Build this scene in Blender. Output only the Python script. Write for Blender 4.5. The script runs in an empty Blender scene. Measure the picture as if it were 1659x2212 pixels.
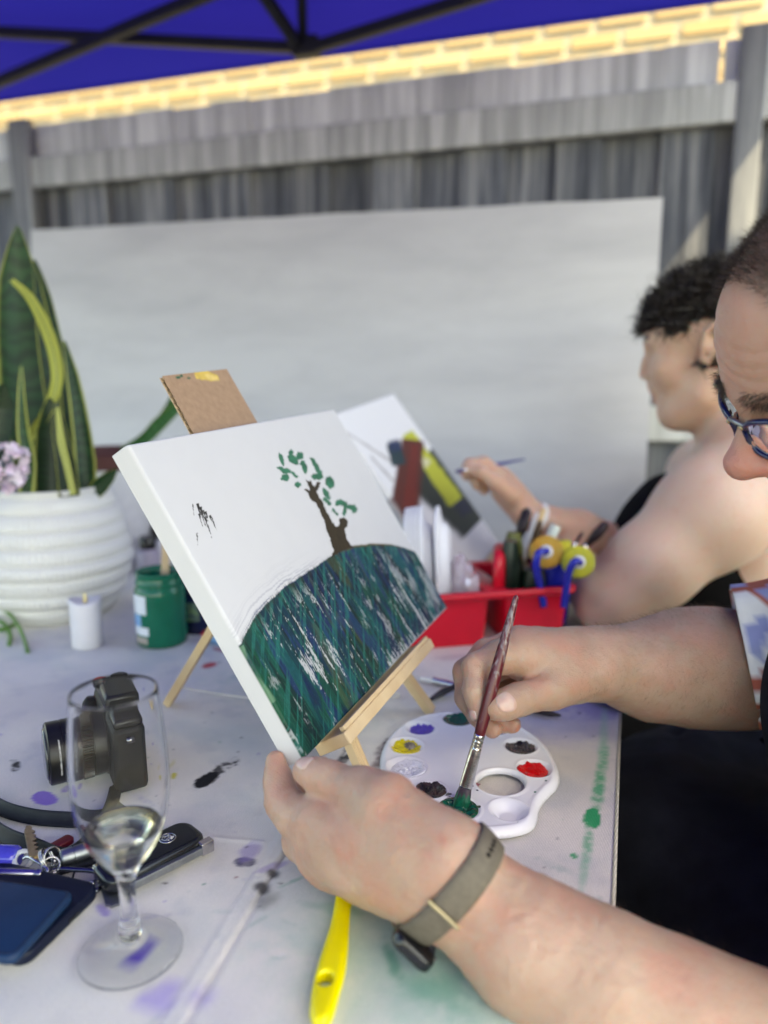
import bpy, math, random
import numpy as np
from mathutils import Vector, Matrix

SC = bpy.context.scene
COL = SC.collection
rng = np.random.default_rng(7)
random.seed(7)

# ------------------------------------------------------------------ camera, sky, sun, exposure
TZ = 0.74                      # table height
CAM = np.array([0.0, 0.0, TZ + 0.37])
PITCH = math.radians(10.0)
FPX, PCX, PCY = 1600.0, 829.5, 1106.0
cp, sp = math.cos(PITCH), math.sin(PITCH)

cam_d = bpy.data.cameras.new('camera')
cam = bpy.data.objects.new('camera', cam_d)
COL.objects.link(cam)
cam.location = CAM
cam.rotation_euler = (math.pi / 2 - PITCH, 0, 0)
cam_d.sensor_fit = 'VERTICAL'
cam_d.sensor_height = 36.0
cam_d.lens = 36.0 * FPX / 2212.0
cam_d.clip_start = 0.02
cam_d.clip_end = 600
cam_d.dof.use_dof = True
cam_d.dof.focus_distance = 0.63
cam_d.dof.aperture_fstop = 2.5
SC.camera = cam

SUN_EL, SUN_AZ_DIR = math.radians(50), None
world = bpy.data.worlds.new('World')
SC.world = world
world.use_nodes = True
wn = world.node_tree.nodes
wl = world.node_tree.links
sky = wn.new('ShaderNodeTexSky')
sky.sky_type = 'NISHITA'
sky.sun_disc = False
bg = wn['Background']
bg.inputs['Strength'].default_value = 0.15
wl.new(sky.outputs[0], bg.inputs[0])

# fence frame: FA runs along the fence to the right, FN points from the camera to the fence
FA = np.array([0.954, -0.299, 0.0]); FN = np.array([0.299, 0.954, 0.0])
sun_dir = FA * -0.674 + FN * 0.60 + np.array([0, 0, -1.0])     # direction the light travels
sun_dir /= np.linalg.norm(sun_dir)
sd = bpy.data.lights.new('sun', 'SUN')
sd.energy = 2.0
sd.angle = math.radians(0.5)
sd.color = (1.0, 0.88, 0.68)
so = bpy.data.objects.new('sun', sd)
COL.objects.link(so)
so.rotation_euler = Vector(sun_dir).to_track_quat('-Z', 'Y').to_euler()
so.location = (-3, -3, 6)
sky.sun_elevation = math.asin(-sun_dir[2])
sky.sun_rotation = math.atan2(-sun_dir[0], -sun_dir[1])
sky.air_density = 1.0
sky.dust_density = 1.2

SC.view_settings.view_transform = 'Standard'
SC.view_settings.look = 'None'
SC.view_settings.gamma = 1.0
SC.view_settings.use_curve_mapping = False
SC.view_settings.exposure = 2.42
SC.view_settings.use_white_balance = True      # the photograph is balanced for open shade
SC.view_settings.white_balance_temperature = 8400
SC.view_settings.white_balance_tint = 1
SC.render.engine = 'CYCLES'
SC.cycles.use_denoising = True
SC.cycles.max_bounces = 10
SC.cycles.transparent_max_bounces = 12
SC.cycles.transmission_bounces = 10
SC.cycles.caustics_reflective = False
SC.cycles.caustics_refractive = True
SC.cycles.blur_glossy = 0.5

# ------------------------------------------------------------------ geometry helpers
def ray(x, y):
    rx = (x - PCX) / FPX; ru = (PCY - y) / FPX
    return np.array([rx, cp + ru * sp, -sp + ru * cp])
def U(x, y, d):
    return CAM + d * ray(x, y)
def T(x, y, z=TZ):
    r = ray(x, y)
    return CAM + r * ((z - CAM[2]) / r[2])
def PLN(x, y, n, D):
    r = ray(x, y)
    return CAM + r * ((D - np.dot(n, CAM)) / np.dot(n, r))
def PLW(x, y, n, p0):
    r = ray(x, y)
    return CAM + r * (np.dot(n, p0 - CAM) / np.dot(n, r))
def proj(P):
    P = np.asarray(P) - CAM
    dep = P[..., 1] * cp - P[..., 2] * sp
    up = P[..., 1] * sp + P[..., 2] * cp
    return np.stack([PCX + FPX * P[..., 0] / dep, PCY - FPX * up / dep], -1), dep
def nrm(v):
    v = np.asarray(v, float)
    return v / np.linalg.norm(v)
def fence(s, D, z):
    return FA * s + FN * D + np.array([0, 0, z])
def fence_px(x, y, D):
    p = PLN(x, y, FN, D)
    return float(p @ FA), float(p[2])

ORG = {}
def root(name, loc, label, cat, group=None, kind=None):
    o = bpy.data.objects.new(name, None)
    COL.objects.link(o)
    o.empty_display_size = 0.02
    o.location = loc
    ORG[o.name] = np.array(loc, float)
    tag(o, label, cat, group, kind)
    return o
def tag(o, label=None, cat=None, group=None, kind=None):
    if label: o['label'] = label
    if cat: o['category'] = cat
    if group: o['group'] = group
    if kind: o['kind'] = kind
    return o
def origin_of(o):
    return ORG[o.name]
def mk(name, V, F, mat, parent=None, smooth=True, label=None, cat=None, group=None, kind=None, origin=None, colors=None, bevel=0, sub=0, auto=None):
    V = np.asarray(V, float)
    if parent is not None:
        org = origin_of(parent) if origin is None else np.asarray(origin, float)
    else:
        org = np.array([V[:, 0].mean(), V[:, 1].mean(), V[:, 2].min()]) if origin is None else np.asarray(origin, float)
    me = bpy.data.meshes.new(name)
    Vl = V - org
    if isinstance(F, np.ndarray):
        n = len(F); k = F.shape[1]
        me.vertices.add(len(Vl)); me.vertices.foreach_set('co', Vl.astype(np.float32).ravel())
        me.loops.add(n * k); me.loops.foreach_set('vertex_index', F.astype(np.int32).ravel())
        me.polygons.add(n); me.polygons.foreach_set('loop_start', np.arange(0, n * k, k, dtype=np.int32))
        me.update(calc_edges=True)
    else:
        me.from_pydata([tuple(v) for v in Vl], [], [tuple(f) for f in F])
        me.update()
    me.validate()
    if colors is not None:
        ca = me.color_attributes.new('Col', 'FLOAT_COLOR', 'POINT')
        c = np.ones((len(Vl), 4), np.float32); c[:, :colors.shape[1]] = colors
        ca.data.foreach_set('color', c.ravel())
    o = bpy.data.objects.new(name, me)
    COL.objects.link(o)
    if mat is not None: me.materials.append(mat)
    if parent is not None:
        o.parent = parent
        o.location = org - origin_of(parent)
    else:
        o.location = org
    ORG[o.name] = org
    if smooth and len(me.polygons):
        me.polygons.foreach_set('use_smooth', [True] * len(me.polygons))
    if bevel:
        m = o.modifiers.new('bevel', 'BEVEL'); m.width = bevel; m.segments = 2; m.limit_method = 'ANGLE'; m.angle_limit = math.radians(40)
        m.harden_normals = False
    if sub:
        m = o.modifiers.new('sub', 'SUBSURF'); m.levels = sub; m.render_levels = sub
    if smooth and auto:
        try:
            me.set_sharp_from_angle(angle=math.radians(auto))
        except Exception:
            pass
    tag(o, label, cat, group, kind)
    return o
def join(*parts):
    V, F, n = [], [], 0
    for v, f in parts:
        v = np.asarray(v, float)
        V.append(v)
        F += [tuple(int(i) + n for i in q) for q in f]
        n += len(v)
    return np.concatenate(V), F
def frame_from(d, hint=(0, 0, 1)):
    d = nrm(d); h = np.asarray(hint, float)
    if abs(d @ nrm(h)) > 0.98: h = np.array([1.0, 0, 0])
    x = nrm(np.cross(h, d)); y = np.cross(d, x)
    return x, y, d
def spline(P, n):
    P = np.asarray(P, float)
    k = len(P)
    t = np.linspace(0, k - 1, n)
    out = []
    for tt in t:
        i = min(int(tt), k - 2); f = tt - i
        p0 = P[max(i - 1, 0)]; p1 = P[i]; p2 = P[i + 1]; p3 = P[min(i + 2, k - 1)]
        out.append(0.5 * ((2 * p1) + (-p0 + p2) * f + (2 * p0 - 5 * p1 + 4 * p2 - p3) * f * f + (-p0 + 3 * p1 - 3 * p2 + p3) * f ** 3))
    return np.array(out)
def tube(path, rad, seg=12, closed=False, cap=True, flat=1.0, hint=(0, 0, 1)):
    path = np.asarray(path, float); n = len(path)
    rad = np.full(n, rad) if np.isscalar(rad) else np.asarray(rad, float)
    V, F = [], []
    up = None
    for i in range(n):
        if closed: d = path[(i + 1) % n] - path[i - 1]
        else: d = path[min(i + 1, n - 1)] - path[max(i - 1, 0)]
        d = nrm(d)
        if up is None:
            x, y, _ = frame_from(d, hint)
        else:
            y = up - d * (up @ d); y = nrm(y); x = np.cross(y, d)
        up = y
        a = np.arange(seg) * 2 * math.pi / seg
        V.append(path[i] + rad[i] * (np.cos(a)[:, None] * x + flat * np.sin(a)[:, None] * y))
    V = np.concatenate(V)
    m = n if closed else n - 1
    for i in range(m):
        j = (i + 1) % n
        for k in range(seg):
            l = (k + 1) % seg
            F.append((i * seg + k, i * seg + l, j * seg + l, j * seg + k))
    if cap and not closed:
        F.append(tuple(range(seg))[::-1]); F.append(tuple((n - 1) * seg + k for k in range(seg)))
    return V, F
def lathe(prof, seg=48, center=(0, 0, 0), axis=(0, 0, 1), hint=(1, 0, 0), closed=False, flute=None):
    prof = np.asarray(prof, float)
    c = np.asarray(center, float)
    z = nrm(axis)
    h = np.asarray(hint, float)
    if abs(z @ nrm(h)) > 0.98: h = np.array([0, 1.0, 0])
    x = nrm(h - z * (h @ z)); y = np.cross(z, x)
    a = np.arange(seg) * 2 * math.pi / seg
    V = []
    for i, (r, hh) in enumerate(prof):
        rr = r if flute is None else r + flute(a, i)
        V.append(c + hh * z + (rr * np.cos(a))[:, None] * x + (rr * np.sin(a))[:, None] * y)
    V = np.concatenate(V)
    n = len(prof); F = []
    for i in range(n if closed else n - 1):
        j = (i + 1) % n
        for k in range(seg):
            l = (k + 1) % seg
            F.append((i * seg + k, i * seg + l, j * seg + l, j * seg + k))
    if not closed:
        if prof[0][0] > 1e-6: F.append(tuple(range(seg))[::-1])
        if prof[-1][0] > 1e-6: F.append(tuple((n - 1) * seg + k for k in range(seg)))
    return V, F
def obox(c, ax, ay, az, hx, hy, hz):
    c = np.asarray(c, float)
    V = [c + sx * hx * np.asarray(ax) + sy * hy * np.asarray(ay) + sz * hz * np.asarray(az)
         for sz in (-1, 1) for sy in (-1, 1) for sx in (-1, 1)]
    F = [(0, 2, 3, 1), (4, 5, 7, 6), (0, 1, 5, 4), (2, 6, 7, 3), (0, 4, 6, 2), (1, 3, 7, 5)]
    return np.array(V), F
def bar(a, b, w, h, hint=(0, 0, 1)):
    a = np.asarray(a, float); b = np.asarray(b, float)
    x, y, d = frame_from(b - a, hint)
    return obox((a + b) / 2, x, y, d, w / 2, h / 2, np.linalg.norm(b - a) / 2)
def prism(poly, nvec, t0, t1):
    """poly: 3D points of a planar outline; extruded along nvec between t0 and t1"""
    P = np.asarray(poly, float); n = len(P); nv = np.asarray(nvec, float)
    V = np.concatenate([P + nv * t0, P + nv * t1])
    F = [tuple(range(n))[::-1], tuple(range(n, 2 * n))]
    F += [(i, (i + 1) % n, n + (i + 1) % n, n + i) for i in range(n)]
    return V, F
def rounded_rect(w, h, r, k=6):
    out = []
    for cx, cy, a0 in ((w / 2 - r, h / 2 - r, 0), (-w / 2 + r, h / 2 - r, 90), (-w / 2 + r, -h / 2 + r, 180), (w / 2 - r, -h / 2 + r, 270)):
        for i in range(k + 1):
            a = math.radians(a0 + 90 * i / k)
            out.append((cx + r * math.cos(a), cy + r * math.sin(a)))
    return np.array(out)
def slab(c, ax, ay, az, w, h, r, t, round_e=0.0, k=6):
    """rounded slab lying on plane (ax, ay), base at c, thickness t along az, with rounded edges"""
    c = np.asarray(c, float); ax, ay, az = map(np.asarray, (ax, ay, az))
    prof = [(0, round_e), (0, t - round_e)] if round_e == 0 else None
    rings = []
    if round_e == 0:
        rings = [(0, 0), (0, t)]
    else:
        m = 4
        for i in range(m + 1):
            a = math.pi / 2 * i / m
            rings.append((round_e * (1 - math.sin(a)), round_e * (1 - math.cos(a))))
        for i in range(m + 1):
            a = math.pi / 2 * i / m
            rings.append((round_e * (1 - math.cos(a)), t - round_e * (1 - math.sin(a))))
    V = []; n = None
    for inset, z in rings:
        q = rounded_rect(w - 2 * inset, h - 2 * inset, max(r - inset, 1e-4), k)
        n = len(q)
        V.append(c + q[:, :1] * ax + q[:, 1:] * ay + z * az)
    V = np.concatenate(V); F = []
    R = len(rings)
    for i in range(R - 1):
        for j in range(n):
            l = (j + 1) % n
            F.append((i * n + j, i * n + l, (i + 1) * n + l, (i + 1) * n + j))
    F.append(tuple(range(n))[::-1]); F.append(tuple((R - 1) * n + j for j in range(n)))
    return V, F
def gridmesh(nu, nv):
    i = np.arange(nu - 1)[:, None] * nv + np.arange(nv - 1)[None, :]
    return np.stack([i, i + nv, i + nv + 1, i + 1], -1).reshape(-1, 4)

# value noise ------------------------------------------------------
_PT = rng.random((64, 64, 64)).astype(np.float32)
def vnoise(p):
    p = np.asarray(p, float)
    i = np.floor(p).astype(int); f = p - i
    f = f * f * (3 - 2 * f)
    x0, y0, z0 = (i[..., k] & 63 for k in range(3))
    x1, y1, z1 = ((i[..., k] + 1) & 63 for k in range(3))
    fx, fy, fz = f[..., 0], f[..., 1], f[..., 2]
    a = _PT[x0, y0, z0] * (1 - fx) + _PT[x1, y0, z0] * fx
    b = _PT[x0, y1, z0] * (1 - fx) + _PT[x1, y1, z0] * fx
    c = _PT[x0, y0, z1] * (1 - fx) + _PT[x1, y0, z1] * fx
    d = _PT[x0, y1, z1] * (1 - fx) + _PT[x1, y1, z1] * fx
    return (a * (1 - fy) + b * fy) * (1 - fz) + (c * (1 - fy) + d * fy) * fz
def fbm(p, oct=4, gain=0.5):
    p = np.asarray(p, float); s = 0; a = 1; t = 0
    for k in range(oct):
        s = s + a * vnoise(p * 2 ** k + 17.3 * k); t += a; a *= gain
    return s / t
def noise2(u, v, su, sv, seed=0.0, oct=3):
    return fbm(np.stack([u * su + seed, v * sv + seed * 1.7, np.full_like(u, seed * 0.37)], -1), oct)
def sstep(a, b, x):
    t = np.clip((x - a) / (b - a), 0, 1)
    return t * t * (3 - 2 * t)
def inpoly(px, py, poly):
    poly = np.asarray(poly, float); n = len(poly)
    r = np.zeros(px.shape, bool)
    j = n - 1
    for i in range(n):
        xi, yi = poly[i]; xj, yj = poly[j]
        c = ((yi > py) != (yj > py)) & (px < (xj - xi) * (py - yi) / (yj - yi + 1e-12) + xi)
        r ^= c; j = i
    return r
def mixc(C, col, m):
    m = np.asarray(m)[..., None]
    return C * (1 - m) + np.asarray(col) * m

# ------------------------------------------------------------------ materials
def newmat(name):
    m = bpy.data.materials.new(name); m.use_nodes = True
    return m, m.node_tree.nodes, m.node_tree.links, m.node_tree.nodes['Principled BSDF']
def mat(name, col, rough=0.5, var=0.0, scale=20.0, bump=0.0, bscale=200.0, metal=0.0, stretch=None, col2=None, spec=0.5, sss=0, attr=False, coat=0, trans=0, ior=1.45, sheen=0, detail=4.0, bdist=0.001):
    m, N, L, B = newmat(name)
    B.inputs['Roughness'].default_value = rough
    B.inputs['Metallic'].default_value = metal
    B.inputs['Specular IOR Level'].default_value = spec
    B.inputs['IOR'].default_value = ior
    B.inputs['Coat Weight'].default_value = coat
    B.inputs['Transmission Weight'].default_value = trans
    B.inputs['Sheen Weight'].default_value = sheen
    if sss:
        B.inputs['Subsurface Weight'].default_value = 1.0
        B.inputs['Subsurface Radius'].default_value = (1.0, 0.35, 0.2)
        B.inputs['Subsurface Scale'].default_value = sss
    tc = N.new('ShaderNodeTexCoord')
    vec = tc.outputs['Object']
    if stretch is not None:
        mp = N.new('ShaderNodeMapping'); mp.inputs['Scale'].default_value = stretch
        L.new(vec, mp.inputs['Vector']); vec = mp.outputs[0]
    c = (*col, 1) if len(col) == 3 else col
    src = None
    if attr:
        a = N.new('ShaderNodeVertexColor'); a.layer_name = 'Col'; src = a.outputs['Color']
    if var > 0 or col2 is not None:
        nz = N.new('ShaderNodeTexNoise'); nz.inputs['Scale'].default_value = scale; nz.inputs['Detail'].default_value = detail
        L.new(vec, nz.inputs['Vector'])
        if attr:
            mr = N.new('ShaderNodeMapRange'); mr.inputs[1].default_value = 0.3; mr.inputs[2].default_value = 0.7
            mr.inputs[3].default_value = 1 - var; mr.inputs[4].default_value = 1 + var
            L.new(nz.outputs['Fac'], mr.inputs[0])
            vm = N.new('ShaderNodeVectorMath'); vm.operation = 'SCALE'
            L.new(src, vm.inputs[0]); L.new(mr.outputs[0], vm.inputs['Scale'])
            src = vm.outputs[0]
        else:
            cr = N.new('ShaderNodeValToRGB')
            cr.color_ramp.elements[0].position = 0.3; cr.color_ramp.elements[1].position = 0.7
            c2 = (*col2, 1) if col2 is not None else tuple(min(1, x * (1 + var)) for x in c[:3]) + (1,)
            c1 = c if col2 is not None else tuple(x * (1 - var) for x in c[:3]) + (1,)
            cr.color_ramp.elements[0].color = c1; cr.color_ramp.elements[1].color = c2
            L.new(nz.outputs['Fac'], cr.inputs[0]); src = cr.outputs[0]
    if src is not None: L.new(src, B.inputs['Base Color'])
    else: B.inputs['Base Color'].default_value = c
    if bump > 0:
        n2 = N.new('ShaderNodeTexNoise'); n2.inputs['Scale'].default_value = bscale; n2.inputs['Detail'].default_value = 3
        L.new(vec, n2.inputs['Vector'])
        bp = N.new('ShaderNodeBump'); bp.inputs['Strength'].default_value = bump; bp.inputs['Distance'].default_value = bdist
        L.new(n2.outputs['Fac'], bp.inputs['Height']); L.new(bp.outputs[0], B.inputs['Normal'])
    return m

M = {}
M['white_plastic'] = mat('white_plastic', (0.82, 0.82, 0.85), 0.22, var=0.03, scale=30, sss=0)
M['white_ceramic'] = mat('white_ceramic', (0.64, 0.635, 0.615), 0.45, var=0.04, scale=9, bump=0.1, bscale=120)
M['wax'] = mat('wax', (0.64, 0.63, 0.67), 0.4, var=0.03, scale=30)
M['black_plastic'] = mat('black_plastic', (0.007, 0.007, 0.008), 0.36, spec=.35, var=0.3, scale=60, bump=0.15, bscale=900, bdist=0.0003)
M['black_gloss'] = mat('black_gloss', (0.010, 0.011, 0.014), 0.14, var=0.2, scale=40)
M['black_rubber'] = mat('black_rubber', (0.006, 0.006, 0.007), 0.6, spec=0.22, var=0.3, scale=90, bump=0.3, bscale=700, bdist=0.0004)
M['dark_glass'] = mat('dark_glass', (0.03, 0.035, 0.04), 0.12, var=0.15, scale=40, coat=0.5)
M['leather'] = mat('leather', (0.009, 0.010, 0.012), 0.45, spec=.3, var=0.3, scale=60, bump=0.25, bscale=600, bdist=0.0004)
M['red_button'] = mat('red_button', (0.55, 0.02, 0.03), 0.3, var=0.1, scale=80)
M['chrome'] = mat('chrome', (0.52, 0.51, 0.50), 0.24, metal=1.0, var=0.12, scale=90)
M['steel'] = mat('steel', (0.30, 0.315, 0.32), 0.42, metal=1.0, var=0.15, scale=120)
M['gunmetal'] = mat('gunmetal', (0.16, 0.16, 0.18), 0.18, metal=1.0, var=0.2, scale=120)
M['brass'] = mat('brass', (0.50, 0.42, 0.28), 0.3, metal=1.0, var=0.15, scale=200)
M['gold'] = mat('gold', (0.50, 0.42, 0.26), 0.3, metal=1.0, var=0.1, scale=200)
M['red_plastic_dark'] = mat('red_plastic_dark', (0.13, 0.008, 0.012), 0.35, var=0.2, scale=80)
M['blue_gloss'] = mat('blue_gloss', (0.05, 0.05, 0.42), 0.12, var=0.35, scale=60, coat=0.4)
M['clear_white'] = mat('clear_white', (0.75, 0.76, 0.78), 0.25, trans=0.4, var=0.03, scale=50)
M['navy_leather'] = mat('navy_leather', (0.006, 0.027, 0.075), 0.42, spec=.3, var=0.12, scale=40, bump=0.25, bscale=500, bdist=0.0004)
M['phone_case'] = mat('phone_case', (0.005, 0.008, 0.022), 0.4, spec=.25, var=0.15, scale=30, bump=0.08, bscale=900, bdist=0.0003)
M['yellow_plastic'] = mat('yellow_plastic', (0.78, 0.66, 0.01), 0.22, var=0.05, scale=40)
M['red_plastic'] = mat('red_plastic', (0.58, 0.006, 0.025), 0.3, var=0.08, scale=25, bump=0.05, bscale=200)
M['pine'] = mat('pine', (0.58, 0.41, 0.23), 0.55, var=0.0, scale=26, col2=(0.70, 0.54, 0.33), stretch=(1, 1, 1), bump=0.15, bscale=160)
M['cardboard'] = mat('cardboard', (0.4, 0.27, 0.17), 0.85, attr=True, var=0.10, scale=160, bump=0.25, bscale=500, bdist=0.0004)
M['cardboard_flute'] = mat('cardboard_flute', (0.50, 0.37, 0.24), 0.9, var=0.3, scale=300, bump=0.5, bscale=500)
M['cord_white'] = mat('cord_white', (0.72, 0.69, 0.62), 0.8, var=0.1, scale=300, bump=0.4, bscale=1500, bdist=0.0004)
M['ferrule'] = mat('ferrule', (0.62, 0.62, 0.62), 0.22, metal=1.0, var=0.25, scale=160, bump=0.1, bscale=500)
M['olive_strap'] = mat('olive_strap', (0.115, 0.096, 0.072), 0.7, var=0.14, scale=260, bump=0.5, bscale=1300, bdist=0.0004)
M['apron'] = mat('apron', (0.011, 0.0125, 0.018), 0.9, var=0.3, scale=30, bump=0.4, bscale=800, sheen=0.0, spec=0.15)
M['black_cloth'] = mat('black_cloth', (0.005, 0.005, 0.006), 0.9, var=0.3, scale=30, bump=0.3, bscale=500, spec=0.15)
M['hair_brown'] = mat('hair_brown', (0.040, 0.027, 0.021), 0.55, var=0.45, scale=60)
M['hair_black'] = mat('hair_black', (0.018, 0.013, 0.011), 0.5, var=0.5, scale=60)
M['blue_frame'] = mat('blue_frame', (0.004, 0.009, 0.055), 0.2, var=0.15, scale=90, coat=0.4)
M['truss'] = mat('truss', (0.006, 0.006, 0.010), 0.5, var=0.2, scale=20)
M['nail'] = mat('nail', (0.53, 0.375, 0.325), 0.24, var=0.05, scale=200, sss=0.002)
M['jar_green'] = mat('jar_green', (0.0, 0.115, 0.065), 0.18, var=0.1, scale=40)
M['label_white'] = mat('label_white', (0.62, 0.66, 0.72), 0.5, var=0.05, scale=60)
M['label_blue'] = mat('label_blue', (0.18, 0.36, 0.60), 0.5, var=0.1, scale=60)
M['navy_gloss'] = mat('navy_gloss', (0.008, 0.012, 0.05), 0.2, var=0.2, scale=40)
M['terracotta'] = mat('terracotta', (0.085, 0.026, 0.022), 0.6, var=0.15, scale=20, bump=0.1, bscale=90)
M['green_stem'] = mat('green_stem', (0.09, 0.20, 0.035), 0.5, var=0.25, scale=40)
M['soil'] = mat('soil', (0.04, 0.03, 0.02), 0.95, var=0.5, scale=80, bump=0.8, bscale=120)
M['petal'] = mat('petal', (0.62, 0.42, 0.58), 0.6, col2=(0.78, 0.72, 0.76), scale=45)
M['white_paper'] = mat('white_paper', (0.72, 0.72, 0.76), 0.6, var=0.04, scale=30, bump=0.05, bscale=200)
M['sponge_orange'] = mat('sponge_orange', (0.50, 0.23, 0.03), 0.9, col2=(0.42, 0.30, 0.06), scale=60, bump=0.8, bscale=300)
M['sponge_yellow'] = mat('sponge_yellow', (0.52, 0.46, 0.03), 0.9, col2=(0.36, 0.38, 0.06), scale=60, bump=0.8, bscale=300)
M['blue_plastic'] = mat('blue_plastic', (0.008, 0.018, 0.34), 0.25, var=0.1, scale=40)
M['dark_green_plastic'] = mat('dark_green_plastic', (0.006, 0.016, 0.010), 0.3, var=0.3, scale=50)
M['olive_plastic'] = mat('olive_plastic', (0.10, 0.11, 0.02), 0.35, var=0.25, scale=50)
M['bristle_dark'] = mat('bristle_dark', (0.016, 0.007, 0.012), 0.5, var=0.4, scale=300, bump=0.5, bscale=900)
M['wood_stick'] = mat('wood_stick', (0.55, 0.40, 0.22), 0.6, var=0.12, scale=60)
M['plastic_bag'] = mat('plastic_bag', (0.62, 0.50, 0.56), 0.2, trans=0.55, var=0.25, scale=40, bump=0.6, bscale=60, bdist=0.004)
M['purple_dark'] = mat('purple_dark', (0.03, 0.02, 0.10), 0.35, var=0.2, scale=60)
M['black_pen'] = mat('black_pen', (0.02, 0.02, 0.022), 0.35, var=0.2, scale=60)
M['white_pen'] = mat('white_pen', (0.66, 0.66, 0.68), 0.35, var=0.05, scale=60)
# ------------------------------------------------------------------ setting: ground, fence, house wall, gazebo
M['concrete'] = mat('concrete', (0.19, 0.185, 0.17), 0.9, var=0.25, scale=3, bump=0.3, bscale=60)
G = 120.0
gv = np.array([(-G, -G, 0), (G, -G, 0), (G, G, 0), (-G, G, 0)], float)
mk('ground', gv, [(0, 1, 2, 3)], M['concrete'], smooth=False, kind='structure', origin=(0, 0, 0))

# weathered timber
def timber(name, c1, c2, dark=0.55, lo=0.62):
    m, N, L, B = newmat(name)
    B.inputs['Roughness'].default_value = 0.85
    B.inputs['Specular IOR Level'].default_value = 0.25
    tc = N.new('ShaderNodeTexCoord'); oi = N.new('ShaderNodeObjectInfo')
    mp = N.new('ShaderNodeMapping'); mp.inputs['Scale'].default_value = (34, 34, 1.6)
    va = N.new('ShaderNodeVectorMath'); va.operation = 'ADD'
    cb = N.new('ShaderNodeCombineXYZ')
    ml = N.new('ShaderNodeMath'); ml.operation = 'MULTIPLY'; ml.inputs[1].default_value = 37.0
    L.new(oi.outputs['Random'], ml.inputs[0]); L.new(ml.outputs[0], cb.inputs[0]); L.new(ml.outputs[0], cb.inputs[2])
    L.new(tc.outputs['Object'], va.inputs[0]); L.new(cb.outputs[0], va.inputs[1])
    L.new(va.outputs[0], mp.inputs['Vector'])
    nz = N.new('ShaderNodeTexNoise'); nz.inputs['Scale'].default_value = 1.0; nz.inputs['Detail'].default_value = 6; nz.inputs['Roughness'].default_value = 0.65
    L.new(mp.outputs[0], nz.inputs['Vector'])
    cr = N.new('ShaderNodeValToRGB')
    cr.color_ramp.elements[0].position = 0.28; cr.color_ramp.elements[0].color = (*[c * dark for c in c1], 1)
    cr.color_ramp.elements[1].position = 0.62; cr.color_ramp.elements[1].color = (*c2, 1)
    e = cr.color_ramp.elements.new(0.45); e.color = (*c1, 1)
    L.new(nz.outputs['Fac'], cr.inputs[0])
    hs = N.new('ShaderNodeHueSaturation')
    mr = N.new('ShaderNodeMapRange'); mr.inputs[3].default_value = lo; mr.inputs[4].default_value = 1.22
    L.new(oi.outputs['Random'], mr.inputs[0]); L.new(mr.outputs[0], hs.inputs['Value'])
    L.new(cr.outputs[0], hs.inputs['Color']); L.new(hs.outputs[0], B.inputs['Base Color'])
    bp = N.new('ShaderNodeBump'); bp.inputs['Strength'].default_value = 0.5; bp.inputs['Distance'].default_value = 0.004
    L.new(nz.outputs['Fac'], bp.inputs['Height']); L.new(bp.outputs[0], B.inputs['Normal'])
    return m
M['timber'] = timber('timber', (0.105, 0.115, 0.14), (0.25, 0.26, 0.28), .40)  # palings below the rail: their shade is painted in as a darker colour
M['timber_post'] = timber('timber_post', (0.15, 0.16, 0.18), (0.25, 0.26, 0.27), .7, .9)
M['timber_lit'] = timber('timber_lit', (0.46, 0.485, 0.50), (0.66, 0.69, 0.695), .75, .92)  # boards above the rail: skylight put into a paler copy of the colour
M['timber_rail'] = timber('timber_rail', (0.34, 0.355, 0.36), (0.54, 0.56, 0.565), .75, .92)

FD = 1.956          # distance of the fence's palings
ftop = 1.86
frt = root('timber_fence', fence(-0.5, FD, 0), 'tall weathered grey paling fence with a top rail behind the table', 'fence')
def box_mesh(name, sx, sy, sz, m, jag=None):
    V, F = obox((0, 0, sz / 2), (1, 0, 0), (0, 1, 0), (0, 0, 1), sx / 2, sy / 2, sz / 2)
    me = bpy.data.meshes.new(name); me.from_pydata([tuple(v) for v in V], [], F); me.update(); me.materials.append(m)
    return me
FROT = math.atan2(FA[1], FA[0])
def place(name, me, loc, parent, rotz=FROT, bevel=0):
    o = bpy.data.objects.new(name, me); COL.objects.link(o)
    if parent is not None:
        o.parent = parent; o.location = np.asarray(loc) - origin_of(parent)
    else: o.location = loc
    ORG[o.name] = np.asarray(loc, float)
    o.rotation_euler = (0, 0, rotz)
    if bevel:
        m = o.modifiers.new('bevel', 'BEVEL'); m.width = bevel; m.segments = 2
    return o
# places on the fence, read from the photograph
s_lpost, _ = fence_px(38, 400, FD - 0.06)
s_rpost, _ = fence_px(1619, 250, FD - 0.04)
s_strut, _ = fence_px(1537, 420, FD)
sA, zA = fence_px(1450, 560, FD); sB, zB = fence_px(1627, 318, FD)
slope = (zB - zA) / (sB - sA)
zrl = fence_px(830, 314, FD)[1]
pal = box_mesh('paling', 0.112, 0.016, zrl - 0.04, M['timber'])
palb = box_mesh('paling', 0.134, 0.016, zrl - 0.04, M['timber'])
tpal = box_mesh('short_paling', 0.1166, 0.016, ftop - zrl - 0.004, M['timber_lit'])
pitch = 0.117
n_left = int((s_strut - (s_lpost - 1.3)) / pitch)
paling_s = [s_strut - 0.062 - pitch * q for q in range(n_left, -1, -1)] + [s_strut + 0.064 + pitch * q for q in range(15)]
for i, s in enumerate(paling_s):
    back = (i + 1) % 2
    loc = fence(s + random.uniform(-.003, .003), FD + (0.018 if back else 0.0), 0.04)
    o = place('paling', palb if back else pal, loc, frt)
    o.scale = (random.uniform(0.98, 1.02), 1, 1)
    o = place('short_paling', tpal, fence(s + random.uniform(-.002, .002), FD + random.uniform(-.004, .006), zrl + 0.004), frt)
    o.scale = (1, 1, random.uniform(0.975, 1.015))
_, zr = fence_px(830, 320, FD - 0.03)
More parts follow.
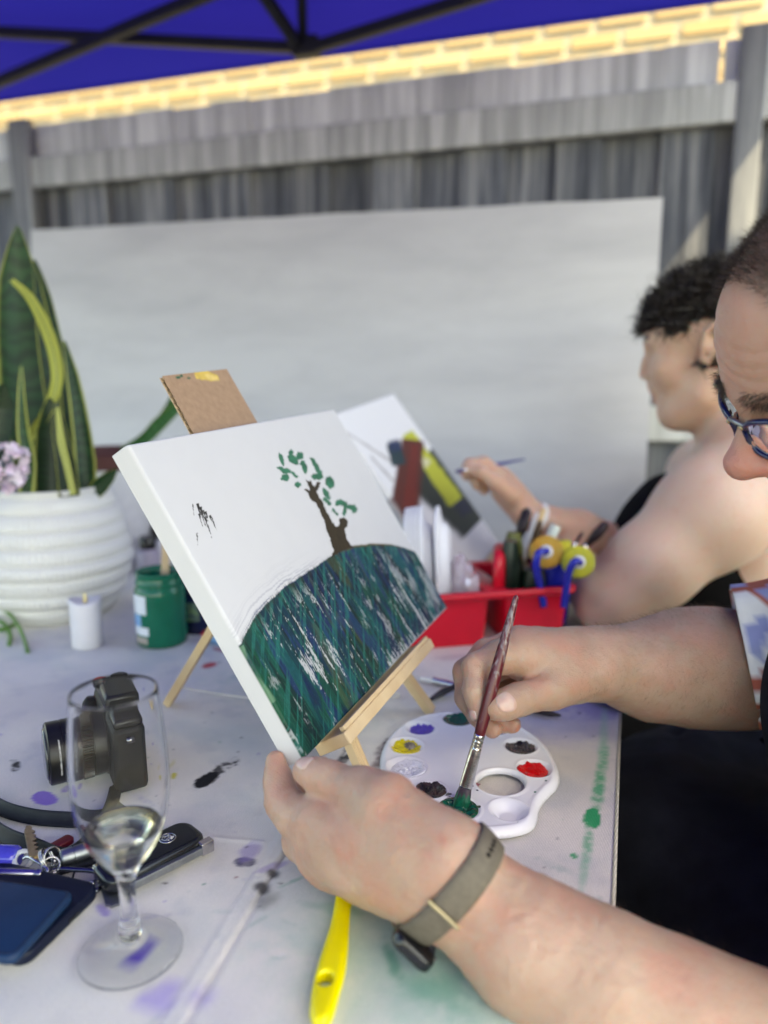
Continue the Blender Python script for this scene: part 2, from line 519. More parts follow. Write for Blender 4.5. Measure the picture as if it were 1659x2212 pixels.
def rail(z, h=0.085, t=0.030, d=FD - 0.0245):
    a, b = s_lpost - 1.3, s_rpost + 1.6
    V, F = obox(fence((a + b) / 2, d, z), FA, FN, (0, 0, 1), (b - a) / 2, t / 2, h / 2)
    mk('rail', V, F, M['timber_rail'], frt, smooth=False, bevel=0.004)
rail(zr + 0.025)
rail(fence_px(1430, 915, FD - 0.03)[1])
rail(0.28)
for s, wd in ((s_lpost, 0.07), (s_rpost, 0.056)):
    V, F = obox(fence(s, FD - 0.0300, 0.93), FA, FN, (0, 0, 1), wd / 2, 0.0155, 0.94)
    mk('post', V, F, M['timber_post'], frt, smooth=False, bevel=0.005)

# white painted board leaning on the fence
m, N, L, B = newmat('white_board_paint')
B.inputs['Roughness'].default_value = 0.6
tc = N.new('ShaderNodeTexCoord'); mp = N.new('ShaderNodeMapping'); mp.inputs['Rotation'].default_value = (0, 0.35, 0); mp.inputs['Scale'].default_value = (1.3, 4, 6.5)
nz = N.new('ShaderNodeTexNoise'); nz.inputs['Scale'].default_value = 1.6; nz.inputs['Detail'].default_value = 8; nz.inputs['Roughness'].default_value = 0.62; nz.inputs['Distortion'].default_value = 0.35
cr = N.new('ShaderNodeValToRGB')
cr.color_ramp.elements[0].position = 0.25; cr.color_ramp.elements[0].color = (0.395, 0.395, 0.41, 1)
cr.color_ramp.elements[1].position = 0.62; cr.color_ramp.elements[1].color = (0.50, 0.50, 0.508, 1)
L.new(tc.outputs['Object'], mp.inputs[0]); L.new(mp.outputs[0], nz.inputs[0]); L.new(nz.outputs['Fac'], cr.inputs[0]); L.new(cr.outputs[0], B.inputs['Base Color'])
bp = N.new('ShaderNodeBump'); bp.inputs['Strength'].default_value = 0.2; L.new(nz.outputs['Fac'], bp.inputs['Height']); L.new(bp.outputs[0], B.inputs['Normal'])
bd_t = FD - 0.165; bd_b = FD - 0.30
p_tl = PLN(70, 498, FN, bd_t); p_tr = PLN(1432, 428, FN, bd_t)
ztop = (p_tl[2] + p_tr[2]) / 2
sl, sr = p_tl @ FA, p_tr @ FA
tl = fence(sl, bd_t, p_tl[2]); tr = fence(sr, bd_t, p_tr[2])
bl = fence(sl, bd_b, p_tl[2] - 1.22); br = fence(sr - 0.005, bd_b, p_tr[2] - 1.22)
bn = nrm(np.cross(tr - tl, bl - tl))
pts = []
for (a, b) in ((bl, br), (br, tr), (tr, tl), (tl, bl)):
    for q in np.linspace(0, 1, 14)[:-1]:
        pts.append(a + (b - a) * q + np.array([0, 0, random.uniform(-.002, .002)]))
V, F = prism(pts, bn, -0.006, 0.006)
brd = mk('white_board', V, F, m, smooth=False, label='large white painted board with scuffed edges leaning on the grey fence', cat='board')

# house wall of cream bricks beyond the fence
M['brick'] = None
m, N, L, B = newmat('brick_face'); B.inputs['Roughness'].default_value = 0.9
oi = N.new('ShaderNodeObjectInfo'); cr = N.new('ShaderNodeValToRGB')
cr.color_ramp.elements[0].color = (0.38, 0.26, 0.12, 1); cr.color_ramp.elements[1].color = (0.46, 0.34, 0.18, 1)
tc = N.new('ShaderNodeTexCoord'); nz = N.new('ShaderNodeTexNoise'); nz.inputs['Scale'].default_value = 22; nz.inputs['Detail'].default_value = 5
ad = N.new('ShaderNodeMath'); ad.operation = 'MULTIPLY_ADD'; ad.inputs[1].default_value = 0.5; 
L.new(nz.outputs['Fac'], ad.inputs[0]); L.new(oi.outputs['Random'], ad.inputs[2]); L.new(tc.outputs['Object'], nz.inputs['Vector'])
mm = N.new('ShaderNodeMath'); mm.operation = 'SUBTRACT'; mm.inputs[1].default_value = 0.25
L.new(ad.outputs[0], mm.inputs[0]); L.new(mm.outputs[0], cr.inputs[0]); L.new(cr.outputs[0], B.inputs['Base Color'])
M['brick'] = m
M['mortar'] = mat('mortar', (0.42, 0.37, 0.26), 0.95, var=0.1, scale=30, bump=0.3, bscale=200)
WD = 3.85
wall_z0, wall_h = 0.0, 4.2
wr = root('brick_house', fence(-1, WD, 0), 'sunlit cream and orange brick house wall beyond the fence', 'house')
V, F = obox(fence(0, WD + 0.11, wall_h / 2), FA, FN, (0, 0, 1), 9, 0.10, wall_h / 2)
mk('wall', V, F, M['mortar'], wr, smooth=False)
bm_ = box_mesh('brick', 0.205, 0.020, 0.052, M['brick'])
zc = PLN(830, 148, FN, WD)[2]
kc = 0
s_lo = PLN(-60, 200, FN, WD) @ FA; s_hi = PLN(1720, 50, FN, WD) @ FA
zlo = min(PLN(0, 262, FN, WD)[2], PLN(1659, 90, FN, WD)[2]) - 0.06; zhi = max(PLN(0, 205, FN, WD)[2], PLN(1659, 0, FN, WD)[2]) + 0.06
cz = zc
while cz > zlo: cz -= 0.086
row = 0
while cz < zhi:
    s = s_lo + (0.12 if row % 2 else 0)
    while s < s_hi:
        place('brick', bm_, fence(s, WD + 0.002, cz - 0.026), wr); s += 0.24
    cz += 0.086; row += 1
# the bricks that show through the broken palings, and the rest of the wall as one coursed mass
sa, _ = fence_px(1430, 700, WD); sb, _ = fence_px(1680, 700, WD)
VV, FF = [], []
parts = []
cz = 0.10; row = 0
while cz < zlo - 0.06:
    s = sa - 0.4 + (0.12 if row % 2 else 0)
    while s < sb + 0.5:
        parts.append(obox(fence(s, WD + 0.004, cz), FA, FN, (0, 0, 1), 0.1025, 0.008, 0.026)); s += 0.24
    cz += 0.086; row += 1
V, F = join(*parts)
mk('brickwork', V, F, M['brick'], wr, smooth=False, kind='stuff')

# gazebo: blue canopy, dark truss
m, N, L, B = newmat('blue_canopy_fabric')
B.inputs['Base Color'].default_value = (0.020, 0.018, 0.36, 1); B.inputs['Roughness'].default_value = 0.8
tr_ = N.new('ShaderNodeBsdfTranslucent'); tr_.inputs['Color'].default_value = (0.030, 0.010, 0.46, 1)
tcn = N.new('ShaderNodeTexCoord'); nzz = N.new('ShaderNodeTexNoise'); nzz.inputs['Scale'].default_value = 1.1; nzz.inputs['Detail'].default_value = 3
crr = N.new('ShaderNodeValToRGB'); crr.color_ramp.elements[0].position = 0.35; crr.color_ramp.elements[1].position = 0.7
crr.color_ramp.elements[0].color = (0.010, 0.014, 0.44, 1); crr.color_ramp.elements[1].color = (0.030, 0.012, 0.50, 1)
L.new(tcn.outputs['Object'], nzz.inputs['Vector']); L.new(nzz.outputs['Fac'], crr.inputs[0]); L.new(crr.outputs[0], tr_.inputs['Color'])
mx = N.new('ShaderNodeMixShader'); mx.inputs[0].default_value = 0.15
L.new(B.outputs[0], mx.inputs[1]); L.new(tr_.outputs[0], mx.inputs[2]); L.new(mx.outputs[0], N['Material Output'].inputs[0])
M['canopy'] = m
CD = 2.0
e0 = PLN(0, 208, FN, CD); e1 = PLN(1659, 2, FN, CD)
zed = lambda s: e0[2] + (e1[2] - e0[2]) * (s - e0 @ FA) / ((e1 - e0) @ FA)
sJ = float(PLN(660, 108, FN, CD) @ FA)
zE = zed(sJ)
s_r = sA + (zE - zA) / slope
s_l, D_far, D_near = 2 * sJ - s_r, CD, -2.1
print('canopy', s_r, s_l, zE, slope, sA, zA)
peak = fence(sJ, 0.60, zE + 0.73)
gz = root('gazebo', fence(sJ, 0.45, 0), 'blue pop-up gazebo with a dark folding truss over the table', 'gazebo')
c = [fence(s_l, D_far, zE), fence(s_r, D_far, zE), fence(s_r, D_near, zE), fence(s_l, D_near, zE)]
NN = 16
Vc, Fc = [], []
for q in range(4):
    a, b = c[q], c[(q + 1) % 4]
    base = len(Vc)
    for i in range(NN + 1):
        for j in range(NN + 1):
            t = j / NN
            edge = a + (b - a) * (i / NN)
            p = edge + (peak - edge) * t
            sag = 0.02 * math.sin(math.pi * i / NN) * (1 - t) * (1 if q else 0.3)
            Vc.append(p + np.array([0, 0, -sag if q else 0]))
    for i in range(NN):
        for j in range(NN):
            Fc.append((base + i * (NN + 1) + j, base + (i + 1) * (NN + 1) + j, base + (i + 1) * (NN + 1) + j + 1, base + i * (NN + 1) + j + 1))
cn = mk('canopy', np.array(Vc), Fc, M['canopy'], gz)
# hem of the canopy edge
V, F = tube([c[0], c[1], c[2], c[3]], 0.006, 6, closed=True)
mk('hem', V, F, M['canopy'], gz)
# truss bars hang a little under the far roof face
fn_ = nrm(np.cross(c[1] - c[0], peak - c[0]))
if fn_[2] > 0: fn_ = -fn_
p0 = c[0] + fn_ * 0.055
def tr_px(x, y, dz=0.0): return PLW(x, y, fn_, p0 + fn_ * dz)
bars = [((-420, 48), (655, 104), 0), ((-260, 285), (420, 0), .03), ((420, 0), (760, -145), .03), ((655, 104), (645, -260), 0), ((640, 92), (520, -85), .03),
        ((668, 106), (1010, 0), .03), ((1010, 0), (1350, -112), .03)]
for (a, b, dz) in bars:
    V, F = bar(tr_px(*a, dz), tr_px(*b, dz), 0.024, 0.026)
    mk('truss_bar', V, F, M['truss'], gz, smooth=False, bevel=0.003)
V, F = obox(tr_px(662, 102, 0.02), FA, FN, (0, 0, 1), 0.035, 0.02, 0.022)
mk('truss_joint', V, F, M['truss'], gz, smooth=False, bevel=0.005)
def gaz_legs(cs, ctr, g_):
    for cc in cs:
        q = cc + (ctr - cc) * np.array([1, 1, 0]) * 0.02
        V, F = obox((q[0], q[1], zE / 2), FA, FN, (0, 0, 1), 0.017, 0.017, zE / 2 - 0.004)
        mk('leg', V, F, M['truss'], g_, smooth=False)
gaz_legs(c, fence(sJ, .45, 0), gz)
# a cream shade sail added out of view; keeps sun off the people, not the fence
zb2 = fence_px(1490, 600, FD)[1]
M['blocker'] = mat('blocker', (0.42, 0.38, 0.30), 0.8, var=0.06, scale=8)
up_ = 1.95
def blocker_pt(s, D): return fence(s + 0.674 * up_, D - 0.60 * up_, zE + up_)
Df2 = FD - (zE - zb2) * 0.60
q4 = [blocker_pt(s_r - .02, Df2), blocker_pt(s_r + 1.15, Df2), blocker_pt(s_r + 1.15, -.70), blocker_pt(s_r - .02, -.70)]
sl_ = root('sun_blocker', np.array([q4[0][0], q4[0][1], 0]), 'cream shade sail added out of view to keep sun off the people and table', 'shade sail')
V, F = prism(q4, np.array([0, 0, 1.0]), -.002, .002); mk('blocker', V, F, M['blocker'], sl_, smooth=False)
for q in q4[1:3]:
    V, F = tube([np.array([q[0] + .3, q[1], 0]), np.array([q[0] + .3, q[1], q[2] + .1])], .04, 12); mk('pole', V, F, M['truss'], sl_)
    V, F = tube([np.array([q[0] + .3, q[1], q[2] + .05]), q], .004, 6); mk('rope', V, F, M['cord_white'] , sl_)
# ------------------------------------------------------------------ table and painters' drop cloth
TE = nrm(T(1320, 1970) - T(1337, 1540)) * -1.0     # along the table's right edge, away from the camera
TE = nrm(np.array([TE[0], TE[1], 0])); TQ = np.array([TE[1], -TE[0], 0])   # TQ points to the right of the edge
TP0 = T(1337, 1540)
TROT = math.atan2(TQ[1], TQ[0])
def tab(u, v, z=0.0):          # u along the edge, v to the left of it
    return TP0 + TE * u - TQ * v + np.array([0, 0, z])
tb = root('trestle_table', (tab(0, 0.6)[0], tab(0, 0.6)[1], 0), 'long trestle table under the stained drop cloth', 'table')
V, F = obox(tab(0.05, 0.78, -0.019), TQ, TE, (0, 0, 1), 0.755, 0.72, 0.014)
M['table_top'] = mat('table_top', (0.5, 0.5, 0.48), 0.5, var=0.05)
mk('table_top', V, F, M['table_top'], tb, smooth=False, bevel=0.004)
for u_, v_ in ((-0.55, 0.12), (0.65, 0.12), (-0.55, 1.4), (0.65, 1.4)):
    V, F = tube([tab(u_, v_, -TZ), tab(u_, v_, -0.034)], 0.014, 10)
    mk('leg', V, F, M['steel'], tb)

nf = lambda a, b, st: list(np.arange(a, b, st))
ug = np.array(nf(-0.72, -0.46, 0.012) + nf(-0.46, 0.24, 0.0021) + nf(0.24, 0.78, 0.012))
vg = np.array(nf(0.0, 0.64, 0.0021) + nf(0.64, 1.5, 0.012))
hang = [(-0.14, -0.004), (-0.12, -0.003), (-0.09, -0.002), (-0.06, 0.0), (-0.03, 0.002), (-0.012, 0.003), (-0.006, 0.003), (-0.0025, 0.002)]
UU, VV_ = np.meshgrid(ug, vg, indexing='ij')
P = TP0[None, None] + UU[..., None] * TE - VV_[..., None] * TQ
xy = P.reshape(-1, 3)
px, dep = proj(xy)
X, Y = px[:, 0], px[:, 1]
uu = UU.ravel(); vv = VV_.ravel()
# ---- colour of the cloth: bare canvas plus every spill seen on it
C = np.tile(np.array([0.79, 0.75, 0.685]), (len(xy), 1))
n1 = noise2(uu, vv, 7, 7, 1.0, 4); n2 = noise2(uu, vv, 16, 16, 5.0, 4)
C *= (0.88 + 0.24 * n1)[:, None]
gry = noise2(uu, vv, 42, 42, 77, 4); C = mixc(C, (0.50, 0.50, 0.51), 0.35 * sstep(0.55, 0.72, gry))
C = mixc(C, (0.62, 0.605, 0.60), 0.55 * sstep(0.52, 0.72, n2))
n3 = noise2(uu, vv, 11, 11, 9.0, 4)
C = mixc(C, (0.52, 0.58, 0.57), 0.40 * sstep(0.56, 0.75, n3))
n4 = noise2(uu, vv, 9, 9, 13.0, 4)
C = mixc(C, (0.60, 0.55, 0.60), 0.25 * sstep(0.57, 0.74, n4))
rag = noise2(uu, vv, 90, 90, 2.0, 3); rag2 = noise2(uu, vv, 260, 260, 3.0, 2)
streak = noise2(uu, vv, 150, 150, 4.0, 2)
def stain(cx, cy, ax, ay, bx, by, col, op=1.0, edge=0.12, ragged=0.5, gr=0.0, pw=2.0):
    """soft or ragged ellipse on the cloth; centre and two half axes given where they appear in the photograph"""
    global C
    c0 = T(cx, cy); a = T(cx + ax, cy + ay) - c0; b = T(cx + bx, cy + by) - c0
    Mx = np.array([[a[0], b[0]], [a[1], b[1]]]); Mi = np.linalg.inv(Mx)
    d = xy[:, :2] - c0[:2]
    q = d @ Mi.T
    r = np.sqrt((np.abs(q) ** pw).sum(1))
    near = r < 2.5
    if not near.any(): return
    rr = r[near] + ragged * (rag[near] - 0.5) + 0.35 * ragged * (rag2[near] - 0.5)
    m_ = op * (1 - sstep(1 - edge, 1 + edge, rr))
    if gr: m_ = m_ * (1 - gr * sstep(0.46, 0.60, rag2[near]))
    C[near] = mixc(C[near], col, m_)
BLK = (0.012, 0.012, 0.016); PUR = (0.27, 0.17, 0.62); GRN = (0.03, 0.36, 0.14)
# broad faint washes first
stain(900, 2090, 230, 30, -30, 150, (0.30, 0.52, 0.42), 0.62, 0.75, 0.9)
stain(1060, 2160, 160, 20, -20, 90, (0.32, 0.55, 0.45), 0.5, 0.8, 0.9)
stain(800, 1990, 150, 20, -20, 90, (0.42, 0.58, 0.52), 0.45, 0.8, 0.9)
stain(640, 1960, 130, 20, -20, 80, (0.46, 0.56, 0.58), 0.4, 0.8, 0.9)
stain(640, 1500, 160, 30, -20, 40, (0.44, 0.54, 0.52), 0.45, 0.8, 0.9)
stain(1290, 1525, 90, 12, -20, 26, (0.16, 0.13, 0.36), 0.75, 0.55, 0.9)
stain(1230, 1560, 120, 10, -20, 40, (0.42, 0.37, 0.58), 0.5, 0.7, 0.9)
stain(840, 1470, 120, 10, -10, 50, (0.58, 0.54, 0.57), 0.6, 0.8, 0.8)
stain(560, 1590, 120, 10, -10, 50, (0.54, 0.58, 0.59), 0.5, 0.8, 0.8)
stain(690, 1620, 70, -70, 10, 14, (0.18, 0.18, 0.18), 0.4, 0.7, 1.0)  # dark grey line: the seam's shadow carried on in colour, not a wash
stain(850, 2080, 14, 46, 14, -4, (0.03, 0.26, 0.16), 0.65, 0.5, 1.2)
stain(940, 2140, 60, 16, -10, 34, (0.10, 0.36, 0.24), 0.5, 0.7, 1.2)
stain(1090, 2178, 40, 10, -8, 20, (0.16, 0.10, 0.11), 0.5, 0.6, 1.0)
stain(720, 1960, 60, 10, -8, 10, (0.10, 0.32, 0.27), 0.35, 0.5, 1.2)
# green along the right edge
stain(1303, 1600, -4, 75, 9, 0, (0.34, 0.60, 0.44), 0.55, 0.8, 0.5)
stain(1300, 1655, -8, 55, 11, 0, (0.12, 0.45, 0.24), 0.75, 0.6, 0.7, 0.5)
stain(1292, 1712, -6, 46, 12, 0, (0.08, 0.42, 0.20), 0.8, 0.6, 0.7, 0.5)
stain(1280, 1770, 4, 24, 20, -4, GRN, 1.0, 0.12, 0.9, 0.0)
stain(1270, 1815, -3, 40, 11, 0, (0.10, 0.44, 0.22), 0.75, 0.6, 0.7, 0.5)
stain(1262, 1880, -6, 44, 9, 0, (0.2, 0.5, 0.32), 0.55, 0.7, 0.6, 0.2)
stain(1240, 1850, 2, 6, 6, 0, GRN, 0.9, 0.3, 1.2, 0.0)
# black, purple, yellow and red marks
stain(444, 1684, 27, -15, 6, 11, BLK, 1.0, 0.08, 0.55)
stain(486, 1655, 32, -14, 6, 9, BLK, 0.9, 0.2, 1.1, 0.85)
stain(32, 1656, 9, -2, 2, 13, BLK, 0.95, 0.15, 1.3, 0.7)
stain(96, 1724, 27, 3, -3, 15, PUR, 0.95, 0.07, 0.3)
stain(143, 1703, 14, -6, 2, 6, PUR, 0.8, 0.2, 0.9, 0.3)
stain(376, 1676, 5, -3, 2, 7, (0.62, 0.56, 0.05), 0.9, 0.2, 1.0)
stain(372, 1650, 6, -8, 3, 3, (0.6, 0.55, 0.2), 0.5, 0.3, 1.0)
stain(528, 1861, 24, 2, -4, 10, (0.035, 0.03, 0.10), 0.9, 0.12, 0.8, 0.2)
stain(540, 1836, 22, -16, 8, 14, (0.32, 0.25, 0.55), 0.6, 0.4, 1.0)
stain(590, 1872, 34, -12, 2, 6, (0.30, 0.20, 0.52), 0.5, 0.4, 1.0)
stain(567, 1919, 17, 0, 0, 12, (0.03, 0.03, 0.035), 0.9, 0.45, 0.6)
stain(591, 1887, 13, 0, 0, 9, (0.03, 0.03, 0.035), 0.85, 0.5, 0.6)
stain(575, 1945, 26, -8, 3, 14, (0.14, 0.14, 0.13), 0.55, 0.7, 1.0)
stain(632, 1838, 12, 4, -2, 7, BLK, 0.95, 0.15, 1.2, 0.4)
stain(655, 1850, 6, 2, -2, 4, BLK, 0.9, 0.2, 1.2, 0.4)
stain(300, 2066, 30, -18, 8, 16, (0.09, 0.04, 0.50), 0.95, 0.35, 0.8)
stain(224, 1968, 12, 10, -6, 8, (0.28, 0.20, 0.58), 0.7, 0.4, 0.9)
stain(346, 2152, 44, -14, 20, 24, (0.40, 0.31, 0.68), 0.7, 0.35, 0.9)
stain(436, 2156, 30, -4, 2, 16, (0.44, 0.36, 0.68), 0.55, 0.45, 0.9)
stain(357, 1908, 4, 0, 0, 3, (0.03, 0.01, 0.01), 0.9, 0.3, 0.5)
stain(509, 1895, 4, 0, 0, 3, (0.25, 0.04, 0.03), 0.8, 0.3, 0.5)
stain(452, 1437, 16, -4, 2, 5, (0.55, 0.03, 0.05), 0.9, 0.25, 0.8)
stain(474, 1404, 14, 4, -2, 4, (0.5, 0.10, 0.10), 0.7, 0.4, 0.8)
stain(827, 1614, 12, -16, 8, 6, (0.07, 0.02, 0.02), 0.75, 0.4, 1.0, 0.4)
stain(815, 1650, 10, -18, 8, 4, (0.10, 0.03, 0.025), 0.6, 0.5, 1.0, 0.5)
stain(742, 1640, 20, -14, 6, 6, BLK, 0.9, 0.3, 1.1, 0.3)
stain(1430 - 430, 1418, 60, -6, 0, 6, (0.42, 0.25, 0.30), 0.35, 0.6, 1.0)
stain(640, 1900, 30, -14, 2, 3, (0.07, 0.33, 0.24), 0.5, 0.5, 1.2, 0.3)
stain(610, 1790, 6, 24, 4, 0, (0.10, 0.38, 0.28), 0.45, 0.5, 1.2, 0.3)
for _ in range(170):
    sx, sy = random.uniform(0, 1330), random.uniform(1430, 2200)
    q = random.random()
    col = BLK if q < 0.5 else ((0.1, 0.3, 0.2) if q < 0.65 else ((0.3, 0.22, 0.5) if q < 0.8 else (0.72, 0.72, 0.74)))
    r_ = random.uniform(1.2, 3.6)
    stain(sx, sy, r_, random.uniform(-1, 1), random.uniform(-1, 1), r_ * .7, col, random.uniform(.3, .9), 0.4, 0.9)
for _ in range(46):
    sx, sy = random.uniform(300, 1330), random.uniform(1430, 2200)
    q = random.random()
    col = (0.25, 0.42, 0.38) if q < 0.45 else ((0.33, 0.28, 0.5) if q < 0.75 else (0.3, 0.3, 0.3))
    a_ = random.uniform(-.6, .6); l_ = random.uniform(10, 40)
    stain(sx, sy, l_, l_ * a_, -3, random.uniform(2, 8), col, random.uniform(.15, .4), 0.6, 1.4, 0.6)
# ---- relief: slack ripples and the stitched seam
hz = 0.0016 * (noise2(uu, vv, 5, 5, 21, 2) - 0.5) * 2 + 0.0009 * (noise2(uu, vv, 22, 10, 25, 2) - 0.5)
S0, S1, S2 = T(370, 2212), T(620, 1800), T(745, 1640)
sdv = nrm((S1 - S0)[:2]); snv = np.array([sdv[1], -sdv[0]])
ds = (xy[:, :2] - S0[:2]) @ snv + 0.0012 * (noise2(uu, vv, 9, 9, 31, 2) - .5)
band = np.exp(-(ds / 0.0062) ** 4)
hz = hz + 0.0007 * band + 0.0006 * np.exp(-((ds - 0.0045) / 0.0012) ** 2) + 0.0006 * np.exp(-((ds + 0.0045) / 0.0012) ** 2) - 0.0011 * np.exp(-((ds - 0.0085) / 0.0014) ** 2)
C = mixc(C, (0.80, 0.78, 0.76), 0.06 * band)
C = mixc(C, (0.86, 0.84, 0.82), 0.16 * np.maximum(np.exp(-((ds - 0.0045) / 0.0011) ** 2), np.exp(-((ds + 0.0045) / 0.0011) ** 2)) * sstep(.3, .55, rag))
C = mixc(C, (0.05, 0.05, 0.05), 0.5 * np.exp(-((ds - 0.0078) / 0.0014) ** 2) * sstep(0.40, 0.60, noise2(uu, vv, 30, 30, 41, 3)))  # broken dark line paints the shadow beside the seam
stitch = np.exp(-((ds + 0.0045) / 0.0006) ** 2) * (np.sin(uu * 2200) > 0)
hz = hz - 0.0006 * stitch
# a crease running across (left of the hand)
K0, K1 = T(370, 1802), T(560, 1818)
kd = nrm((K1 - K0)[:2]); kn = np.array([kd[1], -kd[0]])
dk = (xy[:, :2] - K0[:2]) @ kn; tk = (xy[:, :2] - K0[:2]) @ kd
hz = hz + 0.0007 * np.exp(-(dk / 0.0022) ** 2) * ((tk > -0.2) & (tk < 0.08))
# the bigger slack rise near the easel
Pz = xy.copy(); Pz[:, 2] += hz
nu, nv = len(ug), len(vg)
F = gridmesh(nu, nv)
# hanging side at the right edge
HV = []; HC = []
for (dz, out) in hang:
    for i in range(nu):
        wv = 0.0015 * math.sin(ug[i] * 21) * min(1, -dz / 0.06)
        HV.append(Pz[i * nv] * np.array([1, 1, 0]) + TQ * (out + wv) + np.array([0, 0, TZ + dz])); HC.append(C[i * nv])
nh = len(hang); base = len(Pz)
FH = []
for r_ in range(nh - 1):
    for i in range(nu - 1):
        a = base + r_ * nu + i
        FH.append((a, a + 1, a + nu + 1, a + nu))
for i in range(nu - 1):
    a = base + (nh - 1) * nu + i
    FH.append((a, a + 1, (i + 1) * nv, i * nv))
Vall = np.concatenate([Pz, np.array(HV)]); Call = np.concatenate([C, np.array(HC)])
Fall = np.concatenate([F[:, ::-1], np.array(FH)])
m, N, L, B = newmat('drop_cloth')
B.inputs['Roughness'].default_value = 0.9; B.inputs['Specular IOR Level'].default_value = 0.2
a = N.new('ShaderNodeVertexColor'); a.layer_name = 'Col'
tc = N.new('ShaderNodeTexCoord'); mp = N.new('ShaderNodeMapping'); mp.inputs['Rotation'].default_value = (0, 0, -TROT + 0.12)
L.new(tc.outputs['Object'], mp.inputs[0])
w1 = N.new('ShaderNodeTexWave'); w1.wave_type = 'BANDS'; w1.bands_direction = 'X'; w1.inputs['Scale'].default_value = 260; w1.inputs['Distortion'].default_value = 1.5; w1.inputs['Detail'].default_value = 1; w1.inputs['Detail Scale'].default_value = 3
w2 = N.new('ShaderNodeTexNoise'); w2.inputs['Scale'].default_value = 900; w2.inputs['Detail'].default_value = 2
L.new(mp.outputs[0], w1.inputs[0]); L.new(mp.outputs[0], w2.inputs[0])
ad = N.new('ShaderNodeMath'); ad.operation = 'ADD'; L.new(w1.outputs['Fac'], ad.inputs[0]); L.new(w2.outputs['Fac'], ad.inputs[1])
mr = N.new('ShaderNodeMapRange'); mr.inputs[1].default_value = 0.3; mr.inputs[2].default_value = 1.7; mr.inputs[3].default_value = 0.76; mr.inputs[4].default_value = 1.14
L.new(ad.outputs[0], mr.inputs[0])
vm = N.new('ShaderNodeVectorMath'); vm.operation = 'SCALE'; L.new(a.outputs[0], vm.inputs[0]); L.new(mr.outputs[0], vm.inputs['Scale'])
L.new(vm.outputs[0], B.inputs['Base Color'])
bp = N.new('ShaderNodeBump'); bp.inputs['Strength'].default_value = 0.5; bp.inputs['Distance'].default_value = 0.0007
L.new(ad.outputs[0], bp.inputs['Height']); L.new(bp.outputs[0], B.inputs['Normal'])
cl = mk('drop_cloth', Vall, Fall, m, colors=Call, origin=tab(0, 0.5), label='off-white canvas drop cloth splashed with old paint over the table', cat='drop cloth')

# ------------------------------------------------------------------ the canvas in focus
z0 = 0.57
BL = U(660, 1639, z0)
def px_dir(p, q, vp):  # helper kept for the canvas frame
    return None
r_cam = nrm(np.array([0.417, 1.0, 0.2225])); u_cam = nrm(np.array([-0.5, 0.0, 0.866]))
def cam2w(v): return np.array([v[0], v[1] * cp + v[2] * sp, -v[1] * sp + v[2] * cp])
CR = nrm(cam2w(r_cam)); CUv = cam2w(u_cam); CUv = nrm(CUv - CR * (CUv @ CR)); CNv = np.cross(CR, CUv)
CH, CW, CT = 0.2790, 0.3655, 0.020
def canv(r, u, n=0.0): return BL + CR * r + CUv * u + CNv * n
def px_on_canvas(x, y, n=0.0):
    p = PLW(x, y, CNv, BL + CNv * n) - BL
    return p @ CR, p @ CUv
# painted canvas: front grid wraps softly over the bars
nr, nu_ = 430, 330
def soft(n, L_, e):
    """grid positions along an edge with extra rows in the rounded rims"""
    return np.linspace(0, L_, n)
gr_, gu_ = np.meshgrid(soft(nr, CW, 0), soft(nu_, CH, 0), indexing='ij')
rr = gr_.ravel(); uu = gu_.ravel()
rim = 0.0022
dn = np.zeros_like(rr)
for d_ in (rr, CW - rr, uu, CH - uu):
    q = np.clip(1 - d_ / rim, 0, 1); dn -= rim * (1 - np.sqrt(np.clip(1 - q * q, 0, 1)))
Pf = BL + rr[:, None] * CR + uu[:, None] * CUv + dn[:, None] * CNv
Q, _ = proj(Pf); X, Y = Q[:, 0], Q[:, 1]
C = np.tile(np.array([0.54, 0.54, 0.555]), (len(rr), 1))
lat = noise2(rr, uu, 60, 60, 3, 3)
C *= (0.985 + 0.03 * lat)[:, None]
# hill outline in canvas coordinates
hp = [(515, 1398), (525, 1372), (545, 1338), (572, 1306), (602, 1277), (640, 1249), (682, 1222), (722, 1197), (745, 1184), (770, 1178), (800, 1174), (830, 1174), (860, 1178), (885, 1187), (905, 1194)]
hr = np.array([px_on_canvas(*p) for p in hp]); hr = hr[np.argsort(hr[:, 0])]
wob = 0.0035 * (noise2(rr, uu, 55, 8, 8, 3) - .5)
hill = np.interp(rr, hr[:, 0], hr[:, 1]) + wob
dh = hill - uu                               # depth below the hill line, metres
# strokes run down the hill, a few cross it at a slant
tilt = rr + 0.08 * (uu - .1)
st1 = noise2(tilt, uu, 380, 28, 1.0, 3); st2 = noise2(rr + .05 * uu, uu, 170, 13, 5.0, 3); st3 = noise2(rr - .03 * uu, uu, 95, 11, 7.0, 3)
xs = noise2(rr * .7 + uu * .7, rr * .7 - uu * .7, 24, 420, 45, 3)
big = noise2(rr, uu, 30, 9, 11.0, 3); big2 = noise2(rr, uu, 24, 12, 15.0, 3); big3 = noise2(rr, uu, 38, 13, 19.0, 3)
fine = noise2(rr, uu, 1300, 420, 2.0, 2)
hin = dh > 0
def q_(f, p): return np.quantile(f[hin], p)
def top(f, p, w=.03): t = q_(f, 1 - p); return sstep(t - w, t + w, f)
pc = np.tile(np.array([0.002, 0.030, 0.056]), (len(rr), 1))
pc = mixc(pc, (0.002, 0.058, 0.040), top(big + .25 * st2, .42) * .9)
pc = mixc(pc, (0.003, 0.014, 0.066), top(big2 + .2 * st3, .34) * .85)
pc = mixc(pc, (0.002, 0.080, 0.090), top(big3 + .25 * st2, .22) * .75)
right = sstep(0.55 * CW, 0.98 * CW, rr); left = 1 - sstep(0.0, 0.20 * CW, rr)
pc = mixc(pc, (0.002, 0.105, 0.115), right * .8 * top(st3, .5, .06))
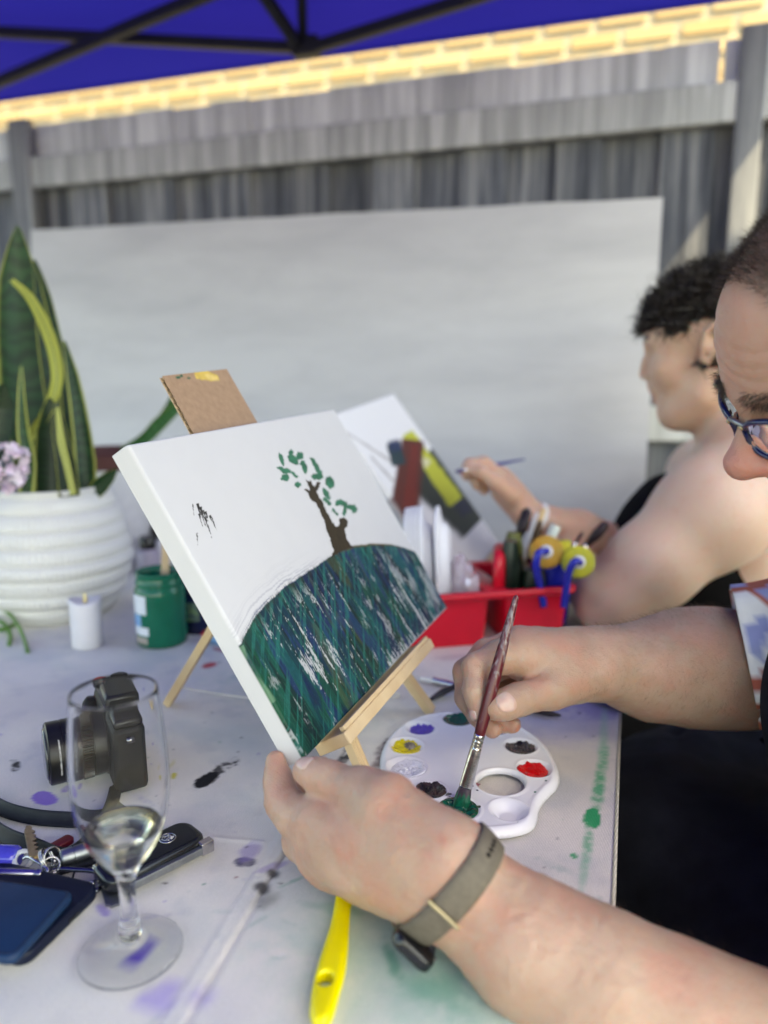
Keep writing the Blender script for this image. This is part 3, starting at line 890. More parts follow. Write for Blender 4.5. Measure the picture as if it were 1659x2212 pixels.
pc = mixc(pc, (0.003, 0.075, 0.030), left * .65 * top(st3 + .2 * big, .6, .06))
pc = mixc(pc, (0.002, 0.007, 0.011), top(st2 + .3 * st1, .26, .04) * .7)
pc = mixc(pc, (0.10, 0.125, 0.045), top(noise2(rr, uu, 70, 17, 23, 3), .08) * .30)
pc = mixc(pc, (0.010, 0.030, 0.125), top(noise2(rr, uu, 95, 15, 27, 3), .14) * .6)
pc = mixc(pc, (0.012, 0.17, 0.14), top(xs, .20, .04) * .5)
pc = mixc(pc, (0.02, 0.20, 0.13), top(st1, .14, .03) * .28)
pc *= (0.62 + .50 * fine)[:, None]
low = sstep(0.13, 0.0, uu / CH)
midgap = noise2(rr, uu, 21, 16, 33, 3); clump = noise2(rr, uu, 48, 30, 39, 3)
g1 = .40 * st1 + .25 * st2 + .25 * fine + .42 * (midgap - .5) + .30 * (clump - .5) + .10 * low * sstep(.2, .6, rr / CW)
gap = top(g1, .065, .022) * .9
bl1 = noise2(rr, uu, 75, 48, 37, 3)
g2 = .5 * bl1 + .25 * fine + .2 * st1 + .35 * (clump - .5) + .10 * sstep(.3, .9, rr / CW)
gap = np.maximum(gap, top(g2, .085, .03) * .5)
edgefray = sstep(-0.001, 0.012, dh + 0.016 * (st1 - 0.5) + 0.008 * (fine - .5))
cov = sstep(0.0, 0.0012, dh + 0.0014 * (fine - .5)) * (1 - 0.8 * gap * sstep(0.0, 0.03, dh))
# thin dark rim line of the hill, and feathered strokes above it
rimline = np.exp(-((dh - 0.002) / 0.003) ** 2)
C = mixc(C, pc, np.clip(cov, 0, 1))
C = mixc(C, (0.02, 0.03, 0.025), rimline * 0.75 * sstep(0.35, 0.6, st2 * 0.5 + fine * 0.5) * sstep(0.62, 0.3, rr / CW))
C = mixc(C, (0.10, 0.075, 0.02), np.exp(-((dh - 0.0015) / 0.0014) ** 2) * 0.8 * sstep(0.55, 0.62, rr / CW) * sstep(0.92, 0.85, rr / CW))
arc = noise2(dh, rr, 900, 20, 43, 2)
fe = np.exp(-np.clip(-dh, 0, 1) / 0.006) * (dh < 0.001) * sstep(0.50, 0.62, arc) * sstep(0.55, 0.2, rr / CW)
C = mixc(C, (0.06, 0.07, 0.16), fe * 0.75)
# bare strip along the bottom and thick green daub at the left fold
C = mixc(C, (0.62, 0.64, 0.66), sstep(0.0028, 0.0008, uu) * sstep(0.3, 0.6, rr / CW) * 0.6)
C = mixc(C, (0.10, 0.20, 0.12), sstep(0.0025, 0.001, rr + 0.006 * (noise2(rr, uu, 10, 90, 3, 3) - .5)) * (uu > 0.05) * (uu < 0.10) * 0.7)
# tree
def z4(a): return [(199 + .48 * p[0], 763 + .48 * p[1]) for p in a]
trunk = z4([(1078, 915), (1085, 885), (1074, 850), (1066, 820), (1052, 780), (1038, 740), (1020, 700), (1006, 672), (990, 668), (980, 648), (976, 632), (948, 612), (962, 612), (982, 620), (970, 585), (962, 570), (978, 578), (984, 570), (992, 592), (1004, 604), (1014, 578), (1026, 582), (1022, 602), (1012, 622), (1018, 640), (1032, 662), (1044, 690), (1062, 722), (1082, 762), (1100, 782), (1112, 770), (1108, 752), (1114, 742), (1138, 740), (1152, 752), (1148, 775), (1140, 790), (1138, 808), (1148, 838), (1158, 858), (1180, 872), (1150, 882), (1120, 892), (1100, 906)])
box = (X > 590) & (X < 790) & (Y > 960) & (Y < 1215)
ib = np.where(box)[0]
wx = X[ib] + 5 * (noise2(rr[ib], uu[ib], 300, 300, 51, 2) - .5); wy = Y[ib] + 5 * (noise2(rr[ib], uu[ib], 300, 300, 53, 2) - .5)
tm = inpoly(wx, wy, trunk)
tc_ = np.array([0.030, 0.022, 0.013])[None] * (0.7 + 0.7 * noise2(rr[ib], uu[ib], 500, 120, 55, 2))[:, None]
C[ib[tm]] = tc_[tm]
leaves = [(852, 478, 8, 30, -.35), (895, 447, 12, 12, .2), (906, 480, 30, 16, .7), (934, 462, 17, 17, .4), (846, 517, 16, 6, .3), (872, 530, 24, 12, .2), (868, 560, 19, 16, .1), (905, 540, 10, 8, .3), (916, 552, 15, 7, .4), (926, 592, 15, 12, .3), (956, 512, 11, 30, -.25), (946, 495, 10, 12, 0), (998, 492, 9, 28, -.5), (1014, 518, 10, 26, -.3), (1012, 556, 27, 13, .1), (1024, 545, 12, 16, .2), (1070, 582, 19, 28, -.25), (1048, 618, 10, 14, -.5), (1056, 636, 12, 24, -.6), (1054, 664, 20, 9, .6), (1068, 678, 10, 8, .3), (1108, 672, 17, 10, -.6), (1128, 675, 20, 11, .2), (1150, 690, 24, 11, .3), (1178, 700, 14, 20, -.2), (1134, 712, 9, 20, .2), (1086, 706, 8, 8, .3), (1096, 720, 14, 5, .7)]
wx2 = X[ib] + 7 * (noise2(rr[ib], uu[ib], 420, 420, 61, 2) - .5); wy2 = Y[ib] + 7 * (noise2(rr[ib], uu[ib], 420, 420, 63, 2) - .5)
lm = np.zeros(len(ib)); tone = noise2(rr[ib], uu[ib], 180, 260, 65, 2)
for (a, b, rx, ry, an) in leaves:
    cx_, cy_ = 199 + .48 * a, 763 + .48 * b
    dx, dy = wx2 - cx_, wy2 - cy_
    ex = (dx * math.cos(an) + dy * math.sin(an)) / (rx * .48); ey = (-dx * math.sin(an) + dy * math.cos(an)) / (ry * .48)
    lm = np.maximum(lm, sstep(1.12, 0.92, np.sqrt(ex * ex + ey * ey)))
lc = np.array([0.022, 0.130, 0.075])[None] * (0.6 + 0.8 * tone)[:, None]
C[ib] = C[ib] * (1 - lm[:, None]) + lc * lm[:, None]
# black dry-brush mark
strokes = [((453, 680), (459, 735), 4), ((474, 676), (490, 740), 8), ((486, 690), (515, 790), 9), ((498, 705), (540, 835), 7), ((510, 712), (528, 770), 6), ((530, 730), (556, 800), 6), ((536, 735), (575, 835), 4), ((472, 810), (475, 862), 5), ((480, 720), (505, 800), 5)]
ib = np.where((X > 395) & (X < 500) & (Y > 1070) & (Y < 1200))[0]
for (a, b, w) in strokes:
    a = np.array([199 + .48 * a[0], 763 + .48 * a[1]]); b = np.array([199 + .48 * b[0], 763 + .48 * b[1]])
    d = b - a; L2 = d @ d
    q = np.stack([X[ib], Y[ib]], -1) - a
    t = np.clip(q @ d / L2, 0, 1); dist = np.abs(q[:, 0] * d[1] - q[:, 1] * d[0]) / math.sqrt(L2)
    ins = (q @ d / L2 > 0) & (q @ d / L2 < 1)
    m_ = sstep(w * .48 * (1.0 - .75 * t), w * .30 * (1.0 - .75 * t), dist) * ins * sstep(0.30 + .28 * t, 0.42 + .3 * t, fine[ib] * .6 + st1[ib] * .4)
    C[ib] = mixc(C[ib], (0.012, 0.012, 0.012), m_)
# paint relief on the hill
relief = np.clip(cov, 0, 1) * 0.00025 * (st1 - 0.3)
Pf = Pf + relief[:, None] * CNv
Ff = gridmesh(nr, nu_)
# sides and back
ring = [i * nu_ for i in range(nr)] + [(nr - 1) * nu_ + j for j in range(1, nu_)] + [i * nu_ + nu_ - 1 for i in range(nr - 2, -1, -1)] + [j for j in range(nu_ - 2, 0, -1)]
ringp = Pf[ring]
S = []; cols = []; Fs = []
base = len(Pf); nrg = len(ring)
for k_, nn in enumerate((-0.004, -0.010, -0.0165, -0.0195)):
    pr = BL + np.outer((ringp - BL) @ CR, CR) + np.outer((ringp - BL) @ CUv, CUv) + nn * CNv
    S.append(pr)
    side = np.tile(np.array([0.55, 0.55, 0.56]), (nrg, 1))
    gf = (rng.random(nrg) < -1) & ((ringp - BL) @ CR < 0.001) & (((ringp - BL) @ CUv) < 0.10) & (rng.random(nrg) < (0.5 if k_ == 0 else 0.1))
    side[gf] = (0.16, 0.30, 0.20)
    if k_: side = np.tile(np.array([0.55, 0.55, 0.56]), (nrg, 1))
    cols.append(side)
prev = np.array(ring)
for k_ in range(4):
    cur = base + k_ * nrg + np.arange(nrg)
    Fs.append(np.stack([prev, cur, np.roll(cur, -1), np.roll(prev, -1)], -1)); prev = cur
bc = base + 4 * nrg
S.append(canv(CW / 2, CH / 2, -0.0195)[None]); cols.append(np.array([[0.7, 0.7, 0.7]]))
cur = prev
tri = np.stack([cur, np.full(nrg, bc), np.full(nrg, bc), np.roll(cur, -1)], -1)
m, N, L, B = newmat('painted_canvas')
a = N.new('ShaderNodeVertexColor'); a.layer_name = 'Col'; L.new(a.outputs[0], B.inputs['Base Color'])
B.inputs['Roughness'].default_value = 0.55; B.inputs['Specular IOR Level'].default_value = 0.2
tc = N.new('ShaderNodeTexCoord'); nz = N.new('ShaderNodeTexNoise'); nz.inputs['Scale'].default_value = 1300; nz.inputs['Detail'].default_value = 2
L.new(tc.outputs['Object'], nz.inputs['Vector'])
bp = N.new('ShaderNodeBump'); bp.inputs['Strength'].default_value = 0.30; bp.inputs['Distance'].default_value = 0.0004; L.new(nz.outputs['Fac'], bp.inputs['Height']); L.new(bp.outputs[0], B.inputs['Normal'])
sp_ = N.new('ShaderNodeSeparateColor'); L.new(a.outputs[0], sp_.inputs[0])
mr = N.new('ShaderNodeMapRange'); mr.inputs[1].default_value = 0.05; mr.inputs[2].default_value = 0.5; mr.inputs[3].default_value = 0.40; mr.inputs[4].default_value = 0.85
L.new(sp_.outputs[0], mr.inputs[0]); L.new(mr.outputs[0], B.inputs['Roughness'])
M['painted_canvas'] = m
V = np.concatenate([Pf] + S); Fq = np.concatenate([Ff[:, ::1]] + Fs + [tri])
Fl = [tuple(dict.fromkeys(map(int, q))) for q in Fq[len(Ff):]]
cv = mk('painted_canvas', V, np.concatenate([Ff, np.concatenate(Fs)]), m, colors=np.concatenate([C] + cols), origin=BL,
        label='stretched canvas in focus, painted with a small tree on a dark green and blue hill', cat='painting')
V, F = obox(canv(CW / 2, CH / 2, -0.0185), CR, CUv, CNv, CW / 2 - 0.004, CH / 2 - 0.004, 0.0008)
mk('backing', V, F, M['white_paper'], cv, smooth=False)

# cardboard scrap sticking up behind the canvas
cn0 = -0.030
cor = [px_on_canvas(350, 812, cn0), px_on_canvas(490, 797, cn0), px_on_canvas(556, 912, cn0), px_on_canvas(420, 940, cn0)]
A_, B_, D_, E_ = [np.array(q) for q in cor]   # tl, tr, br, bl
lowf = 0.9
E2 = E_ + (E_ - A_) * lowf; D2 = D_ + (D_ - B_) * lowf
n_ = 90
gs, gt = np.meshgrid(np.linspace(0, 1, n_), np.linspace(0, 1, n_), indexing='ij')
gs = gs.ravel(); gt = gt.ravel()
top = A_[None] + (B_ - A_)[None] * gs[:, None]; bot = E2[None] + (D2 - E2)[None] * gs[:, None]
ru = top * (1 - gt[:, None]) + bot * gt[:, None]
jag = 0.0012 * (noise2(gs * 0 + 1, gt, 1, 30, 71, 3) - .5)
ru[:, 0] += jag * (1 - gs)
Pc = BL + ru[:, :1] * CR + ru[:, 1:] * CUv + cn0 * CNv
q, _ = proj(Pc)
Cc = np.tile(np.array([0.335, 0.215, 0.135]), (len(Pc), 1))
wob = noise2(gs, gt, 14, 14, 73, 3) - .5
def cblob(cx, cy, rx, ry, an, col, e=0.12):
    global Cc
    dx, dy = q[:, 0] - cx, q[:, 1] - cy
    ex = (dx * math.cos(an) + dy * math.sin(an)) / rx; ey = (-dx * math.sin(an) + dy * math.cos(an)) / ry
    Cc = mixc(Cc, col, 1 - sstep(1 - e, 1 + e, np.sqrt(ex ** 2 + ey ** 2) + .8 * wob))
cblob(446, 812, 26, 11, .22, (0.58, 0.40, 0.09)); cblob(455, 815, 16, 6, .3, (0.66, 0.49, 0.16), .4)
cblob(385, 815, 6, 3, 0, (0.02, 0.09, 0.05)); cblob(408, 817, 4.5, 3, 0, (0.02, 0.09, 0.05)); cblob(392, 812, 4, 2, 0, (0.02, 0.09, 0.05))
F = gridmesh(n_, n_)
cb_ = mk('cardboard_scrap', Pc, F[:, ::-1], M['cardboard'], colors=Cc, origin=Pc.mean(0), label='brown corrugated cardboard scrap with a yellow paint smear above the canvas', cat='cardboard')
Pb = Pc.reshape(n_, n_, 3)
bk = [Pb[0, 0], Pb[-1, 0], Pb[-1, -1], Pb[0, -1]]
V, F = prism([p for p in bk], CNv, -0.0042, -0.0036)
mk('liner', V, F, M['cardboard_flute'], cb_, smooth=False)
# corrugation: sine sheet between the liners, seen along the torn left edge
ns = 160
P_ = []
for j in range(ns):
    t = j / (ns - 1)
    e = Pb[0, 0] + (Pb[0, -1] - Pb[0, 0]) * t; e2 = Pb[-1, 0] + (Pb[-1, -1] - Pb[-1, 0]) * t
    nn = -0.0019 + 0.0016 * math.sin(t * 2 * math.pi * 17)
    ex = 0.0006 * random.uniform(-1, 1)
    P_.append(e + CNv * nn - CR * ex); P_.append(e2 + CNv * nn)
F = [(2 * j, 2 * j + 1, 2 * j + 3, 2 * j + 2) for j in range(ns - 1)]
mk('fluting', np.array(P_), F, M['cardboard_flute'], cb_)

# ------------------------------------------------------------------ table easel
ez = root('table_easel', T(800, 1600), 'small pine table easel holding the canvas in focus', 'easel')
ra, ua = px_on_canvas(722, 1592); rb, ub = px_on_canvas(912, 1386)
u_l = -0.004
def grooved(a, b, w, h, hint):
    """square bar with two shallow grooves on its front face"""
    x, y, d = frame_from(b - a, hint)
    pr = [(-w / 2, -h / 2), (w / 2, -h / 2), (w / 2, h / 2), (w * .26, h / 2), (w * .22, h / 2 - .0012), (w * .12, h / 2 - .0012), (w * .08, h / 2), (-w * .08, h / 2), (-w * .12, h / 2 - .0012), (-w * .22, h / 2 - .0012), (-w * .26, h / 2), (-w / 2, h / 2)]
    ring0 = [a + x * p + y * q for p, q in pr]
    L_ = np.linalg.norm(b - a)
    return prism(ring0, d, 0, L_)
# ledge under the canvas, a slim lip in front
V, F = obox(canv((ra + rb) / 2, u_l - 0.0065, -0.006), CR, CUv, CNv, (rb - ra) / 2, 0.0055, 0.017)
mk('ledge', V, F, M['pine'], ez, smooth=False, bevel=0.0012)
V, F = obox(canv((ra + rb) / 2, u_l + 0.0012, 0.0078), CR, CUv, CNv, (rb - ra) / 2 - 0.004, 0.0022, 0.0028)
mk('ledge_lip', V, F, M['pine'], ez, smooth=False, bevel=0.001)
for r_, fx, fy in ((ra + 0.012, 800, 1702), (rb - 0.020, 934, 1541)):
    foot = T(fx, fy)
    q = foot - BL
    # leg runs parallel to the canvas, behind it
    a = canv(q @ CR, 0, q @ CNv); 
    k_ = (foot - a) @ CUv
    topp = foot + CUv * 0.235 + CR * (0.05 if r_ < 0.15 else -0.05)
    V, F = grooved(foot + CUv * 0.002, topp, 0.0135, 0.009, CNv)
    mk('leg', V, F, M['pine'], ez, smooth=False, bevel=0.0006)
# leg heads meet at the top, rear leg swings out behind
hinge = canv(CW * 0.46, CH * 0.62, -0.045)
rear = T(363, 1522)
V, F = bar(rear + np.array([0, 0, 0.002]), rear + (hinge - rear) * 1.05, 0.0125, 0.009, CNv)
mk('prop_leg', V, F, M['pine'], ez, smooth=False, bevel=0.0008)
V, F = bar(canv(CW * 0.34, CH * 0.66, -0.036), canv(CW * 0.58, CH * 0.66, -0.036), 0.014, 0.008, CNv)
mk('crossbar', V, F, M['pine'], ez, smooth=False, bevel=0.0008)
V, F = tube([ (canv(CW * .46, CH * .62, -.045)) , canv(CW * .46, CH * .62, -.03)], 0.003, 10)
mk('hinge_bolt', V, F, M['steel'], ez)
# cord that limits the rear leg
cpts = spline([T(388, 1484, TZ + .012), T(430, 1492, TZ + .004), T(490, 1501, TZ + .004), T(560, 1509, TZ + .008), T(650, 1508, TZ + .006), T(760, 1502, TZ + .004), T(850, 1497, TZ + .004), T(862, 1503, TZ + .003), T(845, 1508, TZ + .003)], 60)
V, F = tube(cpts, 0.0011, 8)
mk('cord', V, F, M['cord_white'], ez)

# ------------------------------------------------------------------ palette
def zp(x, y): return (796.3 + x * .28, 1493 + y * .28)
outline_z = [(84, 560), (88, 480), (112, 400), (160, 325), (230, 262), (310, 212), (400, 178), (500, 157), (620, 149), (760, 152), (900, 172), (1040, 205), (1170, 252), (1290, 328), (1380, 412), (1440, 500), (1468, 580), (1474, 650), (1452, 712), (1400, 765), (1350, 820), (1318, 880), (1305, 950), (1285, 1000), (1235, 1040), (1150, 1068), (1030, 1086), (900, 1092), (760, 1080), (620, 1046), (480, 985), (340, 900), (230, 812), (150, 730), (105, 650)]
PZ = TZ + 0.0095
ol = np.array([T(*zp(*p), PZ)[:2] for p in outline_z])
ols = spline(np.concatenate([[np.append(p, 0) for p in ol[-2:]], [np.append(p, 0) for p in ol], [np.append(p, 0) for p in ol[:2]]]), 400)[:, :2]
# keep one turn
ols = spline(np.array([np.append(p, 0) for p in np.vstack([ol, ol[:1]])]), 280)[:-1, :2]
hole_c = T(*zp(1021, 700), PZ)[:2]
hole_ax = T(*zp(1021 + 180, 712), PZ)[:2] - hole_c; hole_ay = T(*zp(1021 - 8, 700 + 99), PZ)[:2] - hole_c
wells = {'purple': (400, 283, 118), 'dark_green': (690, 212, 128), 'blue': (985, 285, 112), 'black': (1170, 424, 132), 'red': (1280, 596, 140), 'white': (292, 588, 160), 'yellow': (292, 420, 136), 'brown_black': (480, 762, 125), 'green': (690, 905, 172), 'empty': (1080, 915, 155)}
W = {}
for k_, (a, b, r_) in wells.items():
    c0 = T(*zp(a, b), PZ); r_m = np.linalg.norm(T(*zp(a + r_, b), PZ) - c0)
    W[k_] = (c0[:2], r_m)
x0, y0 = ols.min(0) - 0.002; x1, y1 = ols.max(0) + 0.002
st = 0.00115
gx = np.arange(x0, x1, st); gy = np.arange(y0, y1, st)
GX, GY = np.meshgrid(gx, gy, indexing='ij')
pp = np.stack([GX.ravel(), GY.ravel()], -1)
def closest_on(poly, pts):
    best = np.full(len(pts), 1e9); bp_ = np.zeros_like(pts)
    for i in range(len(poly)):
        a = poly[i]; b = poly[(i + 1) % len(poly)]; d = b - a
        t = np.clip(((pts - a) @ d) / (d @ d + 1e-15), 0, 1); c = a + t[:, None] * d
        e = ((pts - c) ** 2).sum(1); m_ = e < best
        best[m_] = e[m_]; bp_[m_] = c[m_]
    return np.sqrt(best), bp_
ha = np.linspace(0, 2 * math.pi, 140, endpoint=False)
hole = hole_c + np.cos(ha)[:, None] * hole_ax + np.sin(ha)[:, None] * hole_ay
ic = np.stack([(GX[:-1, :-1] + st / 2).ravel(), (GY[:-1, :-1] + st / 2).ravel()], -1)
inside = inpoly(ic[:, 0], ic[:, 1], ols) & ~inpoly(ic[:, 0], ic[:, 1], hole)
Fg = gridmesh(len(gx), len(gy))[inside]
cnt = np.zeros(len(pp), int); np.add.at(cnt, Fg.ravel(), 1)
bmask = (cnt > 0) & (cnt < 4)
bi = np.where(bmask)[0]
d1, c1 = closest_on(ols, pp[bi]); d2, c2 = closest_on(hole, pp[bi])
snap = np.where((d1 < d2)[:, None], c1, c2); pp[bi] = snap
used = np.where(cnt > 0)[0]; remap = -np.ones(len(pp), int); remap[used] = np.arange(len(used))
pu = pp[used]; Fg = remap[Fg]
dO, _ = closest_on(ols, pu); dH, _ = closest_on(hole, pu)
hz = np.zeros(len(pu))
hz -= 0.0062 * np.clip(1 - dO / 0.0055, 0, 1) ** 2.2           # rolled outer edge
hz += 0.0010 * np.exp(-((dO - 0.0065) / 0.002) ** 2)
hz += 0.0009 * np.exp(-((dH - 0.0028) / 0.0017) ** 2) - 0.0045 * np.clip(1 - dH / 0.002, 0, 1) ** 2
for k_, (c0, r_) in W.items():
    d = np.sqrt(((pu - c0) ** 2).sum(1)) / r_
    hz -= 0.0070 * (1 - sstep(0.40, 1.0, d)) ; hz += 0.0007 * np.exp(-((d - 1.04) / 0.06) ** 2)
pal_ = root('palette', np.array([hole_c[0], hole_c[1], TZ]), 'white plastic paint palette with ten wells and a thumb hole beside the easel', 'palette')
po = mk('palette_tray', np.column_stack([pu, PZ + hz]), Fg, M['white_plastic'], pal_)
sm = po.modifiers.new('thick', 'SOLIDIFY'); sm.thickness = 0.0013; sm.offset = -1
def paint_dab(name, well, col, rough=0.18, amp=1.0, R=0.9, seed=1.0, col2=None, off=(0, 0), hgt=0.0035, spiky=0.3, label=None, streaky=0.0):
    c0, r_ = W[well]; c0 = c0 + np.array(off) * r_
    nr_, na = 34, 90
    V = []; Cq = []
    a = np.linspace(0, 2 * math.pi, na, endpoint=False)
    bound = R * r_ * (1 + spiky * (fbm(np.stack([np.cos(a) * 2 + seed, np.sin(a) * 2 + seed, a * 0 + seed], -1), 4) - .5) * 2 * .6)
    for i in range(nr_):
        t = i / (nr_ - 1)
        x = c0[0] + bound * t * np.cos(a); y = c0[1] + bound * t * np.sin(a)
        dd = np.sqrt((x - W[well][0][0]) ** 2 + (y - W[well][0][1]) ** 2) / r_
        floor = PZ - 0.0070 * (1 - sstep(0.40, 1.0, dd)) + 0.0004
        nzv = fbm(np.stack([x * 260 + seed * 9, y * 260, a * 0 + seed], -1), 4)
        st_ = np.abs(np.sin((x * math.cos(seed * 2) + y * math.sin(seed * 2)) * 900 + 6 * nzv))
        hh = hgt * (1 - t ** 3) * (0.45 + amp * 1.1 * nzv) + 0.0009 * amp * st_ * (1 - t ** 4)
        z = floor + np.maximum(hh, 0) + (0.0002 if t < 1 else -0.0004)
        V.append(np.stack([x, y, z], -1))
        cc = np.tile(np.array(col), (na, 1))
        if col2 is not None:
            mk_ = sstep(0.45, 0.6, fbm(np.stack([x * 130 + seed, y * 130 + seed * 3, a * 0], -1), 3))
            cc = mixc(cc, col2, mk_)
        Cq.append(cc)
    V = np.concatenate(V); Cq = np.concatenate(Cq)
    F = [(i * na + k, i * na + (k + 1) % na, (i + 1) * na + (k + 1) % na, (i + 1) * na + k) for i in range(nr_ - 1) for k in range(na)]
    mm = mat('wet_paint', (0, 0, 0), rough, attr=True, var=0.08, scale=300, coat=0.3)
    return mk('paint_dab', V, F, mm, pal_, colors=Cq, label=label)
paint_dab('p', 'purple', (0.085, 0.045, 0.45), seed=1.3, off=(.05, .0), R=.78, spiky=.55, label='dab of violet paint')
paint_dab('p', 'dark_green', (0.0, 0.085, 0.045), seed=2.1, R=.88, spiky=.2, label='pool of dark green paint')
paint_dab('p', 'blue', (0.01, 0.01, 0.18), seed=3.1, R=.8, label='dab of deep blue paint')
paint_dab('p', 'black', (0.008, 0.008, 0.009), seed=4.7, R=.86, spiky=.6, col2=(0.05, 0.045, 0.04), amp=1.4, rough=.12, off=(0, -.1), label='dab of black paint with a yellow streak')
paint_dab('p', 'red', (0.60, 0.003, 0.008), seed=5.2, R=.84, spiky=.5, amp=1.3, rough=.1, off=(-.08, -.05), label='thick dab of red paint')
paint_dab('p', 'white', (0.75, 0.76, 0.82), seed=6.6, R=.85, spiky=.3, amp=1.2, off=(.1, 0), label='dab of white paint')
paint_dab('p', 'yellow', (0.72, 0.60, 0.01), seed=7.4, R=.88, spiky=.5, off=(0, -.06), label='yellow paint streaked with brown')
paint_dab('p', 'yellow', (0.16, 0.13, 0.10), seed=9.4, R=.46, spiky=.3, off=(.18, .18), col2=(0.28, 0.25, 0.20), hgt=.006, label='brown-grey smear on the yellow paint')
paint_dab('p', 'brown_black', (0.012, 0.010, 0.010), seed=8.1, R=.92, spiky=.5, col2=(0.05, 0.03, 0.025), amp=1.6, rough=.3, label='rough dried black paint')
paint_dab('p', 'green', (0.0, 0.068, 0.035), seed=9.7, R=.93, spiky=.12, amp=1.1, rough=.12, hgt=.005, label='large pool of fresh green paint')
# smears around the thumb hole
for (a, b, r_, col) in ((835, 720, 24, (0.35, 0.12, 0.14)), (790, 730, 18, (0.04, 0.02, 0.04)), (838, 764, 9, (0.02, 0.02, 0.06)), (880, 772, 6, (0.02, 0.02, 0.06)), (610, 800, 34, (0.12, 0.11, 0.10)), (855, 890, 20, (0.03, 0.05, 0.03)), (1370, 690, 10, (0.05, 0.12, 0.10)), (1285, 778, 12, (0.08, 0.2, 0.14)), (1152, 1012, 8, (0.02, 0.08, 0.07))):
    c0 = T(*zp(a, b), PZ + 0.0003); rm = np.linalg.norm(T(*zp(a + r_, b), PZ) - T(*zp(a, b), PZ))
    an = np.linspace(0, 2 * math.pi, 18, endpoint=False)
    rd = rm * (0.75 + 0.5 * rng.random(18))
    V = np.concatenate([[c0 + np.array([0, 0, 0.0006])], np.stack([c0[0] + rd * np.cos(an), c0[1] + rd * np.sin(an), np.full(18, c0[2])], -1)])
    F = [(0, 1 + k, 1 + (k + 1) % 18) for k in range(18)]
    mk('paint_smear', V, F, mat('smear', col, 0.3, var=.1), pal_)
# ------------------------------------------------------------------ the brush in the hand
tipP = T(992, 1752, TZ + 0.004); topP = U(1116, 1285, 0.650)
bdir = nrm(topP - tipP); BLN = np.linalg.norm(topP - tipP)
def bp_at(t): return tipP + bdir * (BLN * t)
_q = [proj(bp_at(t))[0][1] for t in np.linspace(0, 1, 101)]
def t_at_y(y): return float(np.interp(-y, [-v for v in _q], np.linspace(0, 1, 101)))
br = root('paintbrush', tipP, 'flat paintbrush with a worn dark red handle dipped in green paint', 'paintbrush')
tf0, tf1 = t_at_y(1702), t_at_y(1592)
m, N, L, B = newmat('worn_red_lacquer')
tc = N.new('ShaderNodeTexCoord'); nz = N.new('ShaderNodeTexNoise'); nz.inputs['Scale'].default_value = 330; nz.inputs['Detail'].default_value = 6
mp = N.new('ShaderNodeMapping'); mp.inputs['Scale'].default_value = (1, 1, 0.35)
L.new(tc.outputs['Object'], mp.inputs[0]); L.new(mp.outputs[0], nz.inputs[0])
a = N.new('ShaderNodeVertexColor'); a.layer_name = 'Col'; sp_ = N.new('ShaderNodeSeparateColor'); L.new(a.outputs[0], sp_.inputs[0])
ad = N.new('ShaderNodeMath'); ad.operation = 'ADD'; L.new(nz.outputs['Fac'], ad.inputs[0]); L.new(sp_.outputs[0], ad.inputs[1])
cr = N.new('ShaderNodeValToRGB'); cr.color_ramp.elements[0].position = 0.74; cr.color_ramp.elements[0].color = (0.085, 0.006, 0.012, 1); cr.color_ramp.elements[1].position = 0.92; cr.color_ramp.elements[1].color = (0.20, 0.165, 0.175, 1)
L.new(ad.outputs[0], cr.inputs[0]); L.new(cr.outputs[0], B.inputs['Base Color']); B.inputs['Roughness'].default_value = 0.28
bp = N.new('ShaderNodeBump'); bp.inputs['Strength'].default_value = 0.4; bp.inputs['Distance'].default_value = 0.0006; L.new(cr.outputs[0], bp.inputs['Height']); L.new(bp.outputs[0], B.inputs['Normal'])
tt = np.linspace(tf1, 1, 70)
ctl_t = [tf1, tf1 + .03, t_at_y(1520), t_at_y(1470), t_at_y(1400), t_at_y(1340), t_at_y(1300), 0.995, 1.0]
ctl_r = [0.0044, 0.0050, 0.0056, 0.0057, 0.0047, 0.0037, 0.0028, 0.0021, 0.0004]
rads = np.interp(tt, ctl_t, ctl_r)
V, F = tube([bp_at(t) for t in tt], rads, 14)
cc = np.zeros((len(V), 3)); wear = np.interp(np.repeat(tt, 14), [tf1, t_at_y(1480), t_at_y(1430), t_at_y(1380), 1], [0.10, 0.16, 0.20, 0.31, 0.30]); cc[:, 0] = wear
mk('handle', V, F, m, br, colors=cc)
side = nrm(np.cross(bdir, ray(1000, 1600)))
def flat_tube(ts, w, h, seg=20):
    V, F = [], []
    x = side; y = np.cross(bdir, x)
    for i, t in enumerate(ts):
        an = np.arange(seg) * 2 * math.pi / seg
        V.append(bp_at(t) + (w[i] * np.cos(an))[:, None] * x + (h[i] * np.sin(an))[:, None] * y)
    V = np.concatenate(V)
    for i in range(len(ts) - 1):
        for k in range(seg):
            l = (k + 1) % seg
            F.append((i * seg + k, i * seg + l, (i + 1) * seg + l, (i + 1) * seg + k))
    F.append(tuple(range(seg))[::-1]); F.append(tuple((len(ts) - 1) * seg + k for k in range(seg)))
    return V, F
ts = np.linspace(tf0, tf1 + .012, 40)
w = np.interp(ts, [tf0, tf1], [0.0058, 0.0049]); h = np.interp(ts, [tf0, tf1], [0.0026, 0.0048])
for (c0, am) in ((tf1 - .012, .0004), (tf1 - .03, .0004), (tf1 - .045, .0004)):
    w -= am * np.exp(-((ts - c0) / .004) ** 2); h -= am * np.exp(-((ts - c0) / .004) ** 2)
V, F = flat_tube(ts, w, h)
mk('ferrule', V, F, M['ferrule'], br)
ts = np.linspace(0.0, tf0 + .012, 30)
w = np.interp(ts, [0, .05, tf0], [0.0070, 0.0072, 0.0056]); h = np.interp(ts, [0, .05, tf0], [0.0028, 0.0036, 0.0026])
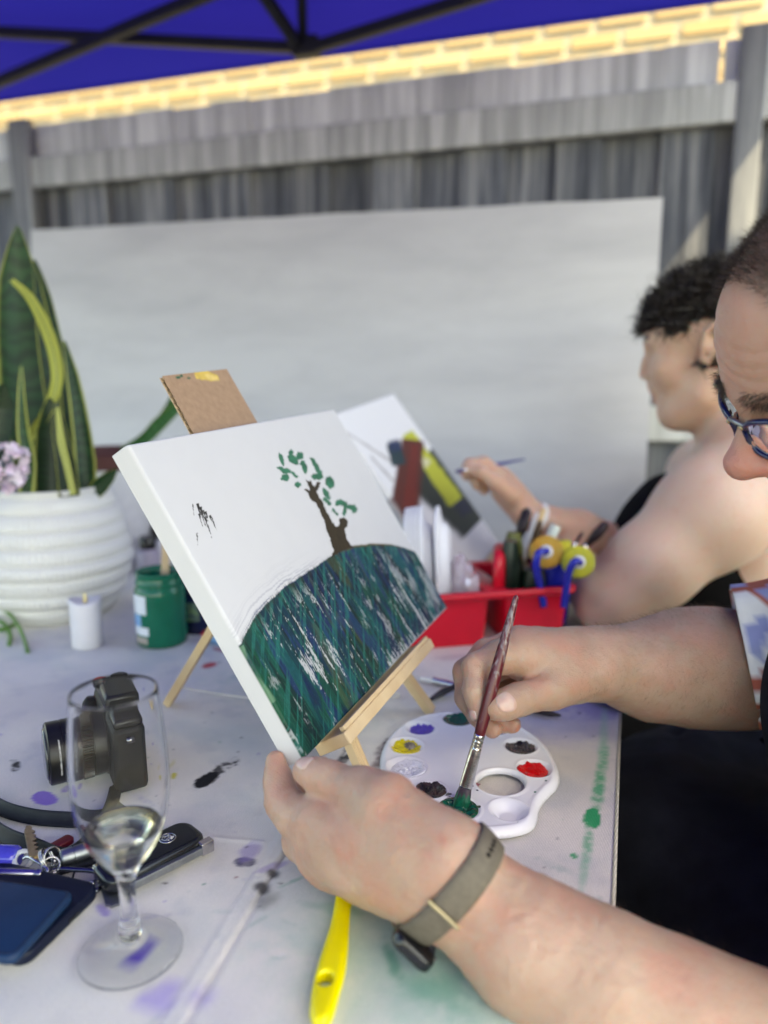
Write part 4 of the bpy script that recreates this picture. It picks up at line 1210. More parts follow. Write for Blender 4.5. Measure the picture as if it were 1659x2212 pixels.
V, F = flat_tube(ts, w, h, 40)
V = V + bdir * 0
V += (0.0007 * (noise2(V[:, 0], V[:, 2], 900, 60, 3, 2) - .5))[:, None] * side
tv = (V - tipP) @ bdir / BLN
cc = np.tile(np.array([0.0, 0.085, 0.045]), (len(V), 1))
cc *= (0.5 + 1.1 * noise2(V @ side, tv, 1400, 14, 5, 2))[:, None]
cc = mixc(cc, (0.05, 0.035, 0.05), sstep(tf0 * .62, tf0 * .80, tv + .05 * (noise2(V @ side, tv, 700, 10, 9, 2) - .5)))
mk('bristles', V, F, mat('wet_bristles', (0, 0, 0), 0.2, attr=True, var=.15, scale=600, bump=.5, bscale=1200, bdist=.0005), br, colors=cc)

# ------------------------------------------------------------------ champagne flute
gb = T(284, 2061) + np.array([0, 0, .0022])
gl = root('champagne_flute', gb, 'nearly empty champagne flute standing beside the keys and wallet', 'glass')
outer = [(0.0, 0.0006), (0.0300, 0.0004), (0.0322, 0.0009), (0.0324, 0.0017), (0.0310, 0.0026), (0.022, 0.0042), (0.012, 0.0075), (0.0078, 0.0125), (0.0070, 0.0170), (0.0074, 0.0195), (0.0062, 0.0225), (0.0054, 0.030), (0.0051, 0.040), (0.0056, 0.050), (0.0072, 0.0575), (0.0105, 0.0635), (0.0165, 0.0715), (0.0225, 0.0825), (0.0268, 0.0955), (0.0292, 0.111), (0.0297, 0.126), (0.0290, 0.143), (0.0276, 0.162), (0.0262, 0.1795)]
inner = [(0.0257, 0.1812), (0.0251, 0.1795), (0.0264, 0.162), (0.0277, 0.143), (0.0284, 0.126), (0.0279, 0.111), (0.0254, 0.0960), (0.0210, 0.0840), (0.0150, 0.0740), (0.0075, 0.0680), (0.0, 0.0665)]
def dense(pr, n):
    pr = np.array(pr); return spline(np.column_stack([pr, np.zeros(len(pr))]), n)[:, :2]
po_ = np.vstack([dense(outer, 110), dense(inner, 70)]); po_[0, 0] = 0; po_[-1, 0] = 0
po_[:, 0] = np.maximum(po_[:, 0], 0)
V, F = lathe(po_, 72, gb)
m, N, L, B = newmat('clear_glass')
for n_ in list(N):
    if n_.name.startswith('Principled'): pass
B.inputs['Transmission Weight'].default_value = 1.0; B.inputs['Roughness'].default_value = 0.0; B.inputs['IOR'].default_value = 1.38; B.inputs['Base Color'].default_value = (0.99, 0.997, 0.997, 1); B.inputs['Specular IOR Level'].default_value = 0.16
M['glass'] = m
go = mk('glass_body', V, F, m, gl)
m2, N, L, B = newmat('thin_bowl_glass')
B.inputs['Transmission Weight'].default_value = 1.0; B.inputs['Roughness'].default_value = 0.0; B.inputs['IOR'].default_value = 1.20; B.inputs['Base Color'].default_value = (0.99, 0.997, 0.997, 1)
go.data.materials.append(m2)
zz = np.array([p.center[2] for p in go.data.polygons]) + ORG[gl.name][2] - origin_of(gl)[2]
go.data.polygons.foreach_set('material_index', ((zz > .082) | (zz < .0045)).astype(np.int32))
li = dense([(0.0, 0.0663), (0.0077, 0.0678), (0.0153, 0.0738), (0.0213, 0.0838), (0.02375, 0.0898)], 40)
li = np.vstack([li, [(0.0228, 0.0893), (0.018, 0.0890), (0.009, 0.0890), (0.0, 0.0890)]]); li[0, 0] = 0
V, F = lathe(li, 64, gb)
m, N, L, B = newmat('sparkling_wine')
B.inputs['Transmission Weight'].default_value = 1.0; B.inputs['Roughness'].default_value = 0.0; B.inputs['IOR'].default_value = 1.34; B.inputs['Base Color'].default_value = (0.96, 0.95, 0.86, 1)
mk('drink', V, F, m, gl, label='last mouthful of pale drink')

# ------------------------------------------------------------------ compact camera
CAZ = math.atan2(-0.50, -0.866)
ld = np.array([math.cos(CAZ), math.sin(CAZ), 0]); lw = np.array([ld[1], -ld[0], 0]) * -1.0   # lens direction, and body width towards its far end
if lw[1] < 0: lw = -lw
UPv = np.array([0, 0, 1.0])
lc = T(101, 1629, TZ + 0.0335)      # centre of the lens front
LR = 0.0285
ca = root('compact_camera', lc - ld * 0.05 - np.array([0, 0, 0.0335]), 'black compact camera with a long lens and red shutter button behind the flute', 'camera')
bc_ = lc - ld * 0.066 + UPv * 0.0005       # middle of the body
def cbox(c, a, b, d, name, m, r=0.002):
    V, F = obox(c, ld, lw, UPv, a, b, d)
    return mk(name, V, F, m, ca, smooth=True, bevel=r, auto=35)
cbox(bc_ + lw * 0.004, 0.0165, 0.0560, 0.0315, 'body', M['black_rubber'], 0.005)
cbox(bc_ + lw * 0.004 + UPv * 0.0345, 0.0145, 0.0545, 0.0042, 'cover_plate', M['black_plastic'], 0.003)
# hand grip at the far end of the front
V, F = tube(spline([bc_ + ld * .020 + lw * .046 - UPv * .026, bc_ + ld * .0235 + lw * .046, bc_ + ld * .020 + lw * .047 + UPv * .026], 14), np.interp(np.linspace(0, 1, 14), [0, .15, .85, 1], [.006, .0105, .0105, .006]), 20)
mk('grip', V, F, M['black_rubber'], ca)
# finder hump and dials
cbox(bc_ + lw * -0.004 + UPv * 0.043, 0.0165, 0.019, 0.0085, 'finder_hump', M['black_plastic'], 0.004)
def dial(c, r, h, m, name, n=40, depth=0.0007):
    V, F = lathe([(0, 0), (r, 0), (r, h * .9), (r * .93, h), (0, h)], n * 4, c, UPv, flute=lambda a, i: (depth * np.sign(np.sin(a * n)) if 0 < i < 3 else 0))
    return mk(name, V, F, m, ca, auto=40)
dial(bc_ + lw * 0.022 + UPv * 0.0385 - ld * .002, 0.0105, 0.0085, M['black_plastic'], 'dial', 28)
dial(bc_ + lw * 0.047 - ld * .009 + UPv * 0.0385, 0.0075, 0.006, M['black_plastic'], 'dial', 22)
V, F = lathe([(0, 0), (0.0085, 0), (0.0085, 0.004), (0.007, 0.0052), (0, 0.0052)], 40, bc_ + lw * 0.042 + ld * 0.010 + UPv * 0.0385)
sb = mk('shutter_collar', V, F, M['black_gloss'], ca, auto=40)
V, F = lathe([(0, 0.005), (0.0058, 0.005), (0.0056, 0.0070), (0.004, 0.0078), (0, 0.0080)], 32, bc_ + lw * 0.042 + ld * 0.010 + UPv * 0.0385)
mk('shutter_button', V, F, M['red_button'], ca, label='red shutter button')
# lens barrel along ld (profile measured back from the front)
lb = [(0.0, -.0010), (0.0235, -.0010), (0.0245, 0.0004), (0.0262, 0.0006), (0.0272, 0.0000), (0.0283, 0.0008), (0.0285, 0.0020), (0.0285, 0.0118), (0.0279, 0.0120), (0.0279, 0.0128), (0.0285, 0.0130), (0.0285, 0.0205), (0.0277, 0.0208), (0.0277, 0.0218), (0.0289, 0.0220), (0.0289, 0.0345), (0.0280, 0.0348), (0.0280, 0.0358), (0.0287, 0.0360), (0.0287, 0.0480), (0.0300, 0.0486), (0.0300, 0.0560), (0.0, 0.0560)]
def rib(a, i):
    return 0.00045 * np.sign(np.sin(a * 90)) if i in (14, 15) else 0 * a
V, F = lathe(lb, 360, lc, -ld, hint=UPv, flute=rib)
ln = mk('lens', V, F, M['black_plastic'], ca, auto=35)
V, F = lathe([(0, -0.0004), (0.0232, -0.0004), (0.0232, -0.0018), (0.018, -0.0026), (0.0, -0.0028)], 64, lc, ld * -1, hint=UPv)
V = V + ld * 0.0
mk('lens_cap', V, F, M['dark_glass'], ln)
V, F = lathe([(0.0268, -.0003), (0.0272, 0.0004), (0.0266, 0.0006)], 96, lc, -ld, hint=UPv, closed=True)
mk('filter_ring', V, F, M['gunmetal'], ln)
# tab on the aperture ring
aw = nrm(np.cross(UPv, ld))
def lensdir(deg):
    """unit vector round the lens axis; 0 = straight up, positive towards the viewer"""
    t = -nrm(np.cross(UPv, ld)); t = t if t[1] < 0 else -t
    return UPv * math.cos(math.radians(deg)) + t * math.sin(math.radians(deg))
parts_ = []
for k_ in range(12):
    dg = 38 + k_ * 3.3
    n_ = lensdir(dg); c_ = lc - ld * 0.0168 + n_ * 0.0290
    parts_.append(obox(c_, ld, np.cross(n_, ld), n_, 0.0032, 0.0005, 0.0010))
V, F = join(*parts_)
mk('aperture_tab', V, F, M['black_gloss'], ln, smooth=False)
def bent_text(txt, size, axial, dg0, parent, m, name, R=0.02865, flip=1):
    cu = bpy.data.curves.new('t', 'FONT'); cu.body = txt; cu.size = size; cu.extrude = 0.00004; cu.resolution_u = 2
    ob = bpy.data.objects.new('t', cu); COL.objects.link(ob)
    dg_ = bpy.context.evaluated_depsgraph_get(); me = bpy.data.meshes.new_from_object(ob.evaluated_get(dg_))
    v = np.array([x.co[:] for x in me.vertices]); f = [tuple(p.vertices) for p in me.polygons]
    bpy.data.objects.remove(ob); bpy.data.curves.remove(cu); bpy.data.meshes.remove(me)
    out = []
    for x, y, z in v:
        n_ = lensdir(dg0 - math.degrees(x / R))
        out.append(lc - ld * (axial - y) + n_ * (R + z))
    return mk(name, np.array(out), f, m, parent, smooth=False)
M['print_white'] = mat('print_white', (0.75, 0.75, 0.75), 0.5)
t_ = bent_text('LEICA CAMERA WETZLAR GERMANY', 0.00205, 0.0098, 112, ln, M['print_white'], 'lettering')
# near-end strap lug and the leather strap lying in loops
V, F = tube([bc_ + lw * -0.052 + UPv * .020 + ld * x_ for x_ in (-.004, .004)], 0.0035, 12)
mk('strap_lug', V, F, M['gunmetal'], ca)
def strap(pts, w, t, name, parent, m, n=70, twist=None):
    """flat leather band following points, standing on edge or lying"""
    C_ = spline(np.array([p[:3] for p in pts]), n); nrmv = spline(np.array([p[3] for p in pts]), n)
    V = []
    for i in range(n):
        d = nrm(C_[min(i + 1, n - 1)] - C_[max(i - 1, 0)]); nn = nrm(nrmv[i] - d * (nrmv[i] @ d)); s_ = np.cross(d, nn)
        for (a, b) in ((-.5, -.35), (-.42, -.5), (.42, -.5), (.5, -.35), (.5, .35), (.42, .5), (.3, .38), (-.3, .38), (-.42, .5), (-.5, .35)):
            V.append(C_[i] + s_ * w * a + nn * t * b)
    k = 10
    F = [(i * k + j, i * k + (j + 1) % k, (i + 1) * k + (j + 1) % k, (i + 1) * k + j) for i in range(n - 1) for j in range(k)]
    F += [tuple(range(k))[::-1], tuple((n - 1) * k + j for j in range(k))]
    return mk(name, np.array(V), F, m, parent, smooth=True, auto=50)
def sp_pt(x, y, z, nv): p = T(x, y, TZ + z); return (p[0], p[1], p[2], np.array(nv, float))
strap([sp_pt(250, 1700, .006, (0, -.2, 1)), sp_pt(236, 1748, .008, (.3, -.6, .6)), sp_pt(200, 1808, .008, (.45, -.75, .5)), sp_pt(142, 1848, .008, (.1, -.85, .5)), sp_pt(70, 1826, .008, (-.1, -.85, .5)), sp_pt(0, 1798, .008, (-.2, -.85, .5)), sp_pt(-70, 1742, .008, (-.3, -.85, .5))], 0.0120, 0.0028, 'strap', ca, M['leather'])
strap([sp_pt(-60, 1700, .010, (-.3, -.85, .5)), sp_pt(-6, 1741, .009, (-.1, -.85, .5)), sp_pt(60, 1762, .008, (-.05, -.85, .5)), sp_pt(140, 1770, .007, (.05, -.8, .6)), sp_pt(215, 1768, .006, (.1, -.6, .8)), sp_pt(262, 1740, .005, (.2, -.4, .9))], 0.0125, 0.0028, 'strap', ca, M['leather'])
strap([sp_pt(272, 1600, .026, (1, 0, 0)), sp_pt(285, 1640, .020, (1, 0, .1)), sp_pt(287, 1680, .010, (.9, -.2, .2)), sp_pt(266, 1702, .004, (.3, -.3, .9)), sp_pt(240, 1700, .003, (0, 0, 1))], 0.0085, 0.002, 'wrist_loop', ca, M['leather'], 40)

# ------------------------------------------------------------------ bunch of keys
def zk(x, y): return (x * .28, 1758.6 + y * .28)
def K(x, y, z=0.0): return T(*zk(x, y), TZ + z)
kb = root('key_bunch', K(400, 460), 'bunch of keys with black car fob, silver torch and carabiner behind the wallet', 'keys')
f0, f1 = K(940, 420, 0.004), K(1425, 185, 0.004)
fx = nrm(f1 - f0); fx[2] = 0; fx = nrm(fx); fy = np.cross(UPv, fx)
fc = (K(1090, 290, .012) + K(1440, 140, .012)) / 2; fc[2] = TZ + 0.004
L_ = 0.082
fc0 = K(1440, 130, .012) - fx * (L_ / 2 - .006) - fy * .006; fc0[2] = TZ + .0045
V, F = slab(fc0, fx, fy, UPv, L_, 0.036, 0.012, 0.0115, 0.0035)
fob = mk('key_fob', V, F, M['black_gloss'], kb, label='black folding car key fob with a round badge')
V, F = slab(fc0 + UPv * 0.0116, fx, fy, UPv, L_ - .009, 0.027, 0.0085, 0.0006, 0.0005)
mk('button_pad', V, F, M['leather'], fob)
# folded blade along the near edge
V, F = obox(fc0 + fx * .004 - fy * 0.0205 + UPv * 0.0045, fx, fy, UPv, 0.033, 0.0022, 0.0028)
mk('key_blade', V, F, M['steel'], fob, smooth=False, bevel=0.0004)
V, F = obox(fc0 + fx * .037 - fy * 0.0192 + UPv * 0.005, fx, fy, UPv, 0.0055, 0.0036, 0.0050)
mk('blade_hinge', V, F, M['chrome'], fob, smooth=False, bevel=0.0008)
em = K(1293, 190, .0165); em[2] = fc0[2] + 0.0122
V, F = lathe([(0.0062, 0), (0.0067, 0.0004), (0.0062, 0.0008), (0.0057, 0.0004)], 48, em, UPv, closed=True)
badge = mk('badge_ring', V, F, M['chrome'], fob)
V, F = lathe([(0.0, 0), (0.0058, 0), (0.0057, 0.0003), (0, 0.0003)], 48, em, UPv)
mk('badge_field', V, F, M['navy_gloss'], fob)
# raised lion-and-stone relief on the badge: curling body, mane, paw, tail and ball
def rel(pts, r, name):
    P_ = [em + fx * a * .0052 + fy * b * .0052 + UPv * 0.0006 for a, b in pts]
    return tube(spline(P_, 20), r, 6)
V, F = join(rel([(-.55, .62), (-.2, .75), (.15, .5), (.25, .1), (-.1, -.1), (-.35, -.35), (-.1, -.7)], .00055, ''), rel([(.2, .55), (.5, .5), (.62, .2), (.45, 0)], .0006, ''), rel([(.1, .05), (.45, -.2), (.7, -.25)], .00045, ''), rel([(.0, -.15), (.25, -.5), (.55, -.6)], .00045, ''), rel([(-.5, .55), (-.8, .25), (-.75, -.15), (-.5, -.45)], .0004, ''), rel([(-.35, .3), (-.05, .35)], .0006, ''))
mk('badge_relief', V, F, M['chrome'], fob)
V, F = lathe([(0, -.0006), (.0011, -.0006), (.0013, 0), (.0009, .0007), (0, .0008)], 16, em + fx * .0040 - fy * .0010 + UPv * .0004)
mk('badge_ball', V, F, M['chrome'], fob)
# torch
ta, tb_ = K(465, 345, .008), K(900, 215, .008)
td = nrm(tb_ - ta)
V, F = lathe([(0, 0), (.0052, 0), (.0062, .0009), (.0066, .002), (.0066, .0092), (.0060, .0094), (.0060, .0101), (.0066, .0103), (.0066, .046), (.0072, .0465), (.0072, .058), (.006, .059), (0, .059)], 40, ta, td)
to = mk('torch', V, F, M['steel'], kb, auto=40)
V, F = lathe([(0, -.006), (.0026, -.006), (.003, -.0045), (.0028, 0), (0, 0)], 20, ta, td)
mk('torch_lug', V, F, M['gunmetal'], to)
# carabiner
car = spline([K(405, 440, .006), K(470, 424, .006), K(600, 430, .006), K(720, 440, .006), K(785, 480, .006), K(780, 545, .005), K(730, 600, .004), K(640, 614, .004), K(560, 598, .004), K(470, 560, .005), K(390, 520, .006), K(360, 505, .006), K(375, 470, .006), K(405, 440, .006)], 130)
V, F = tube(car[:-1], 0.0019, 12, closed=True)
cb2 = mk('carabiner', V, F, M['gunmetal'], kb)
for (a, b, r_) in ((K(555, 597, .004), K(580, 606, .004), .0028), (K(385, 515, .006), K(410, 530, .006), .0027), (K(440, 428, .006), K(462, 426, .006), .0028)):
    V, F = tube([a, b], r_, 14); mk('collar', V, F, M['gunmetal'], cb2)
def split_ring(c, n_, R, r_=0.0008, turns=2):
    n_ = nrm(n_); x, y, _ = frame_from(n_)
    a = np.linspace(0, 2 * math.pi * turns, 46 * turns)
    P_ = [c + x * R * math.cos(q) + y * R * math.sin(q) + n_ * r_ * 1.9 * q / (2 * math.pi) for q in a]
    V, F = tube(P_, r_, 7); return mk('split_ring', V, F, M['chrome'], kb)
split_ring(K(345, 350, .012), (0.9, .2, .5), .0075); split_ring(K(395, 330, .012), (0.8, -.5, .4), .0068)
split_ring(K(800, 440, .008), (.3, .5, .8), .0085); split_ring(K(830, 480, .006), (-.2, .3, .9), .0078); split_ring(K(395, 400, .008), (.3, -.6, .6), .0060)
# wire clip from the white washer to the rings
V, F = tube(spline([K(178, 345, .012), K(215, 330, .014), K(270, 358, .014), K(330, 395, .012), K(370, 430, .010), K(345, 470, .008)], 40), 0.0011, 8)
mk('wire_clip', V, F, M['chrome'], kb)
wn_ = nrm(ray(50, 1850)) * -1 + np.array([.25, 0, .35])
V, F = lathe([(0.0045, -.001), (0.0075, -.001), (0.0078, 0), (0.0075, .001), (0.0045, .001), (0.0042, 0)], 40, K(178, 350, .010), wn_, closed=True)
mk('washer', V, F, M['clear_white'], kb, label='translucent white plastic washer')
V, F = lathe([(0, 0), (.0065, 0), (.0085, .002), (.0090, .006), (.0090, .045), (0, .045)], 36, K(150, 335, .0095), nrm(K(0, 330, .0095) - K(150, 335, .0095)))
mk('blue_capsule', V, F, M['blue_gloss'], kb, label='glossy blue capsule on the key ring', auto=40)
V, F = lathe([(0, 0), (.0030, 0), (.0034, .001), (.0034, .004), (.0029, .0045), (.0029, .006), (.0033, .0065), (.0033, .06), (0, .06)], 24, K(325, 460, .010), nrm(K(0, 452, .010) - K(325, 460, .010)))
mk('steel_rod', V, F, M['chrome'], kb, auto=40)
def key(p0, p1, w, m, name, teeth=True, head=True, nrmv=None, label=None):
    d = nrm(p1 - p0); L_ = np.linalg.norm(p1 - p0)
    nn = np.array([0, 0, 1.0]) if nrmv is None else np.array(nrmv, float)
    nn = nrm(nn - d * (nn @ d)); s_ = np.cross(d, nn)
    up_, lo_ = [], []
    k = 15
    for i in range(k + 1):
        t = i / k
        up_.append(p0 + d * L_ * t + s_ * w * (.5 - (0.5 * (i % 2) * random.uniform(.5, 1.1) if teeth and t > .12 else 0)) * (1 if t < .93 else .55))
        lo_.append(p0 + d * L_ * t - s_ * w * (.5 if t < .93 else .3))
    poly = up_ + lo_[::-1]
    V, F = prism(poly, nn, -.0009, .0009)
    o = mk(name, V, F, m, kb, smooth=False, label=label)
    return o
key(K(268, 330, .014), K(222, 95, .016), 0.0078, M['brass'], 'key', nrmv=ray(70, 1820) * -1 + np.array([.3, 0, .2]), label='brass toothed key pointing away from the rings')
V, F = prism([K(250, 330, .013), K(300, 285, .013), K(320, 330, .012), K(260, 380, .012)], nrm(np.array([0, -.6, .8])), -.001, .001)
mk('key_bow', V, F, M['brass'], kb, smooth=False, bevel=.0003)
key(K(5, 225, .003), K(-30, 130, .003), 0.007, M['brass'], 'key', label='second brass key at the frame edge')
key(K(835, 520, .004), K(893, 705, .002), 0.0125, M['steel'], 'key', teeth=False, label='plain dark steel key tag')
V, F = slab(K(815, 430, .003), fx, fy, UPv, .014, .010, .002, .003, .0008); mk('red_tag', V, F, M['red_plastic_dark'], kb)
V, F = slab(K(460, 260, .003), nrm(np.array([.5, .8, 0])), nrm(np.array([-.8, .5, 0])), UPv, .022, .010, .003, .005, .001); mk('red_tag', V, F, M['red_plastic_dark'], kb)
V, F = slab(K(700, 370, .001), td, np.cross(UPv, td), UPv, .05, .012, .002, .0035, .0008); mk('black_tag', V, F, M['leather'], kb)
V, F = tube(spline([K(575, 445, .003), K(560, 500, .002), K(570, 555, .002), K(630, 566, .002), K(690, 548, .003)], 30), .0008, 7); mk('loop_cord', V, F, M['leather'], kb)
V, F = tube([K(690, 545, .004), K(735, 528, .005)], .0021, 12); mk('cord_crimp', V, F, M['chrome'], kb)

# ------------------------------------------------------------------ phone and wallet
A0 = T(222, 1935); l_ = nrm(np.array([-.955, .296, 0])); w_ = nrm(np.array([-.296, -.955, 0]))
PC = A0 + l_ * .075 + w_ * .0375
V, F = slab(PC + np.array([0, 0, .0014]), l_, -w_, UPv, .150, .075, .010, .0092, .0028, 8)
ph = mk('smartphone', V, F, M['phone_case'], label='dark navy cased phone lying under the blue wallet', cat='phone', auto=60)
# small openings on the near edge of the case
e_ = A0 + w_ * .0753 + l_ * .040 + np.array([0, 0, .0058])
V, F = slab(e_ - w_ * .0008, l_, UPv, w_, .009, .0028, .0013, .0012, 0, 6); mk('port', V, F, M['black_gloss'], ph, smooth=False)
e_ = A0 - l_ * .0003 + w_ * .030 + np.array([0, 0, .0058])
V, F = slab(e_ + l_ * .0008, w_, UPv, -l_, .010, .0022, .001, .0012, 0, 6); mk('side_button', V, F, M['black_gloss'], ph, smooth=False)
WA = T(162, 1938, TZ + .014)
wl2 = nrm(T(162, 1938, TZ + .014) - T(48, 2064, TZ + .014)); wl2 = -wl2; wl2[2] = 0; ww2 = np.array([wl2[1], -wl2[0], 0])
if ww2[0] > 0: ww2 = -ww2
WCn = WA + wl2 * .0305 + ww2 * .05; WCn[2] = TZ + .0110
V, F = slab(WCn, ww2, wl2, UPv, .100, .064, .007, .0075, .0032, 8)
wa = mk('wallet', V, F, M['navy_leather'], label='blue leather card wallet lying on the dark phone', cat='wallet')
Vs = []
q = rounded_rect(.100 - .0052, .064 - .0052, .0055, 8)
pp_ = [WCn + ww2 * a + wl2 * b + UPv * .0073 for a, b in q]
V, F = tube(pp_, .0004, 6, closed=True); mk('edge_stitching', V, F, M['phone_case'], wa)

# ------------------------------------------------------------------ yellow brush lying under the hand
yb = root('yellow_brush', T(720, 2060), 'brush with a bright yellow plastic handle lying under the wristwatch hand', 'brush')
yl = [(727, 1900), (724, 1932), (714, 1985), (697, 2040), (683, 2085), (673, 2130), (669, 2165), (669, 2185), (676, 2203), (690, 2211), (704, 2208), (716, 2196), (724, 2176), (734, 2140), (745, 2100), (752, 2050), (755, 2000), (758, 1955), (764, 1930), (766, 1900)]
yz = TZ + .010
yo = np.array([T(x, y, yz)[:2] for x, y in yl])
yo = spline(np.array([np.append(p, 0) for p in np.vstack([yo, yo[:1]])]), 160)[:-1, :2]
yh_c = T(703, 2117, yz)[:2]; ydir = nrm((T(745, 1930, yz) - T(690, 2200, yz))[:2]); yside = np.array([ydir[1], -ydir[0]])
stp = .0009
x0, y0 = yo.min(0) - .001; x1, y1 = yo.max(0) + .001
gx = np.arange(x0, x1, stp); gy = np.arange(y0, y1, stp); GX, GY = np.meshgrid(gx, gy, indexing='ij')
pp = np.stack([GX.ravel(), GY.ravel()], -1); ic = np.stack([(GX[:-1, :-1] + stp / 2).ravel(), (GY[:-1, :-1] + stp / 2).ravel()], -1)
an = np.linspace(0, 2 * math.pi, 60, endpoint=False)
yhole = yh_c + np.outer(np.cos(an) * .0046, yside) + np.outer(np.sin(an) * .0056, ydir)
ins = inpoly(ic[:, 0], ic[:, 1], yo) & ~inpoly(ic[:, 0], ic[:, 1], yhole)
Fg = gridmesh(len(gx), len(gy))[ins]
cnt = np.zeros(len(pp), int); np.add.at(cnt, Fg.ravel(), 1); bi = np.where((cnt > 0) & (cnt < 4))[0]
d1, c1 = closest_on(yo, pp[bi]); d2, c2 = closest_on(yhole, pp[bi]); pp[bi] = np.where((d1 < d2)[:, None], c1, c2)
used = np.where(cnt > 0)[0]; remap = -np.ones(len(pp), int); remap[used] = np.arange(len(used)); pu = pp[used]; Fg = remap[Fg]
dO, _ = closest_on(yo, pu); dH, _ = closest_on(yhole, pu)
e1 = np.clip(dO / .0055, 0, 1); e2 = np.clip(dH / .002, 0, 1)
half = .0052 * np.sqrt(1 - (1 - e1) ** 2) * (0.55 + .45 * np.sqrt(1 - (1 - e2) ** 2))
nV = len(pu)
zc_ = TZ + .0068
Vt = np.column_stack([pu, zc_ + half]); Vb = np.column_stack([pu, zc_ - half])
edges = {}
Fa = [tuple(q) for q in Fg] + [tuple(q[::-1] + nV) for q in Fg]
from collections import Counter
ec = Counter()
for q in Fg:
    for i in range(4):
        a, b = int(q[i]), int(q[(i + 1) % 4]); ec[(a, b)] += 1
for (a, b) in list(ec):
    if (b, a) not in ec: Fa.append((b, a, a + nV, b + nV))
mk('handle', np.vstack([Vt, Vb]), Fa, M['yellow_plastic'], yb)
a0 = T(746, 1905, TZ + .0068); yd3 = np.append(ydir, 0)
V, F = obox(a0 + yd3 * .012, np.append(yside, 0), yd3, UPv, .011, .014, .005); mk('ferrule', V, F, M['ferrule'], yb, bevel=.002, auto=30)
V, F = obox(a0 + yd3 * .043, np.append(yside, 0), yd3, UPv, .012, .018, .004); mk('bristles', V, F, M['bristle_dark'], yb, bevel=.003, auto=30)
# ------------------------------------------------------------------ ribbed pot with a snake plant
pc0 = T(128, 1352); pc0 = pc0 + nrm(np.array([pc0[0], pc0[1], 0])) * 0.085
pot = root('potted_snake_plant', pc0, 'snake plant with yellow leaf margins in a ribbed white pot', 'potted plant')
PH = 0.208
def pot_r(t):
    base = np.interp(t, [0, .05, .18, .42, .72, .95, 1.0], [.083, .090, .108, .1215, .110, .090, .088])
    return base
prof = [(0, 0.001), (.080, 0.0)]
nR = 8
for i in range(nR):
    t0, t1 = i / nR * .95, (i + 1) / nR * .95
    for f in np.linspace(0, 1, 9):
        t = t0 + (t1 - t0) * f
        prof.append((pot_r(t) + .0052 * (math.sqrt(max(0, 1 - (2 * f - 1) ** 2)) - .65), PH * t + .002))
prof += [(.0885, PH * .965), (.0885, PH), (.0845, PH), (.083, PH * .96), (.083, PH * .90), (0, PH * .90)]
V, F = lathe(prof, 360, pc0, flute=lambda a, i: (0.0008 * np.sin(a * 84) if 2 < i < 72 else 0 * a))
po = mk('pot', V, F, M['white_ceramic'], pot)
V, F = lathe([(0.0, 0), (.082, 0.0)], 48, pc0 + UPv * PH * .915); mk('soil', V, F, M['soil'], pot)
m, N, L, B = newmat('snake_leaf')
a = N.new('ShaderNodeVertexColor'); a.layer_name = 'Col'; L.new(a.outputs[0], B.inputs['Base Color']); B.inputs['Roughness'].default_value = 0.42; B.inputs['Specular IOR Level'].default_value = 0.28
M['snake_leaf'] = m
def leaf(path, widths, dep, normal_twist=0.0, curl=0.25, margin=0.16, parent=pot, name='leaf', seed=1.0, dark=1.0, thick=.0016, deps=None, label=None):
    """blade through picture points at given depth: widths in picture pixels"""
    P_ = spline(np.array([U(x, y, dep if deps is None else d_) for (x, y), d_ in zip(path, deps if deps is not None else [dep] * len(path))]), 60)
    wd = np.interp(np.linspace(0, 1, 60), np.linspace(0, 1, len(widths)), widths) * dep / FPX
    view = nrm(ray(*path[0]))
    nw = 15
    V = []; C = []
    for side_ in (0, 1):
        for i in range(60):
            d = nrm(P_[min(i + 1, 59)] - P_[max(i - 1, 0)])
            s_ = nrm(np.cross(d, view)); n_ = np.cross(s_, d)
            tw = normal_twist * i / 59
            s2 = s_ * math.cos(tw) + n_ * math.sin(tw); n2 = np.cross(s2, d)
            for j in range(nw):
                w_ = (j / (nw - 1) - .5)
                q = P_[i] + s2 * wd[i] * w_ + n2 * (curl * wd[i] * (1 - 4 * w_ * w_)) - n2 * (thick * side_ * (1 - 3.6 * w_ * w_))
                V.append(q)
                e = abs(w_) * 2
                band = 0.5 + 0.5 * math.sin(i * 1.9 + 3 * vnoise(np.array([[i * .3, j * .3, seed]]))[0] * 2)
                g = np.array([.010, .042, .011]) * (.55 + .9 * band) * dark
                if e > 1 - margin: g = np.array([.34, .36, .08])
                C.append(g)
    V = np.array(V); C = np.array(C)
    g0 = gridmesh(60, nw); Fq = np.concatenate([g0, g0[:, ::-1] + 60 * nw])
    return mk(name, V, Fq, M['snake_leaf'], parent, colors=C, label=label)
d0 = pc0[1] * cp + 0.063
leaf([(95, 1075), (82, 960), (66, 840), (54, 720), (42, 600), (38, 488)], [78, 112, 122, 112, 80, 4], 1.19, margin=.10, seed=1, label='tallest broad leaf of the snake plant')
leaf([(44, 1000), (62, 950), (98, 895), (120, 840), (122, 790), (104, 720), (66, 645), (24, 604)], [10, 18, 22, 24, 26, 26, 20, 10], 1.12, margin=1.0, curl=.5, seed=2, label='pale yellow rolled leaf edge')
leaf([(168, 1075), (160, 1000), (140, 900), (112, 760), (92, 640), (74, 560)], [70, 78, 70, 54, 34, 4], 1.20, margin=.05, seed=3, dark=.6)
leaf([(186, 1072), (184, 1000), (172, 900), (156, 810), (139, 736)], [40, 44, 36, 26, 4], 1.16, margin=.16, seed=4, dark=.8)
leaf([(150, 1072), (142, 1000), (128, 930), (122, 870)], [44, 40, 30, 8], 1.11, margin=.10, seed=5, dark=.35)
